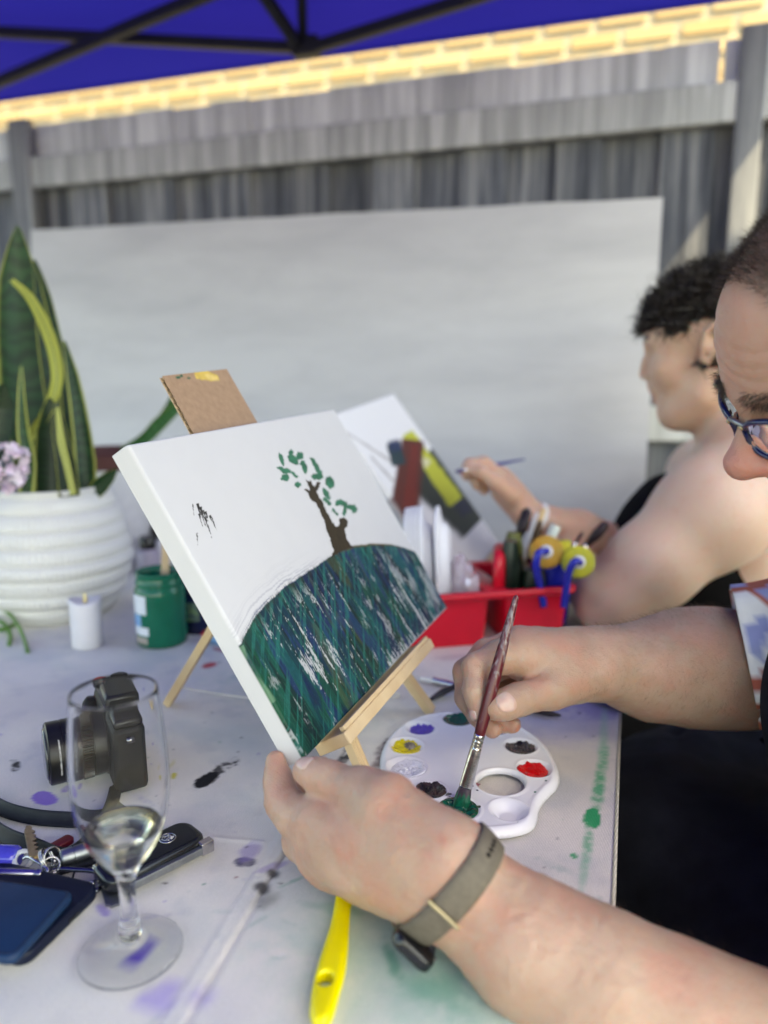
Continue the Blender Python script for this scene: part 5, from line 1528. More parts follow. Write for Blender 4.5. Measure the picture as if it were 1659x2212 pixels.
leaf([(158, 1068), (146, 1010), (132, 950), (124, 880)], [12, 14, 16, 6], 1.095, margin=1.0, seed=6, label='narrow pale striped leaf edge')
leaf([(110, 1072), (112, 1000), (110, 930), (106, 860)], [60, 70, 60, 10], 1.12, margin=.03, seed=7, dark=.5)
leaf([(198, 1070), (216, 1050), (236, 1030), (252, 1014)], [30, 36, 26, 4], 1.15, margin=.08, seed=8, dark=.7)
leaf([(56, 1072), (60, 1000), (50, 930), (46, 860), (46, 790)], [30, 34, 26, 16, 4], 1.10, margin=.3, seed=9, dark=1.3)

# flowers at the left edge of the frame, lying across the pot rim
fl = root('flower_posy', T(-60, 1360), 'pink and white flower head at the left edge before the pot', 'flowers')
fcn = U(14, 1008, 1.03)
for k_ in range(95):
    v = rng.standard_normal(3); v /= np.linalg.norm(v)
    c_ = fcn + v * .030 * rng.uniform(.75, 1.08) * np.array([1, 1, 1.15])
    n_ = nrm(v + .4 * rng.standard_normal(3)); x, y, _ = frame_from(n_)
    V = [c_ - n_ * .003]; ang0 = rng.uniform(0, 6.28)
    R_ = rng.uniform(.006, .0095)
    for q in range(10):
        a_ = ang0 + q * math.pi / 5; rr_ = R_ * (1 if q % 2 == 0 else .62)
        V.append(c_ + x * rr_ * math.cos(a_) + y * rr_ * math.sin(a_) + n_ * rng.uniform(0, .0015))
    F = [(0, 1 + q, 1 + (q + 1) % 10) for q in range(10)]
    mk('petal', np.array(V), F, M['petal'], fl)
V, F = tube(spline([fcn, U(-20, 1100, 1.03), U(-60, 1250, 1.02), T(-60, 1360) + UPv * .003], 20), .0022, 8); mk('stem', V, F, M['green_stem'], fl)
def flatleaf(pts, w, dep, parent, col=None, nm='leaf'):
    return leaf(pts, w, dep, parent=parent, margin=0.0, name=nm, curl=.15, seed=rng.uniform(1, 9), dark=1.0)
leaf([(-30, 1010), (-10, 940), (0, 880), (6, 830)], [40, 60, 56, 6], 1.05, parent=fl, margin=0, seed=12, dark=.45)
gs_ = root('cut_stems', T(0, 1370), 'loose green flower stems lying on the cloth before the pot', 'flower stem')
V, F = tube(spline([T(-40, 1290, TZ + .035), T(2, 1312, TZ + .030), T(34, 1342, TZ + .018), T(52, 1380, TZ + .005), T(60, 1408, TZ + .002)], 24), .0026, 8); mk('stem', V, F, M['green_stem'], gs_)
V, F = tube(spline([T(-40, 1330, TZ + .02), T(5, 1345, TZ + .014), T(22, 1370, TZ + .004), T(20, 1392, TZ + .002)], 20), .0032, 8); mk('stem', V, F, M['green_stem'], gs_)
V, F = tube(spline([T(-50, 1345, TZ + .018), T(0, 1360, TZ + .010), T(30, 1350, TZ + .006)], 16), .0036, 8); mk('stem', V, F, M['green_stem'], gs_)

# small white candle
cc0 = T(190, 1396) + nrm(np.array([-.42, .99, 0])) * 0.004
cd_ = root('candle', cc0, 'small white pillar candle standing before the ribbed pot', 'candle')
CRr = .0212
def wob_(a, i): return .0012 * np.sin(a * 3 + 1) * (1 if i in (5, 6, 7) else 0)
V, F = lathe([(0, 0), (CRr - .001, 0), (CRr, .001), (CRr, .030), (CRr, .060), (CRr - .0003, .067), (CRr - .002, .0685), (CRr - .0035, .066), (.004, .063), (0, .063)], 48, cc0, flute=lambda a, i: .0012 * np.sin(a * 2 + .6) if 4 < i < 8 else 0 * a)
V[:, 2] += np.where(V[:, 2] > TZ + .06, .0022 * np.sin(np.arctan2(V[:, 1] - cc0[1], V[:, 0] - cc0[0]) * 2 + 1), 0)
mk('candle_body', V, F, M['wax'], cd_)
V, F = tube(spline([cc0 + UPv * .060, cc0 + UPv * .070 + np.array([.001, 0, 0]), cc0 + UPv * .0775], 12), np.interp(np.linspace(0, 1, 12), [0, .4, 1], [.0022, .0034, .0012]), 10)
mk('wick_tip', V, F, mat('candle_tip', (0.75, 0.62, 0.28), .4, var=.05), cd_, label='small yellowish candle tip')

# green paint jar with a stick
jc = T(352, 1401) + nrm(np.array([-.3, .99, 0])) * .030
jr = root('paint_jar', jc, 'open jar of dark green paint with a white label beside the candle', 'jar')
V, F = lathe([(0, .0005), (.033, .0005), (.0355, .003), (.0357, .012), (.0357, .076), (.0352, .082), (.0325, .0855), (.0322, .0875), (.0335, .089), (.0335, .0925), (.0322, .094), (.0322, .1035), (.0330, .105), (.0320, .1065), (.0300, .1060), (.0298, .094), (.0298, .086), (0, .086)], 72, jc)
mk('jar_body', V, F, M['jar_green'], jr)
def patch(c, R, a0, a1, z0_, z1_, m, name, parent, off=.0004):
    a = np.linspace(math.radians(a0), math.radians(a1), 14)
    V = [c + np.array([(R + off) * math.cos(q), (R + off) * math.sin(q), z]) for z in (z0_, z1_) for q in a]
    F = [(i, i + 1, 14 + i + 1, 14 + i) for i in range(13)]
    return mk(name, V, F, m, parent)
va_ = math.degrees(math.atan2(-jc[1], -jc[0]))      # angle that faces the camera
patch(jc, .0357, va_ - 85, va_ - 34, .050, .077, M['label_white'], 'label', jr)
patch(jc, .0357, va_ - 88, va_ - 50, .024, .049, M['label_blue'], 'label', jr)
patch(jc, .0357, va_ - 80, va_ - 30, .020, .032, M['label_white'], 'label', jr, .0008)
patch(jc, .0357, va_ - 76, va_ - 34, .007, .017, mat('label_brown', (.22, .18, .16), .5, col2=(.5, .46, .42), scale=90), 'label', jr)
stk = [U(356, 1258, np.linalg.norm(jc[:2]) + .03), U(357, 1195, np.linalg.norm(jc[:2]) + .05)]
st_b = jc + np.array([.006, .004, .080]); st_t = jc + np.array([.004, .030, .150])
V, F = slab((0, 0, 0), (1, 0, 0), (0, 1, 0), (0, 0, 1), .011, .085, .005, .0018, .0004)
sx_, sy_, sz_ = frame_from(st_t - st_b, (0, -1, 0))
V = st_b + np.outer(V[:, 0], sx_) + np.outer(V[:, 1] + .034, sz_) + np.outer(V[:, 2], sy_)
mk('stir_stick', V, F, M['wood_stick'], label='flat wooden stick standing in the green paint jar', cat='stick')

# dark bottle and other things half hidden behind the canvas
def bottle(name, c, prof, m, label, cat, seg=40):
    o = root(name, c, label, cat)
    V, F = lathe(prof, seg, c); mk('bottle_body', V, F, m, o, auto=50)
    return o
b1c = T(420, 1372) + np.array([0, .03, 0])
b1 = bottle('paint_bottle', b1c, [(0, .0005), (.030, .0005), (.032, .003), (.032, .070), (.029, .078), (.022, .084), (.022, .088), (0, .088)], M['navy_gloss'], 'dark navy paint jar behind the easel leg', 'jar')
V, F = lathe([(0, .086), (.0235, .086), (.0235, .102), (.022, .104), (0, .104)], 40, b1c); mk('lid', V, F, M['navy_gloss'], b1, auto=50)
patch(b1c, .032, -125, -75, .022, .05, mat('label_green', (.18, .30, .12), .5, col2=(.03, .05, .10), scale=120), 'label', b1)
b2c = T(316, 1246) + np.array([0, .02, 0])
b2 = bottle('paint_tube', b2c, [(0, .0005), (.020, .0005), (.0215, .002), (.0215, .045), (.014, .053), (0, .053)], mat('lilac_plastic', (.42, .38, .46), .4, var=.1), 'squat lilac paint bottle with a black cap behind the green jar', 'bottle')
V, F = lathe([(0, .052), (.016, .052), (.016, .074), (.014, .076), (0, .076)], 30, b2c); mk('cap', V, F, M['black_gloss'], b2, auto=50)
b3c = T(345, 1226) + np.array([0, .02, 0])
b3 = bottle('paint_tube', b3c, [(0, .0005), (.024, .0005), (.0255, .002), (.0255, .052), (.016, .060), (0, .060)], M['white_pen'], 'white paint bottle with a black cap behind the canvas edge', 'bottle')
V, F = lathe([(0, .059), (.020, .059), (.020, .084), (.018, .086), (0, .086)], 30, b3c); mk('cap', V, F, M['black_gloss'], b3, auto=50)
# small tube with blue and red print by the easel's rear leg
t0_ = T(452, 1372, TZ + .010); t1_ = T(560, 1392, TZ + .010)
ptb = root('paint_tube', T(470, 1385), 'small blue and red paint tube lying behind the canvas', 'tube')
V, F = tube([t0_, t0_ + (t1_ - t0_) * .3, t0_ + (t1_ - t0_) * .9, t1_], [.010, .011, .0105, .0105], 20); mk('tube_body', V, F, M['label_blue'], ptb)
V, F = tube([t0_ - nrm(t1_ - t0_) * .010, t0_], [.006, .0065], 16); mk('cap', V, F, M['red_button'], ptb)
# plant in a terracotta bowl further back
tbc = T(255, 1222)
tp = root('tall_planter', tbc, 'pale tall planter with a dark red-brown rim and green leaves behind the canvas corner', 'planter')
V, F = lathe([(0, .001), (.062, .001), (.078, .120), (.088, .205), (.0, .205)], 60, tbc); mk('planter_body', V, F, M['white_pen'], tp, auto=45)
V, F = lathe([(.088, .204), (.096, .206), (.098, .234), (.092, .238), (.086, .232), (.085, .220), (0, .220)], 60, tbc); mk('rim', V, F, M['terracotta'], tp, auto=45)
V, F = lathe([(0, 0), (.085, 0)], 30, tbc + UPv * .222); mk('soil', V, F, M['soil'], tp)
dT = tbc[1] * cp + .02
leaf([(262, 975), (310, 950), (345, 915), (385, 878), (420, 850)], [16, 26, 30, 22, 3], dT + .02, parent=tp, margin=.08, seed=21, dark=2.2)
leaf([(282, 975), (330, 930), (372, 870), (380, 820)], [14, 22, 20, 3], dT + .05, parent=tp, margin=.08, seed=22, dark=1.8)

# ------------------------------------------------------------------ second painting on its easel
z2 = 1.42
P2 = U(850, 850, z2)            # top right corner
R2 = nrm(CR + np.array([.0, -.05, .075])); U2 = nrm(cam2w(nrm(np.array([-.53, .05, .80])))); U2 = nrm(U2 - R2 * (U2 @ R2)); N2 = np.cross(R2, U2)
W2, H2 = 0.25, 0.35
P2o = P2 - R2 * W2 - U2 * H2
n1_, n2_ = 150, 130
gr_, gu_ = np.meshgrid(np.linspace(0, W2, n1_), np.linspace(0, H2, n2_), indexing='ij'); rr = gr_.ravel(); uu = gu_.ravel()
Pf = P2o + rr[:, None] * R2 + uu[:, None] * U2
Q, _ = proj(Pf); X, Y = Q[:, 0], Q[:, 1]
C = np.tile(np.array([.68, .68, .70]), (len(rr), 1))
def band2(a, b, w0, w1, col, op=1.0, rg=6):
    global C
    a = np.array(a, float); b = np.array(b, float); d = b - a; L2 = d @ d
    q = np.stack([X, Y], -1) - a; t = q @ d / L2
    dist = np.abs(q[:, 0] * d[1] - q[:, 1] * d[0]) / math.sqrt(L2) + rg * (noise2(rr, uu, 90, 90, w0, 3) - .5)
    w = w0 + (w1 - w0) * np.clip(t, 0, 1)
    C = mixc(C, col, op * sstep(w * 1.15, w * .85, dist) * (t > 0) * (t < 1))
band2((735, 925), (850, 1000), 2, 3, (.35, .33, .33), .8, 3); band2((800, 985), (850, 1040), 2, 3, (.35, .33, .33), .8, 3)
band2((905, 1000), (1040, 1120), 52, 60, (.020, .028, .024)); band2((1000, 1000), (1050, 1080), 22, 26, (.02, .04, .03))
band2((900, 960), (1010, 1110), 11, 12, (.008, .010, .035)); band2((880, 935), (985, 1085), 13, 18, (.45, .46, .06)); band2((900, 985), (925, 1005), 8, 10, (.6, .58, .35))
band2((892, 950), (866, 1180), 24, 36, (.085, .016, .012)); band2((896, 960), (884, 1100), 8, 14, (.16, .02, .015), .7)
band2((850, 955), (862, 1005), 15, 15, (.012, .035, .045)); band2((850, 950), (856, 975), 12, 12, (.01, .02, .09), .7)
band2((985, 1000), (1015, 1012), 10, 10, (.55, .50, .42), .8)
V = np.concatenate([Pf, Pf - .018 * N2]); g0 = gridmesh(n1_, n2_)
ring = [i * n2_ for i in range(n1_)] + [(n1_ - 1) * n2_ + j for j in range(1, n2_)] + [i * n2_ + n2_ - 1 for i in range(n1_ - 2, -1, -1)] + [j for j in range(n2_ - 2, 0, -1)]
ring = np.array(ring); nx = np.roll(ring, -1); off_ = len(Pf)
Fq = np.concatenate([g0, g0[:, ::-1] + off_, np.stack([ring, ring + off_, nx + off_, nx], -1)])
mk('painted_canvas', V, Fq, M['painted_canvas'], colors=np.concatenate([C, np.tile(np.array([.66, .66, .68]), (len(Pf), 1))]), origin=P2o, smooth=False,
   label='second canvas further back, painted with a dark red trunk and yellow stripe', cat='painting')
e2 = root('table_easel', (P2o + R2 * W2 / 2) * np.array([1, 1, 0]) + np.array([0, 0, TZ]), 'pine table easel under the second canvas, behind the red caddy', 'easel')
for f_ in (.25, .75):
    b_ = P2o + R2 * W2 * f_ - N2 * .026; k_ = (TZ + .004 - b_[2]) / U2[2]
    V, F = bar(b_ + U2 * k_, b_ + U2 * .2, .013, .009, N2); mk('leg', V, F, M['pine'], e2, smooth=False)
V, F = obox(P2o + R2 * W2 / 2 - U2 * .0065 - N2 * .006, R2, U2, N2, .09, .0055, .016); mk('ledge', V, F, M['pine'], e2, smooth=False)
h_ = P2o + R2 * W2 * .5 + U2 * .19 - N2 * .036; ft = h_ - N2 * .16; ft[2] = TZ + .003
V, F = bar(ft, h_, .012, .009, N2); mk('prop_leg', V, F, M['pine'], e2, smooth=False)

# ------------------------------------------------------------------ red caddy
c_l, c_m, c_r = T(925, 1378), T(1052, 1392), T(1226, 1378)
cx_ = nrm(c_r - c_m); cx_[2] = 0; cx_ = nrm(cx_); cy_ = np.array([-cx_[1], cx_[0], 0])
if cy_[1] < 0: cy_ = -cy_
cdo = root('red_caddy', (c_l + c_r) / 2 + cy_ * .05, 'bright red plastic two-bin caddy with a middle handle, full of art supplies', 'caddy')
def at_c(x, y, z): return c_m + cx_ * x + cy_ * y + UPv * z
xr = float((c_r - c_m) @ cx_); dpt = .145; hC = .078
xg0, xg1 = 0.0, .028     # slot between the two tubs
def tub(x0, x1, name):
    """open tapered bin with walls"""
    fl_ = .008
    def rect(z, o, ins_):
        r_ = rounded_rect((x1 - x0) + 2 * o - 2 * ins_, dpt + 2 * o - 2 * ins_, .012, 5)
        return [at_c((x0 + x1) / 2 + a, dpt / 2 + b, z) for a, b in r_]
    rings = [rect(.001, 0, 0), rect(hC * .5, fl_ * .3, 0), rect(hC, fl_ * .6, 0), rect(hC, fl_ * .6, .0022), rect(hC * .5, fl_ * .3, .0022), rect(.004, 0, .0022)]
    n = len(rings[0]); V = np.concatenate([np.array(q) for q in rings]); F = []
    for i in range(len(rings) - 1):
        for k in range(n): F.append((i * n + k, i * n + (k + 1) % n, (i + 1) * n + (k + 1) % n, (i + 1) * n + k))
    F.append(tuple(range(n))[::-1]); F.append(tuple((len(rings) - 1) * n + k for k in range(n)))
    return mk(name, V, F, M['red_plastic'], cdo, auto=50)
tub(-.122, xg0 - .002, 'bin'); tub(xg1 + .002, xr - .006, 'bin')
# rim flange round the whole caddy
xa, xb = -.128, xr + .004
r_o = rounded_rect(xb - xa, dpt + .022, .016, 6)
pts = [at_c((xa + xb) / 2 + a, dpt / 2 + b, hC - .002) for a, b in r_o]
V, F = tube(pts, .0062, 10, closed=True, flat=1.0); mk('rim', V, F, M['red_plastic'], cdo)
V, F = obox(at_c((xg0 + xg1) / 2, dpt / 2, hC - .001), cx_, cy_, UPv, .017, dpt / 2, .0022); mk('bridge', V, F, M['red_plastic'], cdo, bevel=.001)
# handle rising between the bins
hq = []
for y_, z_ in ((.020, hC - .004), (.020, hC + .030), (.026, hC + .048), (.038, hC + .060), (.056, hC + .064), (.090, hC + .064), (.106, hC + .058), (.116, hC + .044), (.120, hC + .026), (.122, hC - .004)):
    hq.append(at_c(.016 + .30 * y_, y_ * .8, hC + (z_ - hC) * .82))
V, F = prism(hq, cx_, -.009, .009); mk('handle', V, F, M['red_plastic'], cdo, bevel=.006, auto=40)

# what the caddy holds
def stickbrush(name, b, t, r, m_h, m_b, L_b, label, cat='paintbrush', rb=.008, group=None):
    o = root(name, b, label, cat, group)
    d = nrm(t - b)
    V, F = tube([b, b + (t - b) * .5, t - d * .02], [r * .6, r, r * .8], 10); mk('handle', V, F, m_h, o)
    V, F = tube([t - d * .024, t], [r * 1.05, r * 1.2], 12); mk('ferrule', V, F, M['ferrule'], o)
    V, F = tube([t - d * .001, t + d * L_b * .5, t + d * L_b * .9, t + d * L_b], [r * 1.15, rb, rb * .8, rb * .3], 14, flat=.6); mk('bristles', V, F, m_b, o)
    return o
# white plastic plates standing on edge in the left bin
def plate(cx0, y0, R, lean, label, sc=1.0):
    n_ = nrm(cx_ * 1.0 + cy_ * -.35 + UPv * .10 + cx_ * lean)
    c_ = at_c(cx0 + .018, y0, .101)
    V, F = lathe([(0, 0), (R * .62, 0), (R * .70, -.004), (R * .74, -.010), (R * .97, -.014), (R, -.0135), (R, -.0172), (R * .96, -.0182), (R * .72, -.0140), (R * .68, -.0080), (R * .60, -.0036), (0, -.0036)], 60, c_, n_)
    V[:, 2] = c_[2] + (V[:, 2] - c_[2]) * 1.5
    return mk('plate', V, F, M['white_paper'], label=label, cat='plate', group='white plates in the red caddy')
for q, nm in enumerate(('first, left end of the stack', 'second from the left', 'third from the left', 'fourth from the left', 'last and inmost of the stack')):
    plate(-.098 + .0052 * q, .070, .060 + .0004 * q, .012 * q, 'oval white plastic plate in the red caddy, ' + nm)
plate(-.052, .066, .0615, -.12, 'single oval-looking white plate leaning beside the clear bag in the caddy')

# crumpled clear bag
bc0 = at_c(-.022, .055, .055)
i_, j_ = 36, 24
V = []
for i in range(i_ + 1):
    th = math.pi * i / i_
    for j in range(j_):
        ph_ = 2 * math.pi * j / j_
        d = np.array([math.sin(th) * math.cos(ph_), math.sin(th) * math.sin(ph_), math.cos(th)])
        nz_ = fbm((d * 2.6 + 3)[None], 3)[0]
        V.append(bc0 + (cx_ * d[0] * .022 + cy_ * d[1] * .045 + UPv * d[2] * .058) * (.7 + .65 * nz_))
F = [(i * j_ + j, i * j_ + (j + 1) % j_, (i + 1) * j_ + (j + 1) % j_, (i + 1) * j_ + j) for i in range(i_) for j in range(j_)]
mk('plastic_bag', np.array(V), F, M['plastic_bag'], label='crumpled clear bag with pinkish contents beside the red handle', cat='bag')
# right bin: bottles, sponge dabbers, brushes
def cyl_thing(name, b, t, prof_r, m, label, cat):
    o = root(name, b, label, cat)
    V, F = tube(spline([b, (b + t) / 2, t], len(prof_r)), prof_r, 24); mk('bottle_body', V, F, m, o, auto=50); return o
cyl_thing('dark_bottle', at_c(.048, .040, .006), at_c(.046, .034, .142), [.014, .0165, .017, .017, .017, .0165, .013, .010], M['dark_green_plastic'], 'tall black-green paint bottle next to the red handle', 'bottle')
cyl_thing('dark_bottle', at_c(.078, .026, .006), at_c(.080, .024, .100), [.015, .018, .0185, .0185, .018, .016], M['dark_green_plastic'], 'short black-green paint bottle at the caddy front', 'bottle')
cyl_thing('olive_bottle', at_c(.066, .075, .006), at_c(.067, .075, .145), [.013, .016, .016, .016, .015, .010], M['olive_plastic'], 'olive paint bottle behind the black-green bottles', 'bottle')
cyl_thing('blue_tub', at_c(.112, .045, .006), at_c(.116, .043, .108), [.026, .030, .031, .031, .031, .030], M['blue_plastic'], 'deep blue plastic tub in the right end of the caddy', 'tub')
def dabber(px, py, dep, R, m, nd, tail, label):
    """round sponge stamp on a bent blue handle, face turned to the viewer"""
    c_ = U(px, py, dep); n_ = nrm(nd)
    o = root('sponge_dabber', c_, label, 'sponge brush', 'round sponge dabbers in the caddy')
    V, F = lathe([(0, -.024), (R * .9, -.024), (R, -.021), (R * 1.02, -.008), (R, 0), (R * .93, .003), (R * .4, .002), (0, .002)], 40, c_, n_); mk('sponge', V, F, m, o)
    V, F = lathe([(0, .001), (R * .42, .001), (R * .40, .005), (R * .16, .007), (0, .007)], 30, c_, n_); mk('hub', V, F, M['white_pen'], o)
    P_ = [c_ + n_ * .004, c_ + n_ * .014] + [U(*t) for t in tail]
    V, F = tube(spline(P_, 40), .0052, 12); mk('handle', V, F, M['blue_plastic'], o)
dabber(1180, 1192, 1.055, .0235, M['sponge_orange'], (-.25, -.9, .25), [(1163, 1196, 1.030), (1158, 1225, 1.034), (1166, 1262, 1.05), (1175, 1310, 1.06)], 'round orange sponge dabber with blue handle, left of the pair')
dabber(1250, 1214, 1.035, .0225, M['sponge_yellow'], (-.15, -.93, .2), [(1240, 1214, 1.008), (1228, 1240, 1.018), (1222, 1280, 1.035), (1218, 1310, 1.045)], 'round yellow-green sponge dabber with blue handle, right of the pair')
cyl_thing('sponge_roll', U(1206, 1215, 1.10), U(1204, 1168, 1.10), [.017, .021, .021, .019], M['sponge_yellow'], 'yellowish sponge roller standing behind the two dabbers', 'sponge')
stickbrush('paintbrush', at_c(.045, .085, .01), U(1118, 1172, 1.14), .0042, M['black_pen'], M['bristle_dark'], .055, 'brush with dark purple bristles leaning left over the red handle', rb=.0125)
stickbrush('paintbrush', at_c(.105, .10, .01), U(1268, 1178, 1.13), .0045, M['black_pen'], M['bristle_dark'], .046, 'brush with broad dark bristles leaning right over the caddy end', rb=.0135)
stickbrush('paintbrush', at_c(.08, .10, .01), U(1150, 1185, 1.14), .0035, M['wood_stick'], mat('brown_bristle', (.06, .032, .015), .6, var=.4, scale=300), .046, 'brush with brown bristles standing among the caddy sticks', rb=.009)
stickbrush('paintbrush', at_c(.10, .085, .01), U(1244, 1172, 1.12), .0025, M['white_pen'], M['bristle_dark'], .020, 'thin brush with a small black tip behind the yellow sponge', rb=.0042)
V, F = bar(at_c(.075, .10, .02), U(1176, 1098, 1.13), .008, .003, (0, -1, 0)); mk('craft_stick', V, F, M['wood_stick'], label='pale wooden craft stick tallest in the caddy', cat='stick', bevel=.001)
V, F = tube([at_c(.07, .11, .02), U(1160, 1108, 1.15)], .0034, 10); mk('white_pen', V, F, M['white_pen'], label='white pen beside the tall craft stick in the caddy', cat='pen')
V, F = tube([at_c(.10, .11, .02), U(1200, 1135, 1.15)], .009, 12); mk('white_pen', V, F, mat('pale_green_cap', (.55, .62, .58), .4), label='pale capped tube behind the orange dabber in the caddy', cat='tube')
V, F = tube([at_c(.065, .055, .02), U(1110, 1188, 1.09)], .006, 12); mk('grey_marker', V, F, mat('grey_marker', (.35, .37, .36), .4, var=.1), label='grey marker beside the black-green bottle in the caddy', cat='pen')
# pale dish behind the caddy handle
pdc = T(1030, 1255) + np.array([0, .04, 0])
V, F = lathe([(0, .002), (.04, .002), (.06, .030), (.0625, .030), (.062, .033), (.058, .032), (.039, .005), (0, .005)], 48, pdc); mk('white_bowl', V, F, M['white_paper'], label='white bowl on the cloth behind the red caddy', cat='bowl')

# brush lying behind the easel foot, and one under the wrist
lb_ = root('lying_brush', T(950, 1475), 'slim brush with black bristles lying behind the easel foot', 'paintbrush')
V, F = tube(spline([T(908, 1466, TZ + .006), T(940, 1471, TZ + .006), T(972, 1478, TZ + .006)], 16), [.0030] * 16, 10); mk('handle', V, F, M['white_pen'], lb_)
V, F = tube(spline([T(935, 1470, TZ + .006), T(962, 1476, TZ + .006), T(985, 1482, TZ + .006)], 16), [.0042] * 16, 10); mk('ferrule', V, F, M['ferrule'], lb_)
V, F = tube(spline([T(982, 1481, TZ + .006), T(1000, 1485, TZ + .006), T(1022, 1490, TZ + .005)], 12), np.interp(np.linspace(0, 1, 12), [0, .5, 1], [.0044, .0055, .002]), 10); mk('bristles', V, F, M['bristle_dark'], lb_)
l2 = root('lying_brush', T(925, 1500), 'black flat brush lying near the palette behind the easel leg', 'paintbrush')
V, F = tube(spline([T(985, 1482, TZ + .016), T(955, 1496, TZ + .008), T(930, 1512, TZ + .006)], 14), np.interp(np.linspace(0, 1, 14), [0, .5, 1], [.004, .006, .003]), 10, flat=.7); mk('bristles', V, F, M['black_pen'], l2)
V, F = tube(spline([T(985, 1482, TZ + .016), T(1010, 1474, TZ + .016), T(1060, 1466, TZ + .012)], 14), .0035, 10); mk('handle', V, F, M['black_pen'], l2)
l3 = root('lying_brush', T(1180, 1542), 'dark tapered brush handle lying under the painting hand wrist', 'paintbrush')
V, F = tube(spline([T(1212, 1546, TZ + .004), T(1180, 1540, TZ + .005), T(1120, 1526, TZ + .006)], 14), np.interp(np.linspace(0, 1, 14), [0, .4, 1], [.0010, .0035, .0042]), 10); mk('handle', V, F, M['bristle_dark'], l3)
l4 = root('lying_brush', T(1320, 1540), 'blue-black brush lying across the table edge under the forearm', 'paintbrush')
V, F = tube(spline([T(1262, 1503, TZ + .005), T(1300, 1514, TZ + .006), T(1345, 1530, TZ + .006)], 14), np.interp(np.linspace(0, 1, 14), [0, .4, 1], [.0015, .0050, .0055]), 10); mk('handle', V, F, M['purple_dark'], l4)
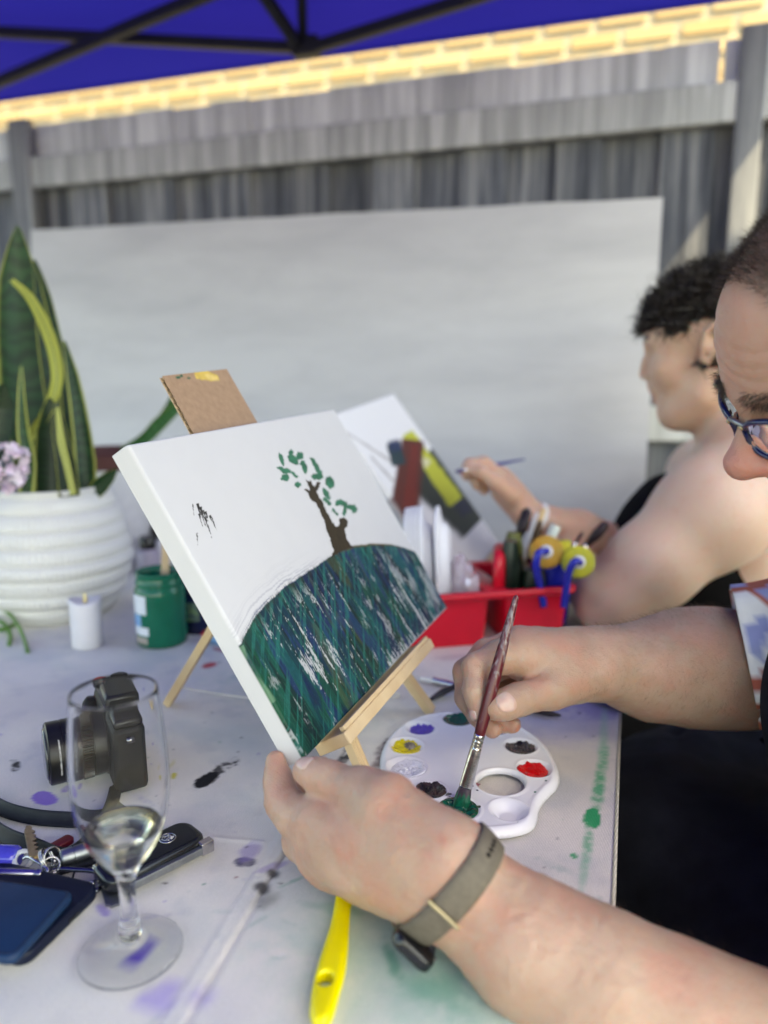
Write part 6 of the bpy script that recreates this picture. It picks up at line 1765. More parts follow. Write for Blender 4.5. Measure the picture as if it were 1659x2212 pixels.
# ------------------------------------------------------------------ bodies: signed distance fields turned into one continuous mesh
class Body:
    """groups of tapered limbs and ellipsoids, blended inside a group and then between groups"""
    def __init__(self): self.groups = []; self.cuts = []
    def group(self, k): self.groups.append((k, [])); return self
    def rc(self, a, b, r1, r2, k=0.01):
        a = np.asarray(a, float); b = np.asarray(b, float)
        self.groups[-1][1].append(('rc', a, b, r1, r2, k, (a + b) / 2, np.linalg.norm(b - a) / 2 + max(r1, r2))); return self
    def chain(self, pts, rs, k=0.006):
        for i in range(len(pts) - 1): self.rc(pts[i], pts[i + 1], rs[i], rs[i + 1], k)
        return self
    def el(self, c, R, rad, k=0.01):
        self.groups[-1][1].append(('el', np.asarray(c, float), np.asarray(R, float), np.asarray(rad, float), None, k, np.asarray(c, float), max(rad))); return self
    def cut(self, a, b, r1, r2, k=0.004):
        a = np.asarray(a, float); b = np.asarray(b, float)
        self.cuts.append(('rc', a, b, r1, r2, k, (a + b) / 2, np.linalg.norm(b - a) / 2 + max(r1, r2))); return self
    @staticmethod
    def prim(p, q):
        if q[0] == 'rc':
            a, b = q[1], q[2]; ba = b - a; L2 = ba @ ba + 1e-12
            t = np.clip((p - a) @ ba / L2, 0, 1)
            d = p - a - t[:, None] * ba
            return np.sqrt((d * d).sum(1)) - (q[3] + t * (q[4] - q[3]))
        l = (p - q[1]) @ q[2].T
        k0 = np.sqrt(((l / q[3]) ** 2).sum(1)); k1 = np.sqrt(((l / q[3] ** 2) ** 2).sum(1)) + 1e-9
        return k0 * (k0 - 1) / k1
    def f(self, p, near=None):
        """near: (centre, radius) keeps only primitives that matter there"""
        out = None
        for gk, prims in self.groups:
            g = None
            for q in prims:
                if near is not None and np.linalg.norm(q[6] - near[0]) - q[7] > near[1] + 0.05: continue
                d = self.prim(p, q)
                if g is None: g = d
                else:
                    k = q[5]; h = np.maximum(k - np.abs(g - d), 0) / k; g = np.minimum(g, d) - h * h * k * .25
            if g is None: continue
            if out is None: out = g
            else:
                h = np.maximum(gk - np.abs(out - g), 0) / gk; out = np.minimum(out, g) - h * h * gk * .25
        if out is None: return np.full(len(p), 1.0)
        for q in self.cuts:
            if near is not None and np.linalg.norm(q[6] - near[0]) - q[7] > near[1] + 0.05: continue
            d = -self.prim(p, q); k = q[5]
            h = np.maximum(k - np.abs(out - d), 0) / k; out = np.maximum(out, d) + h * h * k * .25
        return out
    def grad(self, p, e=4e-4):
        g = np.zeros_like(p)
        for i in range(3):
            o = np.zeros(3); o[i] = e; g[:, i] = (self.f(p + o) - self.f(p - o)) / (2 * e)
        return g
    def sub(self, c, r):
        b = Body()
        ok = lambda q: np.linalg.norm(q[6] - c) - q[7] < r + .03
        for gk, prims in self.groups:
            l = [q for q in prims if ok(q)]
            if l: b.groups.append((gk, l))
        b.cuts = [q for q in self.cuts if ok(q)]
        return b
    def cells(self, p, s=.04):
        key = np.floor(p / s).astype(np.int64); key = key[:, 0] * 4000003 + key[:, 1] * 2003 + key[:, 2]
        o = np.argsort(key); cut_ = np.flatnonzero(np.diff(key[o])) + 1
        for ix in np.split(o, cut_):
            q = p[ix]; c = (q.min(0) + q.max(0)) / 2
            yield ix, self.sub(c, np.linalg.norm(q.max(0) - c))
    def grads(self, p):
        g = np.zeros_like(p)
        for ix, b in self.cells(p): g[ix] = b.grad(p[ix])
        return g
    def project(self, p, iso=0.0, n=4):
        if len(p) > 3000:
            out = p.copy()
            for ix, b in self.cells(p): out[ix] = b.project_(p[ix], iso, n)
            return out
        return self.project_(p, iso, n)
    def project_(self, p, iso=0.0, n=4):
        p = p.copy()
        for _ in range(n):
            d = self.f(p) - iso; g = self.grad(p); g2 = (g * g).sum(1)[:, None] + 1e-6
            p -= np.clip(d[:, None] * g / g2, -.004, .004)
        return p
    def bounds(self):
        lo = np.full(3, 1e9); hi = -lo
        for _, prims in self.groups:
            for q in prims: lo = np.minimum(lo, q[6] - q[7]); hi = np.maximum(hi, q[6] + q[7])
        return lo - .02, hi + .02
    def mesh(self, h, clip=None, B=16):
        lo, hi = self.bounds()
        if clip is not None: lo = np.maximum(lo, clip[0]); hi = np.minimum(hi, clip[1])
        nb = np.maximum(np.ceil((hi - lo) / (h * B)).astype(int), 1)
        bi = np.stack(np.meshgrid(*[np.arange(n) for n in nb], indexing='ij'), -1).reshape(-1, 3)
        cen = lo + (bi + .5) * h * B
        half = h * B * math.sqrt(3) / 2
        act = bi[np.abs(self.f(cen)) < half * 1.6 + .012]
        l = np.arange(B + 1); loc = np.stack(np.meshgrid(l, l, l, indexing='ij'), -1).reshape(-1, 3)
        N1 = nb * B + 2
        ids, pos, E = [], [], []
        for b in act:
            g0 = b * B; p = lo + (g0 + loc) * h
            v = self.f(p, (lo + (g0 + B / 2) * h, half)).reshape(B + 1, B + 1, B + 1)
            s = v < 0
            if s.all() or not s.any(): continue
            cs = sum(s[i:B + i, j:B + j, k:B + k].astype(int) for i in (0, 1) for j in (0, 1) for k in (0, 1))
            c = np.argwhere((cs > 0) & (cs < 8))
            if len(c):
                acc = np.zeros((len(c), 3)); cnt = np.zeros(len(c))
                co = [(0, 0, 0), (1, 0, 0), (0, 1, 0), (1, 1, 0), (0, 0, 1), (1, 0, 1), (0, 1, 1), (1, 1, 1)]
                for a, q in ((0, 1), (2, 3), (4, 5), (6, 7), (0, 2), (1, 3), (4, 6), (5, 7), (0, 4), (1, 5), (2, 6), (3, 7)):
                    ca, cq = c + co[a], c + co[q]
                    va = v[ca[:, 0], ca[:, 1], ca[:, 2]]; vq = v[cq[:, 0], cq[:, 1], cq[:, 2]]
                    m_ = (va < 0) != (vq < 0); t = np.where(m_, va / np.where(m_, va - vq, 1), 0)
                    acc += (ca + t[:, None] * (cq - ca)) * m_[:, None]; cnt += m_
                gi = c + g0
                ids.append((gi[:, 0] * N1[1] + gi[:, 1]) * N1[2] + gi[:, 2]); pos.append(lo + (g0 + acc / cnt[:, None]) * h)
            for ax in range(3):
                sl0 = [slice(0, B)] * 3; sl1 = [slice(0, B)] * 3; sl1[ax] = slice(1, B + 1)
                a, q = s[tuple(sl0)], s[tuple(sl1)]
                e = np.argwhere(a != q)
                if len(e): E.append(np.column_stack([e + g0, np.full(len(e), ax), a[e[:, 0], e[:, 1], e[:, 2]]]))
        ids = np.concatenate(ids); pos = np.concatenate(pos)
        o = np.argsort(ids); ids = ids[o]; pos = pos[o]
        E = np.concatenate(E); F = []
        for ax in range(3):
            e = E[E[:, 3] == ax]; u, w = (ax + 1) % 3, (ax + 2) % 3
            cells = []
            for du, dw in ((0, 0), (-1, 0), (-1, -1), (0, -1)):
                c = e[:, :3].copy(); c[:, u] += du; c[:, w] += dw; cells.append((c[:, 0] * N1[1] + c[:, 1]) * N1[2] + c[:, 2])
            idx = []; ok = np.ones(len(e), bool)
            for c in cells:
                k = np.clip(np.searchsorted(ids, c), 0, len(ids) - 1); ok &= ids[k] == c; idx.append(k)
            q = np.stack(idx, -1)[ok]; fl_ = e[ok, 4] == 0
            q[fl_] = q[fl_][:, ::-1]; F.append(q)
        return pos, np.concatenate(F)
def smooth_pos(V, F, it=2, lam=.5):
    for _ in range(it):
        acc = np.zeros_like(V); cnt = np.zeros(len(V))
        for i in range(4):
            np.add.at(acc, F[:, i], V[F[:, (i + 1) % 4]]); np.add.at(cnt, F[:, i], 1)
            np.add.at(acc, F[:, i], V[F[:, i - 1]]); np.add.at(cnt, F[:, i], 1)
        V = V + lam * (acc / np.maximum(cnt, 1)[:, None] - V)
    return V
# skin: pink and tan mottling, fine creases
def skin(name, tint=(1, 1, 1), sss=.0019, rough=.44):
    m, N, L, B = newmat(name)
    a = N.new('ShaderNodeVertexColor'); a.layer_name = 'Col'
    tc = N.new('ShaderNodeTexCoord')
    n1 = N.new('ShaderNodeTexNoise'); n1.inputs['Scale'].default_value = 55; n1.inputs['Detail'].default_value = 6; n1.inputs['Roughness'].default_value = .6
    n2 = N.new('ShaderNodeTexNoise'); n2.inputs['Scale'].default_value = 210; n2.inputs['Detail'].default_value = 3
    n3 = N.new('ShaderNodeTexVoronoi'); n3.inputs['Scale'].default_value = 900
    for n_ in (n1, n2, n3): L.new(tc.outputs['Object'], n_.inputs['Vector'])
    r1 = N.new('ShaderNodeMapRange'); r1.inputs[1].default_value = .52; r1.inputs[2].default_value = .75; r1.inputs[4].default_value = .55
    L.new(n1.outputs['Fac'], r1.inputs[0])
    mx = N.new('ShaderNodeMix'); mx.data_type = 'RGBA'; mx.blend_type = 'MULTIPLY'
    L.new(r1.outputs[0], mx.inputs[0]); L.new(a.outputs[0], mx.inputs[6]); mx.inputs[7].default_value = (.97, .80, .74, 1)
    r2 = N.new('ShaderNodeMapRange'); r2.inputs[1].default_value = .62; r2.inputs[2].default_value = .78; r2.inputs[4].default_value = .28
    L.new(n2.outputs['Fac'], r2.inputs[0])
    mx2 = N.new('ShaderNodeMix'); mx2.data_type = 'RGBA'; mx2.blend_type = 'MULTIPLY'
    L.new(r2.outputs[0], mx2.inputs[0]); L.new(mx.outputs[2], mx2.inputs[6]); mx2.inputs[7].default_value = (.84, .66, .55, 1)
    L.new(mx2.outputs[2], B.inputs['Base Color'])
    B.inputs['Roughness'].default_value = rough; B.inputs['Specular IOR Level'].default_value = .42
    B.inputs['Subsurface Weight'].default_value = 1.0; B.inputs['Subsurface Radius'].default_value = (1, .38, .22); B.inputs['Subsurface Scale'].default_value = sss
    mp = N.new('ShaderNodeMath'); mp.operation = 'MULTIPLY_ADD'; mp.inputs[1].default_value = .35
    L.new(n3.outputs['Distance'], mp.inputs[0]); L.new(n2.outputs['Fac'], mp.inputs[2])
    bp = N.new('ShaderNodeBump'); bp.inputs['Strength'].default_value = .55; bp.inputs['Distance'].default_value = .0012
    L.new(mp.outputs[0], bp.inputs['Height']); L.new(bp.outputs[0], B.inputs['Normal'])
    return m
M['skin'] = skin('skin')
def head(Bd, c, R, F, Uv, sc=1.0, ears=True, nz=0.0, nf=1.0, ny=0.0):
    """R: the head's own right, F: where the face looks, Uv: crown"""
    Rm = np.stack([R, F, Uv])
    def L(x, y, z): return c + sc * (R * x + F * y + Uv * z)
    Bd.group(.022)
    Bd.el(L(0, -.012, .040), Rm, np.array([.077, .100, .088]) * sc)
    Bd.el(L(0, .030, .030), Rm, np.array([.066, .070, .070]) * sc, .03)
    Bd.el(L(0, .028, -.045), Rm, np.array([.058, .064, .080]) * sc, .03)
    Bd.rc(L(-.016, .062, -.104), L(.016, .062, -.104), .022 * sc, .022 * sc, .03)
    for s_ in (-1, 1):
        Bd.rc(L(s_ * .046, .012, -.080), L(s_ * .014, .060, -.104), .020 * sc, .020 * sc, .03)
        Bd.el(L(s_ * .038, .064, -.030), Rm, np.array([.026, .026, .026]) * sc, .025)
        Bd.rc(L(s_ * .012, .090, .018), L(s_ * .044, .078, .020), .0115 * sc, .010 * sc, .016)
    # nose
    Bd.rc(L(0, .092, .010), L(0, .104, -.014), .0085 * sc, .0095 * sc, .012)
    Bd.rc(L(0, .104, -.014 + nz * .4), L(0, .119 + ny, -.036 + nz), .0095 * sc * nf, .0145 * sc * nf, .010)
    for s_ in (-1, 1): Bd.el(L(s_ * .0125, .107 + ny * .7, -.041 + nz), Rm, np.array([.0095, .012, .0090]) * sc * nf, .007)
    Bd.rc(L(0, .098, -.050), L(0, .0925, -.066), .0085 * sc, .0085 * sc, .012)
    Bd.rc(L(-.012, .094, -.055), L(.012, .094, -.055), .0085 * sc, .0085 * sc, .012)
    # lips
    Bd.rc(L(-.018, .090, -.0665), L(.018, .090, -.0665), .0072 * sc, .0072 * sc, .008)
    Bd.rc(L(-.015, .089, -.0770), L(.015, .089, -.0770), .0078 * sc, .0078 * sc, .008)
    for s_ in (-1, 1):
        Bd.cut(L(s_ * .032, .104, .001), L(s_ * .034, .100, .001), .0155 * sc, .0145 * sc, .012)
    Bd.cut(L(-.020, .100, -.0718), L(.020, .100, -.0718), .0022 * sc, .0022 * sc, .004)
    Bd.cut(L(-.006, .117, -.050), L(-.0055, .112, -.044), .0034 * sc, .0025 * sc, .003); Bd.cut(L(.006, .117, -.050), L(.0055, .112, -.044), .0034 * sc, .0025 * sc, .003)
    if ears:
        for s_ in (-1, 1):
            Bd.group(.006)
            Bd.chain([L(s_ * .074, .004, -.026), L(s_ * .080, .000, -.006), L(s_ * .085, -.006, .016), L(s_ * .086, -.020, .026), L(s_ * .084, -.030, .012), L(s_ * .078, -.022, -.014), L(s_ * .074, -.004, -.030)], [.0055 * sc, .004 * sc, .004 * sc, .0042 * sc, .0042 * sc, .004 * sc, .0055 * sc], .006)
            Bd.rc(L(s_ * .074, -.008, .004), L(s_ * .074, -.012, -.010), .0085 * sc, .0085 * sc, .006)
    return L

# ------------------------------------------------------------------ the man
Hd = U(1622, 884, .555)                       # bridge of the nose
i_ = np.array([1.0, 0, 0]); d_ = -nrm(ray(1700, 850)); i_ = nrm(i_ - d_ * (i_ @ d_)); j_ = np.cross(d_, i_)
def iv(a, b, c): return i_ * a + j_ * b + d_ * c
Rh = nrm(iv(-.536, .232, -.812)); Fh = iv(-.760, -.550, .345); Fh = nrm(Fh - Rh * (Fh @ Rh)); Uh = np.cross(Rh, Fh)
Hc = Hd - Fh * .098 - Uh * .008
man = Body()
Lh = head(man, Hc, Rh, Fh, Uh, nz=.008)
neckb = np.array([.47, .60, .98])
man.group(.03); man.rc(Hc - Uh * .05 - Fh * .02, neckb, .055, .062)
shR = np.array([.52, .80, .93]); shL = np.array([.47, .40, .93]); hipc = np.array([.62, .62, .58])
man.group(.04)
man.rc(neckb + np.array([.03, 0, -.04]), (neckb + hipc) / 2 + np.array([.02, 0, 0]), .12, .15, .06); man.rc((neckb + hipc) / 2 + np.array([.02, 0, 0]), hipc, .15, .155, .06)
man.rc(neckb, shR, .06, .065, .05); man.rc(neckb, shL, .06, .065, .05)
for s_ in (-1, 1):     # thighs and shins, under the table
    hp = hipc + np.array([0, s_ * .10, -.02]); kn = np.array([.14, .60 + s_ * .15, .545]); an_ = np.array([.20, .60 + s_ * .16, .10])
    man.rc(hp, kn, .085, .062, .04); man.rc(kn, an_, .058, .038, .03); man.rc(an_ + np.array([.02, 0, -.05]), an_ + np.array([-.14, 0, -.065]), .035, .028, .03)
# right arm (holds the brush)
elR = U(1690, 1455, .80)
man.group(.03); man.rc(shR, elR + np.array([.01, 0, .01]), .062, .054, .03)
man.chain([elR, U(1600, 1447, .785), U(1530, 1441, .772), U(1470, 1441, .760), U(1400, 1447, .745), U(1350, 1440, .735), U(1300, 1430, .725)], [.054, .057, .058, .054, .0455, .0345, .0270], .02)
wrR = U(1300, 1430, .725)
man.rc(U(1304, 1418, .727), U(1245, 1412, .720), .0235, .0235, .015)
man.group(.010)
imc = U(1120, 1414, .693)
man.rc(wrR, imc, .025, .0200, .02); man.rc(wrR, U(1118, 1396, .712), .024, .0185, .02); man.rc(wrR, U(1130, 1418, .735), .024, .0165, .02); man.rc(wrR, U(1140, 1450, .748), .022, .0150, .02)
man.rc(U(1290, 1455, .715), U(1215, 1478, .690), .0235, .0185, .02)
man.rc(U(1190, 1440, .705), U(1150, 1432, .70), .020, .016, .02)
def fing(pts, rs, k=.0035, gk=.0025): man.group(gk); man.chain(pts, rs, k)
# index, its knuckles high, tip pressing the handle
fing([imc, U(1078, 1420, .683), U(1028, 1440, .672), U(1026, 1492, .660), U(1034, 1542, .6545)], [.0195, .0145, .0112, .0098, .0083], .008)
fing([U(1112, 1396, .712), U(1052, 1412, .702), U(1006, 1452, .690), U(1008, 1508, .680), U(1028, 1549, .672)], [.0175, .0130, .0108, .0096, .0080], .008)
fing([U(1120, 1420, .735), U(1050, 1455, .722), U(1018, 1500, .708), U(1036, 1545, .698), U(1064, 1574, .690)], [.015, .0120, .0105, .0098, .0088], .008)
fing([U(1140, 1450, .748), U(1085, 1490, .738), U(1052, 1530, .722), U(1076, 1560, .714), U(1108, 1566, .708)], [.014, .0110, .0095, .0086, .0078], .008)
# thumb in front of the brush
fing([U(1235, 1466, .700), U(1190, 1488, .683), U(1118, 1512, .660), U(1092, 1521, .6515), U(1072, 1529, .6475)], [.022, .0178, .0133, .0122, .0110], .008, .006)
# left arm (holds the canvas corner)
elL = U(1800, 2390, .442)
man.group(.03); man.rc(shL, elL, .062, .052, .03)
wL1, wL2 = U(968, 1858, .474), U(932, 1908, .482)
man.chain([elL, U(1600, 2300, .443), U(1440, 2225, .447), U(1275, 2130, .452), U(1140, 2030, .462)], [.050, .0505, .0485, .0430, .0345], .02)
man.rc(U(1140, 2030, .462), U(1040, 1926, .470), .033, .0225, .02); man.rc(U(1118, 2044, .464), U(990, 1962, .478), .032, .0215, .02)
man.rc(U(1040, 1926, .470), wL1, .0225, .0205, .015); man.rc(U(990, 1962, .478), wL2, .0215, .0205, .015)
man.group(.012)
mcI = U(690, 1776, .530); mcM = U(696, 1836, .536); mcR = U(722, 1872, .541); mcP = U(782, 1893, .545)
thB = U(832, 1744, .500)
man.rc(wL1, mcI, .0215, .0175, .02); man.rc(wL1, mcM, .0215, .0180, .02); man.rc(wL2, mcR, .0205, .0150, .02); man.rc(wL2, mcP, .0205, .0125, .02); man.rc(wL1, thB, .0205, .0222, .02); man.rc(wL2, U(800, 1850, .508), .021, .024, .02)
man.rc(U(880, 1838, .490), U(735, 1815, .520), .022, .021, .02)
fing([mcI, U(640, 1762, .545), U(611, 1733, .556), U(601, 1690, .567), U(596, 1642, .575)], [.0175, .0140, .0113, .0094, .0075], .010, .008)
fing([mcM, U(655, 1815, .556), U(648, 1770, .580), U(652, 1720, .590), U(660, 1690, .592)], [.0170, .0140, .0115, .0100, .0082], .010, .008)
fing([mcR, U(690, 1850, .566), U(690, 1800, .588), U(694, 1750, .594), U(700, 1720, .594)], [.0145, .0128, .0112, .0098, .0080], .010, .006)
fing([mcP, U(745, 1872, .570), U(742, 1820, .588), U(746, 1780, .592), U(752, 1760, .592)], [.0122, .0112, .0098, .0086, .0072], .010, .005)
fing([thB, U(785, 1718, .514), U(716, 1686, .532), U(684, 1674, .5405), U(658, 1665, .546)], [.0220, .0175, .0116, .0104, .0090], .010, .005)
# creases: web of the left thumb, thenar fold of the right hand
man.cut(U(640, 1694, .532), U(688, 1724, .505), .0016, .0022, .004)
man.cut(U(688, 1724, .500), U(745, 1729, .492), .0024, .0012, .005)
man.cut(U(1112, 1474, .670), U(1160, 1456, .672), .0022, .0012, .004)
V, Fm = man.mesh(.0024, clip=(np.array([-.3, .1, .42]), np.array([1.2, 1.3, 1.6])))
V = man.project(V, 0, 2); V = smooth_pos(V, Fm, 1, .4)
def hl(V, c, R, F, Uv): q = V - c; return np.stack([q @ R, q @ F, q @ Uv], -1)
lo = hl(V, Hc, Rh, Fh, Uh)
inhead = (np.abs(lo) < np.array([.1, .14, .14])).all(1)
# forehead lines and thumb-joint wrinkles as real relief
Nv = man.grads(V); Nv /= np.linalg.norm(Nv, axis=1)[:, None] + 1e-9
wr_ = np.zeros(len(V))
for z_, w_, am in ((.045, .0022, .0011), (.055, .002, .0008), (.066, .0022, .0009), (.034, .002, .0007)):
    zc_ = z_ + .006 * np.sin(lo[:, 0] * 55) + .003 * (fbm(V * 60, 2) - .5)
    wr_ -= inhead * am * np.exp(-((lo[:, 2] - zc_) / w_) ** 2) * sstep(.045, .07, lo[:, 1]) * sstep(.058, .045, np.abs(lo[:, 0]))
def wrinkle(p, ax, r, n=3, gap=.0032, am=.00055):
    global wr_
    q = V - p; t = q @ nrm(ax); rad = np.sqrt(np.maximum((q * q).sum(1) - t * t, 0))
    for i in range(n):
        o_ = (i - (n - 1) / 2) * gap
        wr_ = wr_ - am * np.exp(-((t - o_ + .0012 * (fbm(V * 240 + i, 2) - .5) * 2) / .00075) ** 2) * (rad < r)
wrinkle(U(1120, 1511, .65), U(1190, 1488, .683) - U(1072, 1529, .6475), .017, 4)
wrinkle(U(726, 1688, .525), thB - U(658, 1665, .546), .015, 3, .004, .0004)
wrinkle(U(1020, 1440, .66), U(1028, 1440, .672) - U(1026, 1492, .66), .014, 3, .003, .0003)
wr_ += (~inhead) * .00035 * (fbm(V * 110, 3) - .5) * 2
# tendons and veins on the backs of both hands
def ridge(a, b, w, am, sgn=1):
    global wr_
    d = b - a; L2_ = d @ d; t = np.clip((V - a) @ d / L2_, 0, 1)
    q = V - a - t[:, None] * d; q = q - (q * Nv).sum(1)[:, None] * Nv
    far = np.abs(man_d(a + (b - a) * .5))
    dist = np.sqrt((q * q).sum(1)); tt_ = (V - a) @ d / L2_
    close = ((V - a - t[:, None] * d) ** 2).sum(1) < .032 ** 2
    wr_ = wr_ + sgn * am * np.exp(-(dist / w) ** 2) * sstep(0, .25, tt_) * sstep(1.05, .85, tt_) * close
def man_d(p): return 0.0
for a, b in ((wL1, mcI), (wL1, mcM), (wL2, mcR), (wL2, mcP)): ridge(a, b, .0035, .0009)
for a, b in ((wrR, imc), (wrR, U(1112, 1396, .712))): ridge(a, b, .0035, .0008)
for a, b in ((mcI, mcM), (mcM, mcR), (mcR, mcP)): ridge(a + (a - b) * .2, b + (b - a) * .2, .006, .0005, 1)
vn = np.abs(fbm(V * np.array([60, 60, 60]) + 11, 2) - .5); wr_ += (~inhead) * .0005 * sstep(.05, .0, vn) * (proj(V)[0][:, 0] < 1400)
V = V + Nv * wr_[:, None]
# skin colour: warmer knuckles, tanned forearm, redder nose and brow
base = np.tile(np.array([.405, .272, .20]), (len(V), 1))
mot = fbm(V * 38, 4); base = mixc(base, (.445, .245, .18), .8 * sstep(.45, .68, mot)); base = mixc(base, (.47, .325, .245), .7 * sstep(.52, .72, fbm(V * 24 + 9, 4)))
def warm(p, r, col, op):
    global base
    base = mixc(base, col, op * np.exp(-((V - p) ** 2).sum(1) / (r * r)))
for p, r in ((U(1028, 1438, .672), .016), (U(1118, 1400, .70), .022), (U(1030, 1545, .655), .012), (U(1068, 1572, .69), .014), (U(1106, 1566, .71), .012), (U(1075, 1528, .65), .010), (U(610, 1735, .556), .02), (U(690, 1776, .53), .02), (U(596, 1642, .575), .014), (U(664, 1668, .545), .010), (U(700, 1840, .53), .022), (U(740, 1880, .54), .02)):
    warm(p, r, (.50, .25, .185), .5)
tan_ = sstep(.20, .30, V[:, 0]) * sstep(.62, .70, V[:, 1]) * (V[:, 2] < .95)
base = mixc(base, (.40, .245, .18), .55 * sstep(.40, .62, fbm(V * 55 + 3, 3)) * np.clip(sstep(1260, 1420, proj(V)[0][:, 0]) * (V[:, 1] > .6), 0, 1))
base = mixc(base, (.485, .25, .195), inhead * .5)
base = mixc(base, (.50, .215, .175), inhead * .7 * sstep(.098, .112, lo[:, 1]) * sstep(.0, -.02, lo[:, 2]) * sstep(-.06, -.05, lo[:, 2]))
lips = inhead * (np.abs(lo[:, 2] + .072) < .012) * (np.abs(lo[:, 0]) < .022) * (lo[:, 1] > .088)
base = mixc(base, (.40, .15, .13), lips * .7)
frk = fbm(V * 420, 2); base = mixc(base, (.37, .20, .13), .35 * sstep(.74, .80, frk) * (~inhead))
for (x, y, dd_, r_, op) in ((956, 1640, 0, 0, 0), (872, 1835, .468, .0030, .5), (884, 1812, .468, .0026, .4), (956 - 0, 1816, .455, .003, .5)):
    if op: warm(U(x, y, dd_), r_, (.40, .17, .13), op)
# dark scalp tone under the cropped hair
hairm = inhead * np.clip(sstep(.060, .074, lo[:, 2] + .35 * np.maximum(0, -lo[:, 1]) + .30 * np.maximum(0, np.abs(lo[:, 0]) - .040) - .55 * np.maximum(0, lo[:, 1] - .03) * 0 - .010 * (fbm(V * 120, 3) - .5) * 2), 0, 1) * sstep(.080, .058, lo[:, 1]) * sstep(.028, .045, lo[:, 2]) * (1 - (np.abs(lo[:, 0]) > .042) * (lo[:, 1] > -.01) * (lo[:, 2] < .078))
base = mixc(base, (.085, .055, .045), hairm * .75)
prs = root('person', np.array([.6, .62, 0]), 'person in a patterned shirt and black apron painting at the table with a brush', 'person')
bodyM = mk('body', V, Fm, M['skin'], prs, colors=base)

def nail(tip, base_, dors, w, l, name='fingernail'):
    """curved nail plate seated on the back of a fingertip"""
    ax = nrm(tip - base_); dn_ = nrm(dors - ax * (dors @ ax)); s_ = np.cross(ax, dn_)
    n = 13
    a, b = np.meshgrid(np.linspace(-1, 1, n), np.linspace(-1, 1, n), indexing='ij'); a = a.ravel(); b = b.ravel()
    rr_ = np.maximum(np.abs(a), np.abs(b)); le = (np.abs(a) ** 3.2 + np.abs(b) ** 3.2) ** (1 / 3.2) + 1e-9; k = rr_ / le
    a, b = a * k, b * k
    p = tip + ax[None] * (b * l / 2)[:, None] + s_[None] * (a * w / 2 * .9)[:, None] + dn_ * .007
    p = man.project(p, .0006, 8)
    pin = man.project(p, -.0006, 3); e = (rr_ > .95)[:, None]
    p = np.where(e, pin, p)
    return mk(name, p, gridmesh(n, n), M['nail'], bodyM)
vt = -nrm(ray(1070, 1530))
nail(U(1072, 1528, .6475) + nrm(U(1092, 1521, .65) - U(1072, 1529, .6475)) * .003, U(1118, 1512, .66), vt + np.array([0, 0, .15]), .0155, .0150)
nail(U(1031, 1545, .6545), U(1026, 1492, .66), vt + np.array([-.9, 0, .1]), .0105, .0105)
vt = -nrm(ray(660, 1660))
nail(U(665, 1660, .545), U(716, 1686, .532), vt * .72 + np.array([-.12, .0, .62]), .0140, .0150)

# short cropped hair: thousands of little blades rooted in the scalp
def hair_blades(V, Nn, mask, n, lmin, lmax, w, flow, m, name, parent, curl=.3, seed=1):
    r_ = np.random.default_rng(seed)
    idx = np.where(mask)[0]; pick = r_.choice(idx, n)
    p = V[pick] + r_.normal(0, .0011, (n, 3)); nn = Nn[pick]
    L_ = r_.uniform(lmin, lmax, n)[:, None]
    d = nn + flow[None] * .8 + r_.normal(0, curl, (n, 3)); d /= np.linalg.norm(d, axis=1)[:, None]
    s = np.cross(d, r_.normal(0, 1, (n, 3))); s /= np.linalg.norm(s, axis=1)[:, None]
    bend = r_.normal(0, curl, (n, 3))
    m1 = p + d * L_ * .55; t = p + d * L_ + bend * L_ * .6 + flow[None] * L_ * .25
    p = p - nn * .0012
    W_ = w * r_.uniform(.6, 1.2, n)[:, None]
    VV = np.stack([p - s * W_, p + s * W_, m1 - s * W_ * .8, m1 + s * W_ * .8, t], 1).reshape(-1, 3)
    k = np.arange(n)[:, None] * 5
    F1 = (k + np.array([0, 1, 3, 2])); F2 = (k + np.array([2, 3, 4]))
    Fl = [tuple(q) for q in F1] + [tuple(q) for q in F2]
    return mk(name, VV, Fl, m, parent)
hair_blades(V, Nv, hairm > .45, 22000, .004, .0085, .00018, Fh * .4 + Uh * .1, M['hair_brown'], 'hair', prs, .4, 3)
# eyebrows
bz = .0215 + .004 * np.abs(lo[:, 0]) / .05
brow = inhead & (np.abs(lo[:, 2] - .0245) < .0062) & (np.abs(lo[:, 0]) > .012) & (lo[:, 0] < .038) & (lo[:, 0] > -.054) & (lo[:, 1] > .05)
hair_blades(V, Nv, brow, 1500, .004, .009, .00013, -Uh * .1, M['hair_brown'], 'eyebrows', prs, .35, 4)
# fine hairs on the forearms
q2, _ = proj(V)
fa = (q2[:, 0] > 1255) & (q2[:, 0] < 1600) & (q2[:, 1] < 1600) & (V[:, 1] > .6) & (Nv[:, 2] > -.35) & (V[:, 2] < .95)
hair_blades(V, Nv, fa, 4600, .004, .010, .000065, nrm(U(1300, 1470, .72) - U(1500, 1400, .76)) * 1.6, mat('arm_hair', (.13, .085, .055), .6, var=.3), 'arm_hair', prs, .35, 5)
fb = (q2[:, 0] > 1060) & (q2[:, 1] > 1880) & (V[:, 1] < .5) & (V[:, 2] < .95) & (Nv[:, 2] > -.2)
hair_blades(V, Nv, fb, 2000, .003, .008, .00004, nrm(U(1000, 1880, .47) - U(1400, 2100, .45)) * 1.6, mat('arm_hair', (.20, .13, .085), .6, var=.3), 'arm_hair', prs, .35, 6)
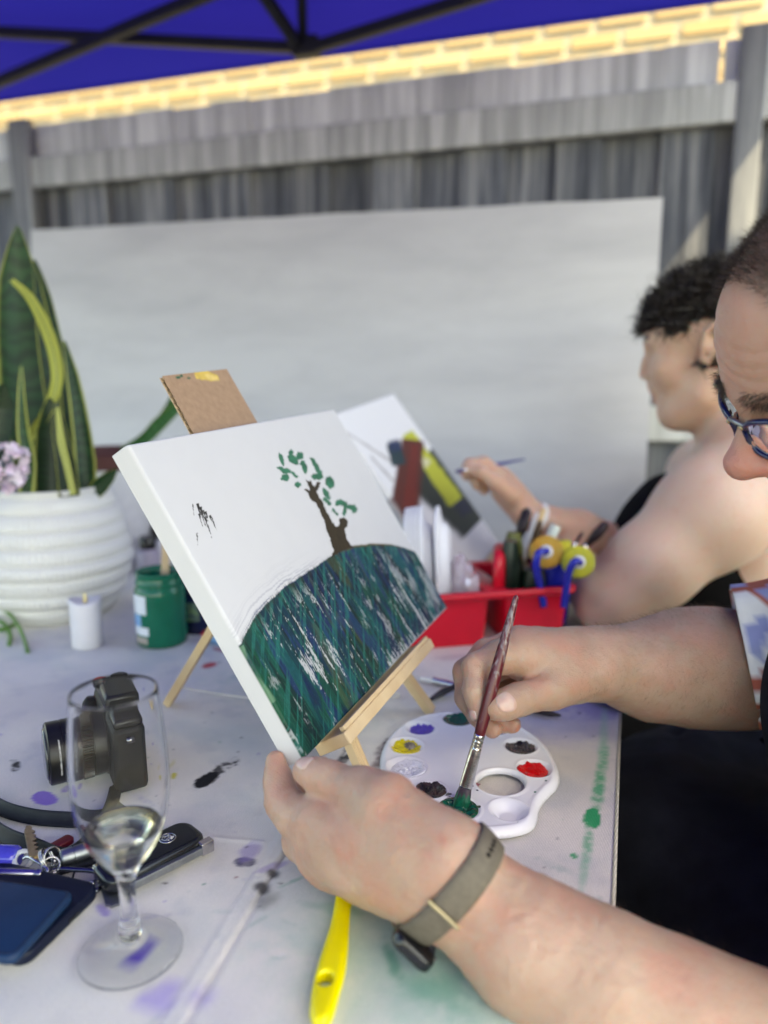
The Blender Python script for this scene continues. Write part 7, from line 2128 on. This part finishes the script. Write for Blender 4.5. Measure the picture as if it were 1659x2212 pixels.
# eyes behind the lenses
for s_ in (-1, 1):
    V_, F_ = lathe([(0, -.0118)] + [(.0118 * math.sin(a), -.0118 * math.cos(a)) for a in np.linspace(.1, math.pi - .1, 16)] + [(0, .0118)], 28, Lh(s_ * .032, .0755, .001), nrm(Fh - Uh * .35))
    ey = mk('eye', V_, F_, mat('eye_white', (.6, .58, .56), .2), bodyM)
    V_, F_ = lathe([(0, .0003), (.0055, .0003), (.0055, -.0006)], 24, Lh(s_ * .032, .0755, .001) + nrm(Fh - Uh * .35) * .0117, nrm(Fh - Uh * .35)); mk('iris', V_, F_, M['hair_brown'], ey)
    Bl = []
    for kx in np.linspace(-1, 1, 11):
        for kz in np.linspace(-.35, 1, 7):
            a_ = kx * 1.05; b_ = .15 + kz * 1.1
            Bl.append(Lh(s_ * .032, .0755, .001) + .0132 * (Rh * math.sin(a_) * math.cos(b_) + Fh * math.cos(a_) * math.cos(b_) + Uh * math.sin(b_)))
    mk('eyelid', np.array(Bl), gridmesh(11, 7), mat('lid', (.42, .24, .18), .5), bodyM)

# glasses
gl2 = root('glasses', Lh(0, .11, 0), 'blue rimmed glasses with metal hinges on the painting person', 'glasses')
def gp(x, z, y=0): return Lh(x, .1115 - 1.9 * x * x * 4 + y, z)
for s_ in (-1, 1):
    a = np.linspace(0, 2 * math.pi, 60, endpoint=False)
    ex = np.sign(np.cos(a)) * np.abs(np.cos(a)) ** .75 * .0265; ez = np.sign(np.sin(a)) * np.abs(np.sin(a)) ** .75 * .0170
    P_ = [gp(s_ * (.0345) + e1, -.006 + e2) for e1, e2 in zip(ex, ez)]
    V_, F_ = tube(P_, .0022, 10, closed=True, flat=1.25); mk('rim', V_, F_, M['blue_frame'], gl2)
    V_ = np.array([gp(s_ * .0345, -.006, .0012)] + [np.array(p_) for p_ in P_]); F_ = [(0, 1 + i, 1 + (i + 1) % 60) for i in range(60)]
    V_, F_ = np.concatenate([V_, V_ - Fh * .0016]), F_ + [tuple(61 + k for k in f[::-1]) for f in F_]
    mk('lens', V_, F_, M['glass'], gl2)
    hx = gp(s_ * .0625, .004, 0.001)
    V_, F_ = tube(spline([gp(s_ * .0605, .003), hx, Lh(s_ * .0735, .088, .004), Lh(s_ * .0745, .070, .004)], 16), .0026, 10, flat=.8); mk('hinge', V_, F_, M['gold'], gl2)
    V_, F_ = tube(spline([Lh(s_ * .0745, .072, .004), Lh(s_ * .079, .03, .006), Lh(s_ * .081, -.004, .006), Lh(s_ * .080, -.022, -.012)], 24), .0023, 8, flat=1.6); mk('temple', V_, F_, M['blue_frame'], gl2)
    V_, F_ = lathe([(0, 0), (.0021, 0), (.0018, .0012), (0, .0014)], 16, gp(s_ * .0095, .004, .0022), Fh); mk('rivet', V_, F_, M['gold'], gl2)
V_, F_ = tube(spline([gp(-.0105, .004), gp(-.004, .0070, .001), gp(.004, .0070, .001), gp(.0105, .004)], 16), .0021, 10); mk('bridge', V_, F_, M['steel'], gl2)

# shirt, apron and trousers
sh = Body(); sh.group(.04)
sh.rc(neckb + np.array([.03, 0, -.04]), (neckb + hipc) / 2 + np.array([.02, 0, 0]), .132, .163, .06); sh.rc((neckb + hipc) / 2 + np.array([.02, 0, 0]), hipc, .163, .168, .06)
sh.rc(neckb + np.array([.015, 0, -.015]), shR, .07, .078, .05); sh.rc(neckb + np.array([.015, 0, -.015]), shL, .07, .078, .05)
V, Fq = sh.mesh(.006); V = sh.project(V, 0, 2)
def patcol(V):
    c = np.tile(np.array([.70, .69, .68]), (len(V), 1))
    n_ = fbm(V * np.array([9, 9, 9]) + 3, 2); c = mixc(c, (.40, .10, .055), sstep(.525, .535, n_))
    n_ = fbm(V * np.array([10, 10, 10]) + 21, 2); c = mixc(c, (.27, .30, .50), sstep(.60, .61, n_))
    n_ = fbm(V * 12 + 41, 2); c = mixc(c, (.36, .085, .05), sstep(.62, .63, n_))
    return c
M['shirt'] = mat('shirt_cloth', (0, 0, 0), .8, attr=True, var=.04, scale=60, bump=.25, bscale=900, bdist=.0004)
mk('shirt', V, Fq, M['shirt'], prs, colors=patcol(V))
def sleeve(a, b, r0, r1, name):
    n, s_ = 60, 72
    d = nrm(b - a); x, y, _ = frame_from(d)
    V = []
    for i in range(n):
        t = i / (n - 1); an = np.arange(s_) * 2 * math.pi / s_
        rr_ = r0 + (r1 - r0) * t + .0045 * t * np.sin(an * 5 + 2 * t) + .003 * np.sin(an * 9 + 4 * t) * t + .003 * math.sin(t * 22) * np.sin(an * 2 + 1) * (1 - .4 * t)
        V.append(a + d * np.linalg.norm(b - a) * t + (rr_ * np.cos(an))[:, None] * x + (rr_ * np.sin(an))[:, None] * y)
    for (ins, bk) in ((.0016, -.001), (.003, .002), (.004, .03)):
        rr_ = r1 + .0045 * np.sin(an * 5 + 2) + .003 * np.sin(an * 9 + 4) - ins
        V.append(b - d * bk + (rr_ * np.cos(an))[:, None] * x + (rr_ * np.sin(an))[:, None] * y)
    V = np.concatenate(V); k = n + 3
    F = np.array([(i * s_ + j, i * s_ + (j + 1) % s_, (i + 1) * s_ + (j + 1) % s_, (i + 1) * s_ + j) for i in range(k - 1) for j in range(s_)])
    c = patcol(V * 2.5 + 4.0)
    return mk(name, V, F, M['shirt'], prs, colors=c)
sleeve(U(2485, 1327, .65), U(1608, 1412, .772), .098, .0740, 'sleeve')
slL = elL + (shL - elL) * .30
sleeve(shL + np.array([.02, 0, .03]), slL, .080, .074, 'sleeve')
ap = Body(); ap.group(.05)
chest = (neckb + hipc) / 2
ap.rc(neckb + np.array([-.015, 0, -.14]), chest + np.array([-.02, 0, -.03]), .112, .150, .06); ap.rc(chest + np.array([-.02, 0, -.03]), hipc + np.array([-.03, 0, .03]), .150, .165, .06)
for s_ in (-1, 1):
    ap.rc(hipc + np.array([-.02, s_ * .10, 0]), np.array([.26, .60 + s_ * .16, .575]), .100, .086, .06)
    ap.rc(np.array([.26, .60 + s_ * .16, .575]), np.array([.24, .60 + s_ * .17, .30]), .080, .070, .06)
ap.rc(np.array([.34, .50, .58]), np.array([.34, .76, .58]), .085, .085, .06); ap.rc(np.array([.26, .46, .40]), np.array([.26, .78, .40]), .07, .07, .08)
ap.rc(np.array([.40, .40, .50]), np.array([.30, .40, .30]), .10, .09, .08); ap.rc(np.array([.42, .84, .50]), np.array([.34, .90, .30]), .12, .12, .08)
ap.rc(np.array([.36, .86, .56]), np.array([.60, .92, .62]), .105, .11, .08); ap.rc(np.array([.36, .90, .50]), np.array([.40, .92, .25]), .10, .10, .08)
V, Fq = ap.mesh(.007); V = ap.project(V, 0, 2)
Na = ap.grads(V); Na /= np.linalg.norm(Na, axis=1)[:, None] + 1e-9
fold = fbm(V * np.array([7, 7, 3.0]), 3) - .5; V = V + Na * (.030 * fold)[:, None]
mk('apron', V, Fq, M['apron'], prs)
tr2 = Body(); tr2.group(.04)
for s_ in (-1, 1):
    hp = hipc + np.array([0, s_ * .10, -.02]); kn = np.array([.14, .60 + s_ * .15, .545]); an_ = np.array([.20, .60 + s_ * .16, .10])
    tr2.rc(hp, kn, .098, .075, .04); tr2.rc(kn, an_, .072, .055, .03)
tr2.rc(hipc + np.array([0, -.08, -.03]), hipc + np.array([0, .08, -.03]), .13, .13, .06)
V, Fq = tr2.mesh(.010); mk('trousers', V, Fq, M['black_cloth'], prs)
for s_ in (-1, 1):
    V, F = obox(np.array([.15, .60 + s_ * .16, .045]), (1, 0, 0), (0, 1, 0), (0, 0, 1), .14, .048, .04); mk('shoe', V, F, M['black_rubber'], prs, bevel=.025, auto=60)
# seat under the painter
ch_ = root('folding_chair', np.array([.66, .62, 0]), 'black folding chair under the painting person', 'chair')
V, F = obox(np.array([.64, .62, .432]), (1, 0, 0), (0, 1, 0), (0, 0, 1), .20, .21, .012); mk('seat', V, F, M['black_cloth'], ch_, bevel=.008)
for sx in (-1, 1):
    for sy in (-1, 1):
        V, F = tube([np.array([.64 + sx * .17, .62 + sy * .18, .421]), np.array([.64 + sx * .20, .62 + sy * .20, 0.0])], .011, 10); mk('leg', V, F, M['black_rubber'], ch_)

# ------------------------------------------------------------------ wristwatch on the left wrist
wa0, wa1 = (wL1 + wL2) / 2, (U(1040, 1926, .470) + U(990, 1962, .478)) / 2
wax = nrm(wa1 - wa0); wc = wa0 + (wa1 - wa0) * .42
wx_ = nrm((wL1 - wL2) - wax * ((wL1 - wL2) @ wax)); wy_ = np.cross(wax, wx_)
wt = root('wristwatch', wc, 'olive-brown strapped wristwatch worn on the left wrist near the frame bottom', 'watch')
na = 120
an = np.linspace(0, 2 * math.pi, na, endpoint=False)
def ring_at(off, iso):
    c = wc + wax * off
    dirs = np.cos(an)[:, None] * wx_ + np.sin(an)[:, None] * wy_
    lo_ = np.zeros(na); hi_ = np.full(na, .07)
    for _ in range(22):
        mid = (lo_ + hi_) / 2; v = man.f(c + dirs * mid[:, None]) - iso
        lo_ = np.where(v < 0, mid, lo_); hi_ = np.where(v < 0, hi_, mid)
    return c + dirs * hi_[:, None]
hw = .0100
rows = [(-hw + .0006, .0006), (-hw, .0016), (-hw + .0006, .0028), (-hw * .5, .0033), (0, .0034), (hw * .5, .0033), (hw - .0006, .0028), (hw, .0016), (hw - .0006, .0006), (0, .0003)]
RR = [ring_at(o, i) for o, i in rows]
V = np.concatenate(RR); k = len(RR)
F = [(i * na + j, i * na + (j + 1) % na, ((i + 1) % k) * na + (j + 1) % na, ((i + 1) % k) * na + j) for i in range(k) for j in range(na)]
stp_ = mk('strap', V, F, M['olive_strap'], wt)
mid = ring_at(0, .0034); pj, _ = proj(mid); dirs = np.cos(an)[:, None] * wx_ + np.sin(an)[:, None] * wy_
toc = np.array([(-nrm(ray(*pj[i]))) @ nrm(mid[i] - wc) for i in range(na)])
# strap holes near the upper edge
for tx, ty in ((1030, 1815), (1015, 1826), (1000, 1838), (986, 1850)):
    i = int(np.argmin(np.abs(pj[:, 1] - ty) + (toc < .1) * 1e4))
    n_ = nrm(mid[i] - wc); V, F = lathe([(.0009, 0), (.0016, 0), (.0017, .0003), (.0009, .0003)], 16, mid[i] - n_ * .0001, n_, closed=True); mk('strap_hole', V, F, M['black_rubber'], stp_)
    V, F = lathe([(0, .0001), (.0010, .0001)], 14, mid[i], n_); mk('strap_hole', V, F, M['black_gloss'], stp_)
# case on the under side of the wrist, with metal keeper bar above it
ib_ = int(np.argmin(np.abs(toc + .40) + ((pj[:, 0] > 985) | (pj[:, 1] < 1900)) * 1e3))
n_ = nrm(mid[ib_] - wc); tdir = nrm(np.cross(wax, n_))
if proj(mid[ib_] + tdir * .01)[0][1] < proj(mid[ib_])[0][1]: tdir = -tdir
cc_ = mid[ib_] - n_ * .0050 + wax * .005 + tdir * .002
V, F = slab(cc_, wax, tdir, n_, .030, .036, .007, .0085, .0022, 6)
if np.dot(np.cross(wax, tdir), n_) < 0: F = [f[::-1] for f in F]
cs_ = mk('case', V, F, M['black_gloss'], wt)
V, F = slab(cc_ + n_ * .0086, wax, tdir, n_, .026, .031, .006, .0008, .0006, 6); mk('dial_glass', V, F, M['dark_glass'], cs_)
V, F = tube([cc_ + wax * .0152 + n_ * .004, cc_ + wax * .0172 + n_ * .004], .002, 12); mk('crown', V, F, M['steel'], cs_)
i0 = int(np.argmin(np.hypot(pj[:, 0] - 928, pj[:, 1] - 1948) + (toc < .0) * 1e4)); n_ = nrm(mid[i0] - wc)
V, F = obox(mid[i0] + n_ * .0008, wax, np.cross(n_, wax), n_, .0118, .0012, .0013); mk('keeper_bar', V, F, M['gold'], wt, bevel=.0004)

# ------------------------------------------------------------------ the second person
wm = Body()
c2 = U(1536, 746, 1.17)
F2 = nrm(np.array([-.84, .52, -.15])); R2_ = nrm(np.cross(F2, UPv)); U2_ = np.cross(R2_, F2)
L2h = head(wm, c2, R2_, F2, U2_, sc=.95, nf=.68, nz=.006, ny=-.009)
nb2 = np.array([c2[0] + .085, c2[1] + .03, c2[2] - .215])
wm.group(.03); wm.rc(c2 - U2_ * .06 - F2 * .02, nb2, .050, .058)
s2n = U(1650, 1012, 1.125); s2f = s2n + np.array([.06, .34, -.05])
hip2 = np.array([s2n[0] + .10, s2n[1] + .17, .52])
wm.group(.05); wm.rc(nb2 + np.array([.02, .02, -.05]), (nb2 + hip2) / 2, .11, .135, .06); wm.rc((nb2 + hip2) / 2, hip2, .135, .15, .06); wm.rc(nb2, s2n, .06, .075, .06); wm.rc(nb2, s2f, .06, .07, .06)
el2 = U(1318, 1300, 1.10)
wm.chain([s2n, s2n + (el2 - s2n) * .35, s2n + (el2 - s2n) * .75, el2], [.082, .078, .060, .046], .04)
wm.group(.03); wm.chain([el2, U(1240, 1235, 1.22), U(1170, 1190, 1.28)], [.043, .040, .030], .02)
elf = U(1360, 1196, 1.30); wrf = U(1140, 1112, 1.24)
wm.chain([s2f, elf], [.06, .042], .03); wm.chain([elf, U(1250, 1152, 1.27), wrf], [.041, .037, .0235], .02)
wm.group(.012)
pm = U(1092, 1060, 1.235)
wm.rc(wrf, pm, .023, .024, .02); wm.rc(U(1120, 1085, 1.25), U(1080, 1030, 1.25), .022, .019, .02)
for (pts, rs) in (([U(1080, 1030, 1.235), U(1045, 1000, 1.225), U(1014, 1004, 1.215), U(1004, 1022, 1.212)], [.014, .0105, .0095, .008]),
                  ([U(1082, 1036, 1.25), U(1046, 1008, 1.245), U(1016, 1012, 1.235), U(1008, 1030, 1.23)], [.014, .0105, .0095, .008]),
                  ([U(1086, 1048, 1.26), U(1050, 1024, 1.265), U(1024, 1030, 1.255), U(1030, 1050, 1.25)], [.013, .0105, .0095, .008]),
                  ([U(1094, 1060, 1.27), U(1060, 1042, 1.275), U(1038, 1048, 1.265), U(1046, 1062, 1.26)], [.012, .0095, .0085, .007]),
                  ([U(1104, 1070, 1.215), U(1070, 1040, 1.20), U(1042, 1020, 1.200), U(1018, 1014, 1.205)], [.017, .0125, .0105, .0088])):
    wm.group(.006); wm.chain(pts, rs, .008)
for s_ in (-1, 1):
    kn = hip2 + np.array([-.42, s_ * .10, -.02]); wm.group(.04); wm.rc(hip2 + np.array([0, s_ * .09, -.02]), kn, .085, .06, .04); wm.rc(kn, kn + np.array([.04, 0, -.42]), .055, .04, .03)
V, Fq = wm.mesh(.0046, clip=(np.array([-.5, .5, .42]), np.array([2, 3, 2]))); V = wm.project(V, 0, 2); V = smooth_pos(V, Fq, 1, .4)
lo2 = hl(V, c2, R2_, F2, U2_); ih2 = (np.abs(lo2) < np.array([.1, .14, .15])).all(1)
base = np.tile(np.array([.56, .405, .32]), (len(V), 1)); base = mixc(base, (.60, .44, .37), .6 * sstep(.45, .65, fbm(V * 14, 3)))
base = mixc(base, (.52, .31, .215), ih2 * .55)
handm = proj(V)[0][:, 0] < 1330
base = mixc(base, (.50, .275, .20), handm * .55 * (proj(V)[0][:, 1] < 1215))
base = mixc(base, (.46, .22, .17), .45 * np.exp(-((V - el2) ** 2).sum(1) / .055 ** 2))
lp = ih2 * (np.abs(lo2[:, 2] + .072) < .012) * (np.abs(lo2[:, 0]) < .022) * (lo2[:, 1] > .088); base = mixc(base, (.42, .14, .12), lp * .8)
base = mixc(base, (.14, .09, .07), ih2 * (np.abs(lo2[:, 2] - .026) < .005) * (np.abs(lo2[:, 0]) > .012) * (np.abs(lo2[:, 0]) < .05) * (lo2[:, 1] > .06))
for s_ in (-1, 1):
    ec = L2h(s_ * .032, .083, -.001); base = mixc(base, (.10, .06, .05), .7 * np.exp(-((V - ec) ** 2).sum(1) / .009 ** 2))
pr2 = root('person', np.array([hip2[0], hip2[1], 0]), 'person with short curly dark hair and black top painting further down the table', 'person')
bM2 = None
# curly dark hair: dark roots with many curls over it
N2v = wm.grads(V); N2v /= np.linalg.norm(N2v, axis=1)[:, None] + 1e-9
hm2 = ih2 & ((lo2[:, 2] > .052 - .0 * lo2[:, 1]) | ((lo2[:, 1] < .012) & (lo2[:, 2] > -.035) & (lo2[:, 1] > -.2)) | ((lo2[:, 1] < .055) & (lo2[:, 2] > .022)))
hm2 |= ih2 & (lo2[:, 1] > .03) & (lo2[:, 2] > .036)
hm2 &= ~((np.abs(lo2[:, 0]) > .060) & (lo2[:, 1] > -.042) & (lo2[:, 1] < .018) & (lo2[:, 2] < .034))
base = mixc(base, (.012, .010, .009), hm2 * .97)
bM2 = mk('body', V, Fq, M['skin'], pr2, colors=base)
hair_blades(V, N2v, hm2, 11000, .009, .026, .0010, -F2 * .05 - U2_ * .10, M['hair_black'], 'hair', pr2, .75, 11)
ci = rng.choice(np.where(hm2)[0], 560)
parts_ = []
for q in ci:
    p = V[q] + N2v[q] * rng.uniform(.002, .015); R_ = rng.uniform(.004, .010); ax_ = nrm(rng.standard_normal(3)); x, y, _ = frame_from(ax_)
    t = np.linspace(0, rng.uniform(4, 8), 12)
    parts_.append(tube([p + x * R_ * math.cos(a) + y * R_ * math.sin(a) + ax_ * a * .0012 for a in t], .0009, 5))
V_, F_ = join(*parts_); mk('curls', V_, F_, M['hair_black'], pr2)
V_, F_ = lathe([(0, -.004), (.0035, -.002), (.004, .001), (.002, .004), (0, .005)], 14, L2h(-.080, .000, -.036), -U2_); mk('earring', V_, F_, M['black_gloss'], pr2)
# black top
tp2 = Body(); tp2.group(.05); tp2.rc(nb2 + np.array([-.03, .06, -.17]), (nb2 + hip2) / 2 + np.array([-.02, .02, 0]), .118, .150, .06); tp2.rc((nb2 + hip2) / 2 + np.array([-.02, .02, 0]), hip2, .150, .168, .06)
tp2.rc(U(1450, 1085, 1.27), U(1385, 1240, 1.29), .050, .065, .05); tp2.rc(U(1430, 1160, 1.28), (nb2 + hip2) / 2, .07, .12, .06)
for s_ in (-1, 1): tp2.rc(hip2 + np.array([0, s_ * .09, -.02]), hip2 + np.array([-.40, s_ * .10, -.03]), .10, .075, .05)
V, Fq = tp2.mesh(.009); V = tp2.project(V, 0, 2); mk('black_top', V, Fq, M['black_cloth'], pr2)
V_, F_ = tube(spline([nb2 + np.array([-.07, -.03, -.10]), nb2 + np.array([-.035, -.055, -.02]), nb2 + np.array([.03, -.07, -.005]), nb2 + np.array([.10, -.05, -.08])], 24), .009, 10, flat=.3); mk('strap', V_, F_, M['black_cloth'], pr2)
# slim blue brush in that hand
a_, b_ = U(1003, 1016, 1.20), U(1085, 1001, 1.26)
sb_ = root('slim_brush', a_, 'slim blue paintbrush held by the person with curly hair', 'paintbrush')
dd_ = nrm(b_ - a_); V_, F_ = tube([a_ + dd_ * .02, (a_ + b_) / 2, b_ + dd_ * .06], [.0034, .0040, .0016], 10); mk('handle', V_, F_, mat('blue_lacquer', (.06, .07, .30), .3, var=.1), sb_)
V_, F_ = tube([a_ - dd_ * .005, a_ + dd_ * .021], .0034, 10); mk('ferrule', V_, F_, M['ferrule'], sb_)
V_, F_ = tube([a_ - dd_ * .022, a_ - dd_ * .012, a_ - dd_ * .004], [.0008, .0040, .0032], 10); mk('bristles', V_, F_, M['purple_dark'], sb_)
# bracelet
V_, F_ = lathe([(.0268, -.006), (.0285, -.005), (.0285, .005), (.0268, .006)], 40, wrf + nrm(elf - wrf) * .018, nrm(elf - wrf), closed=True); mk('bracelet', V_, F_, M['white_pen'], label='pale bracelet on the wrist of the person with curly hair', cat='bracelet')
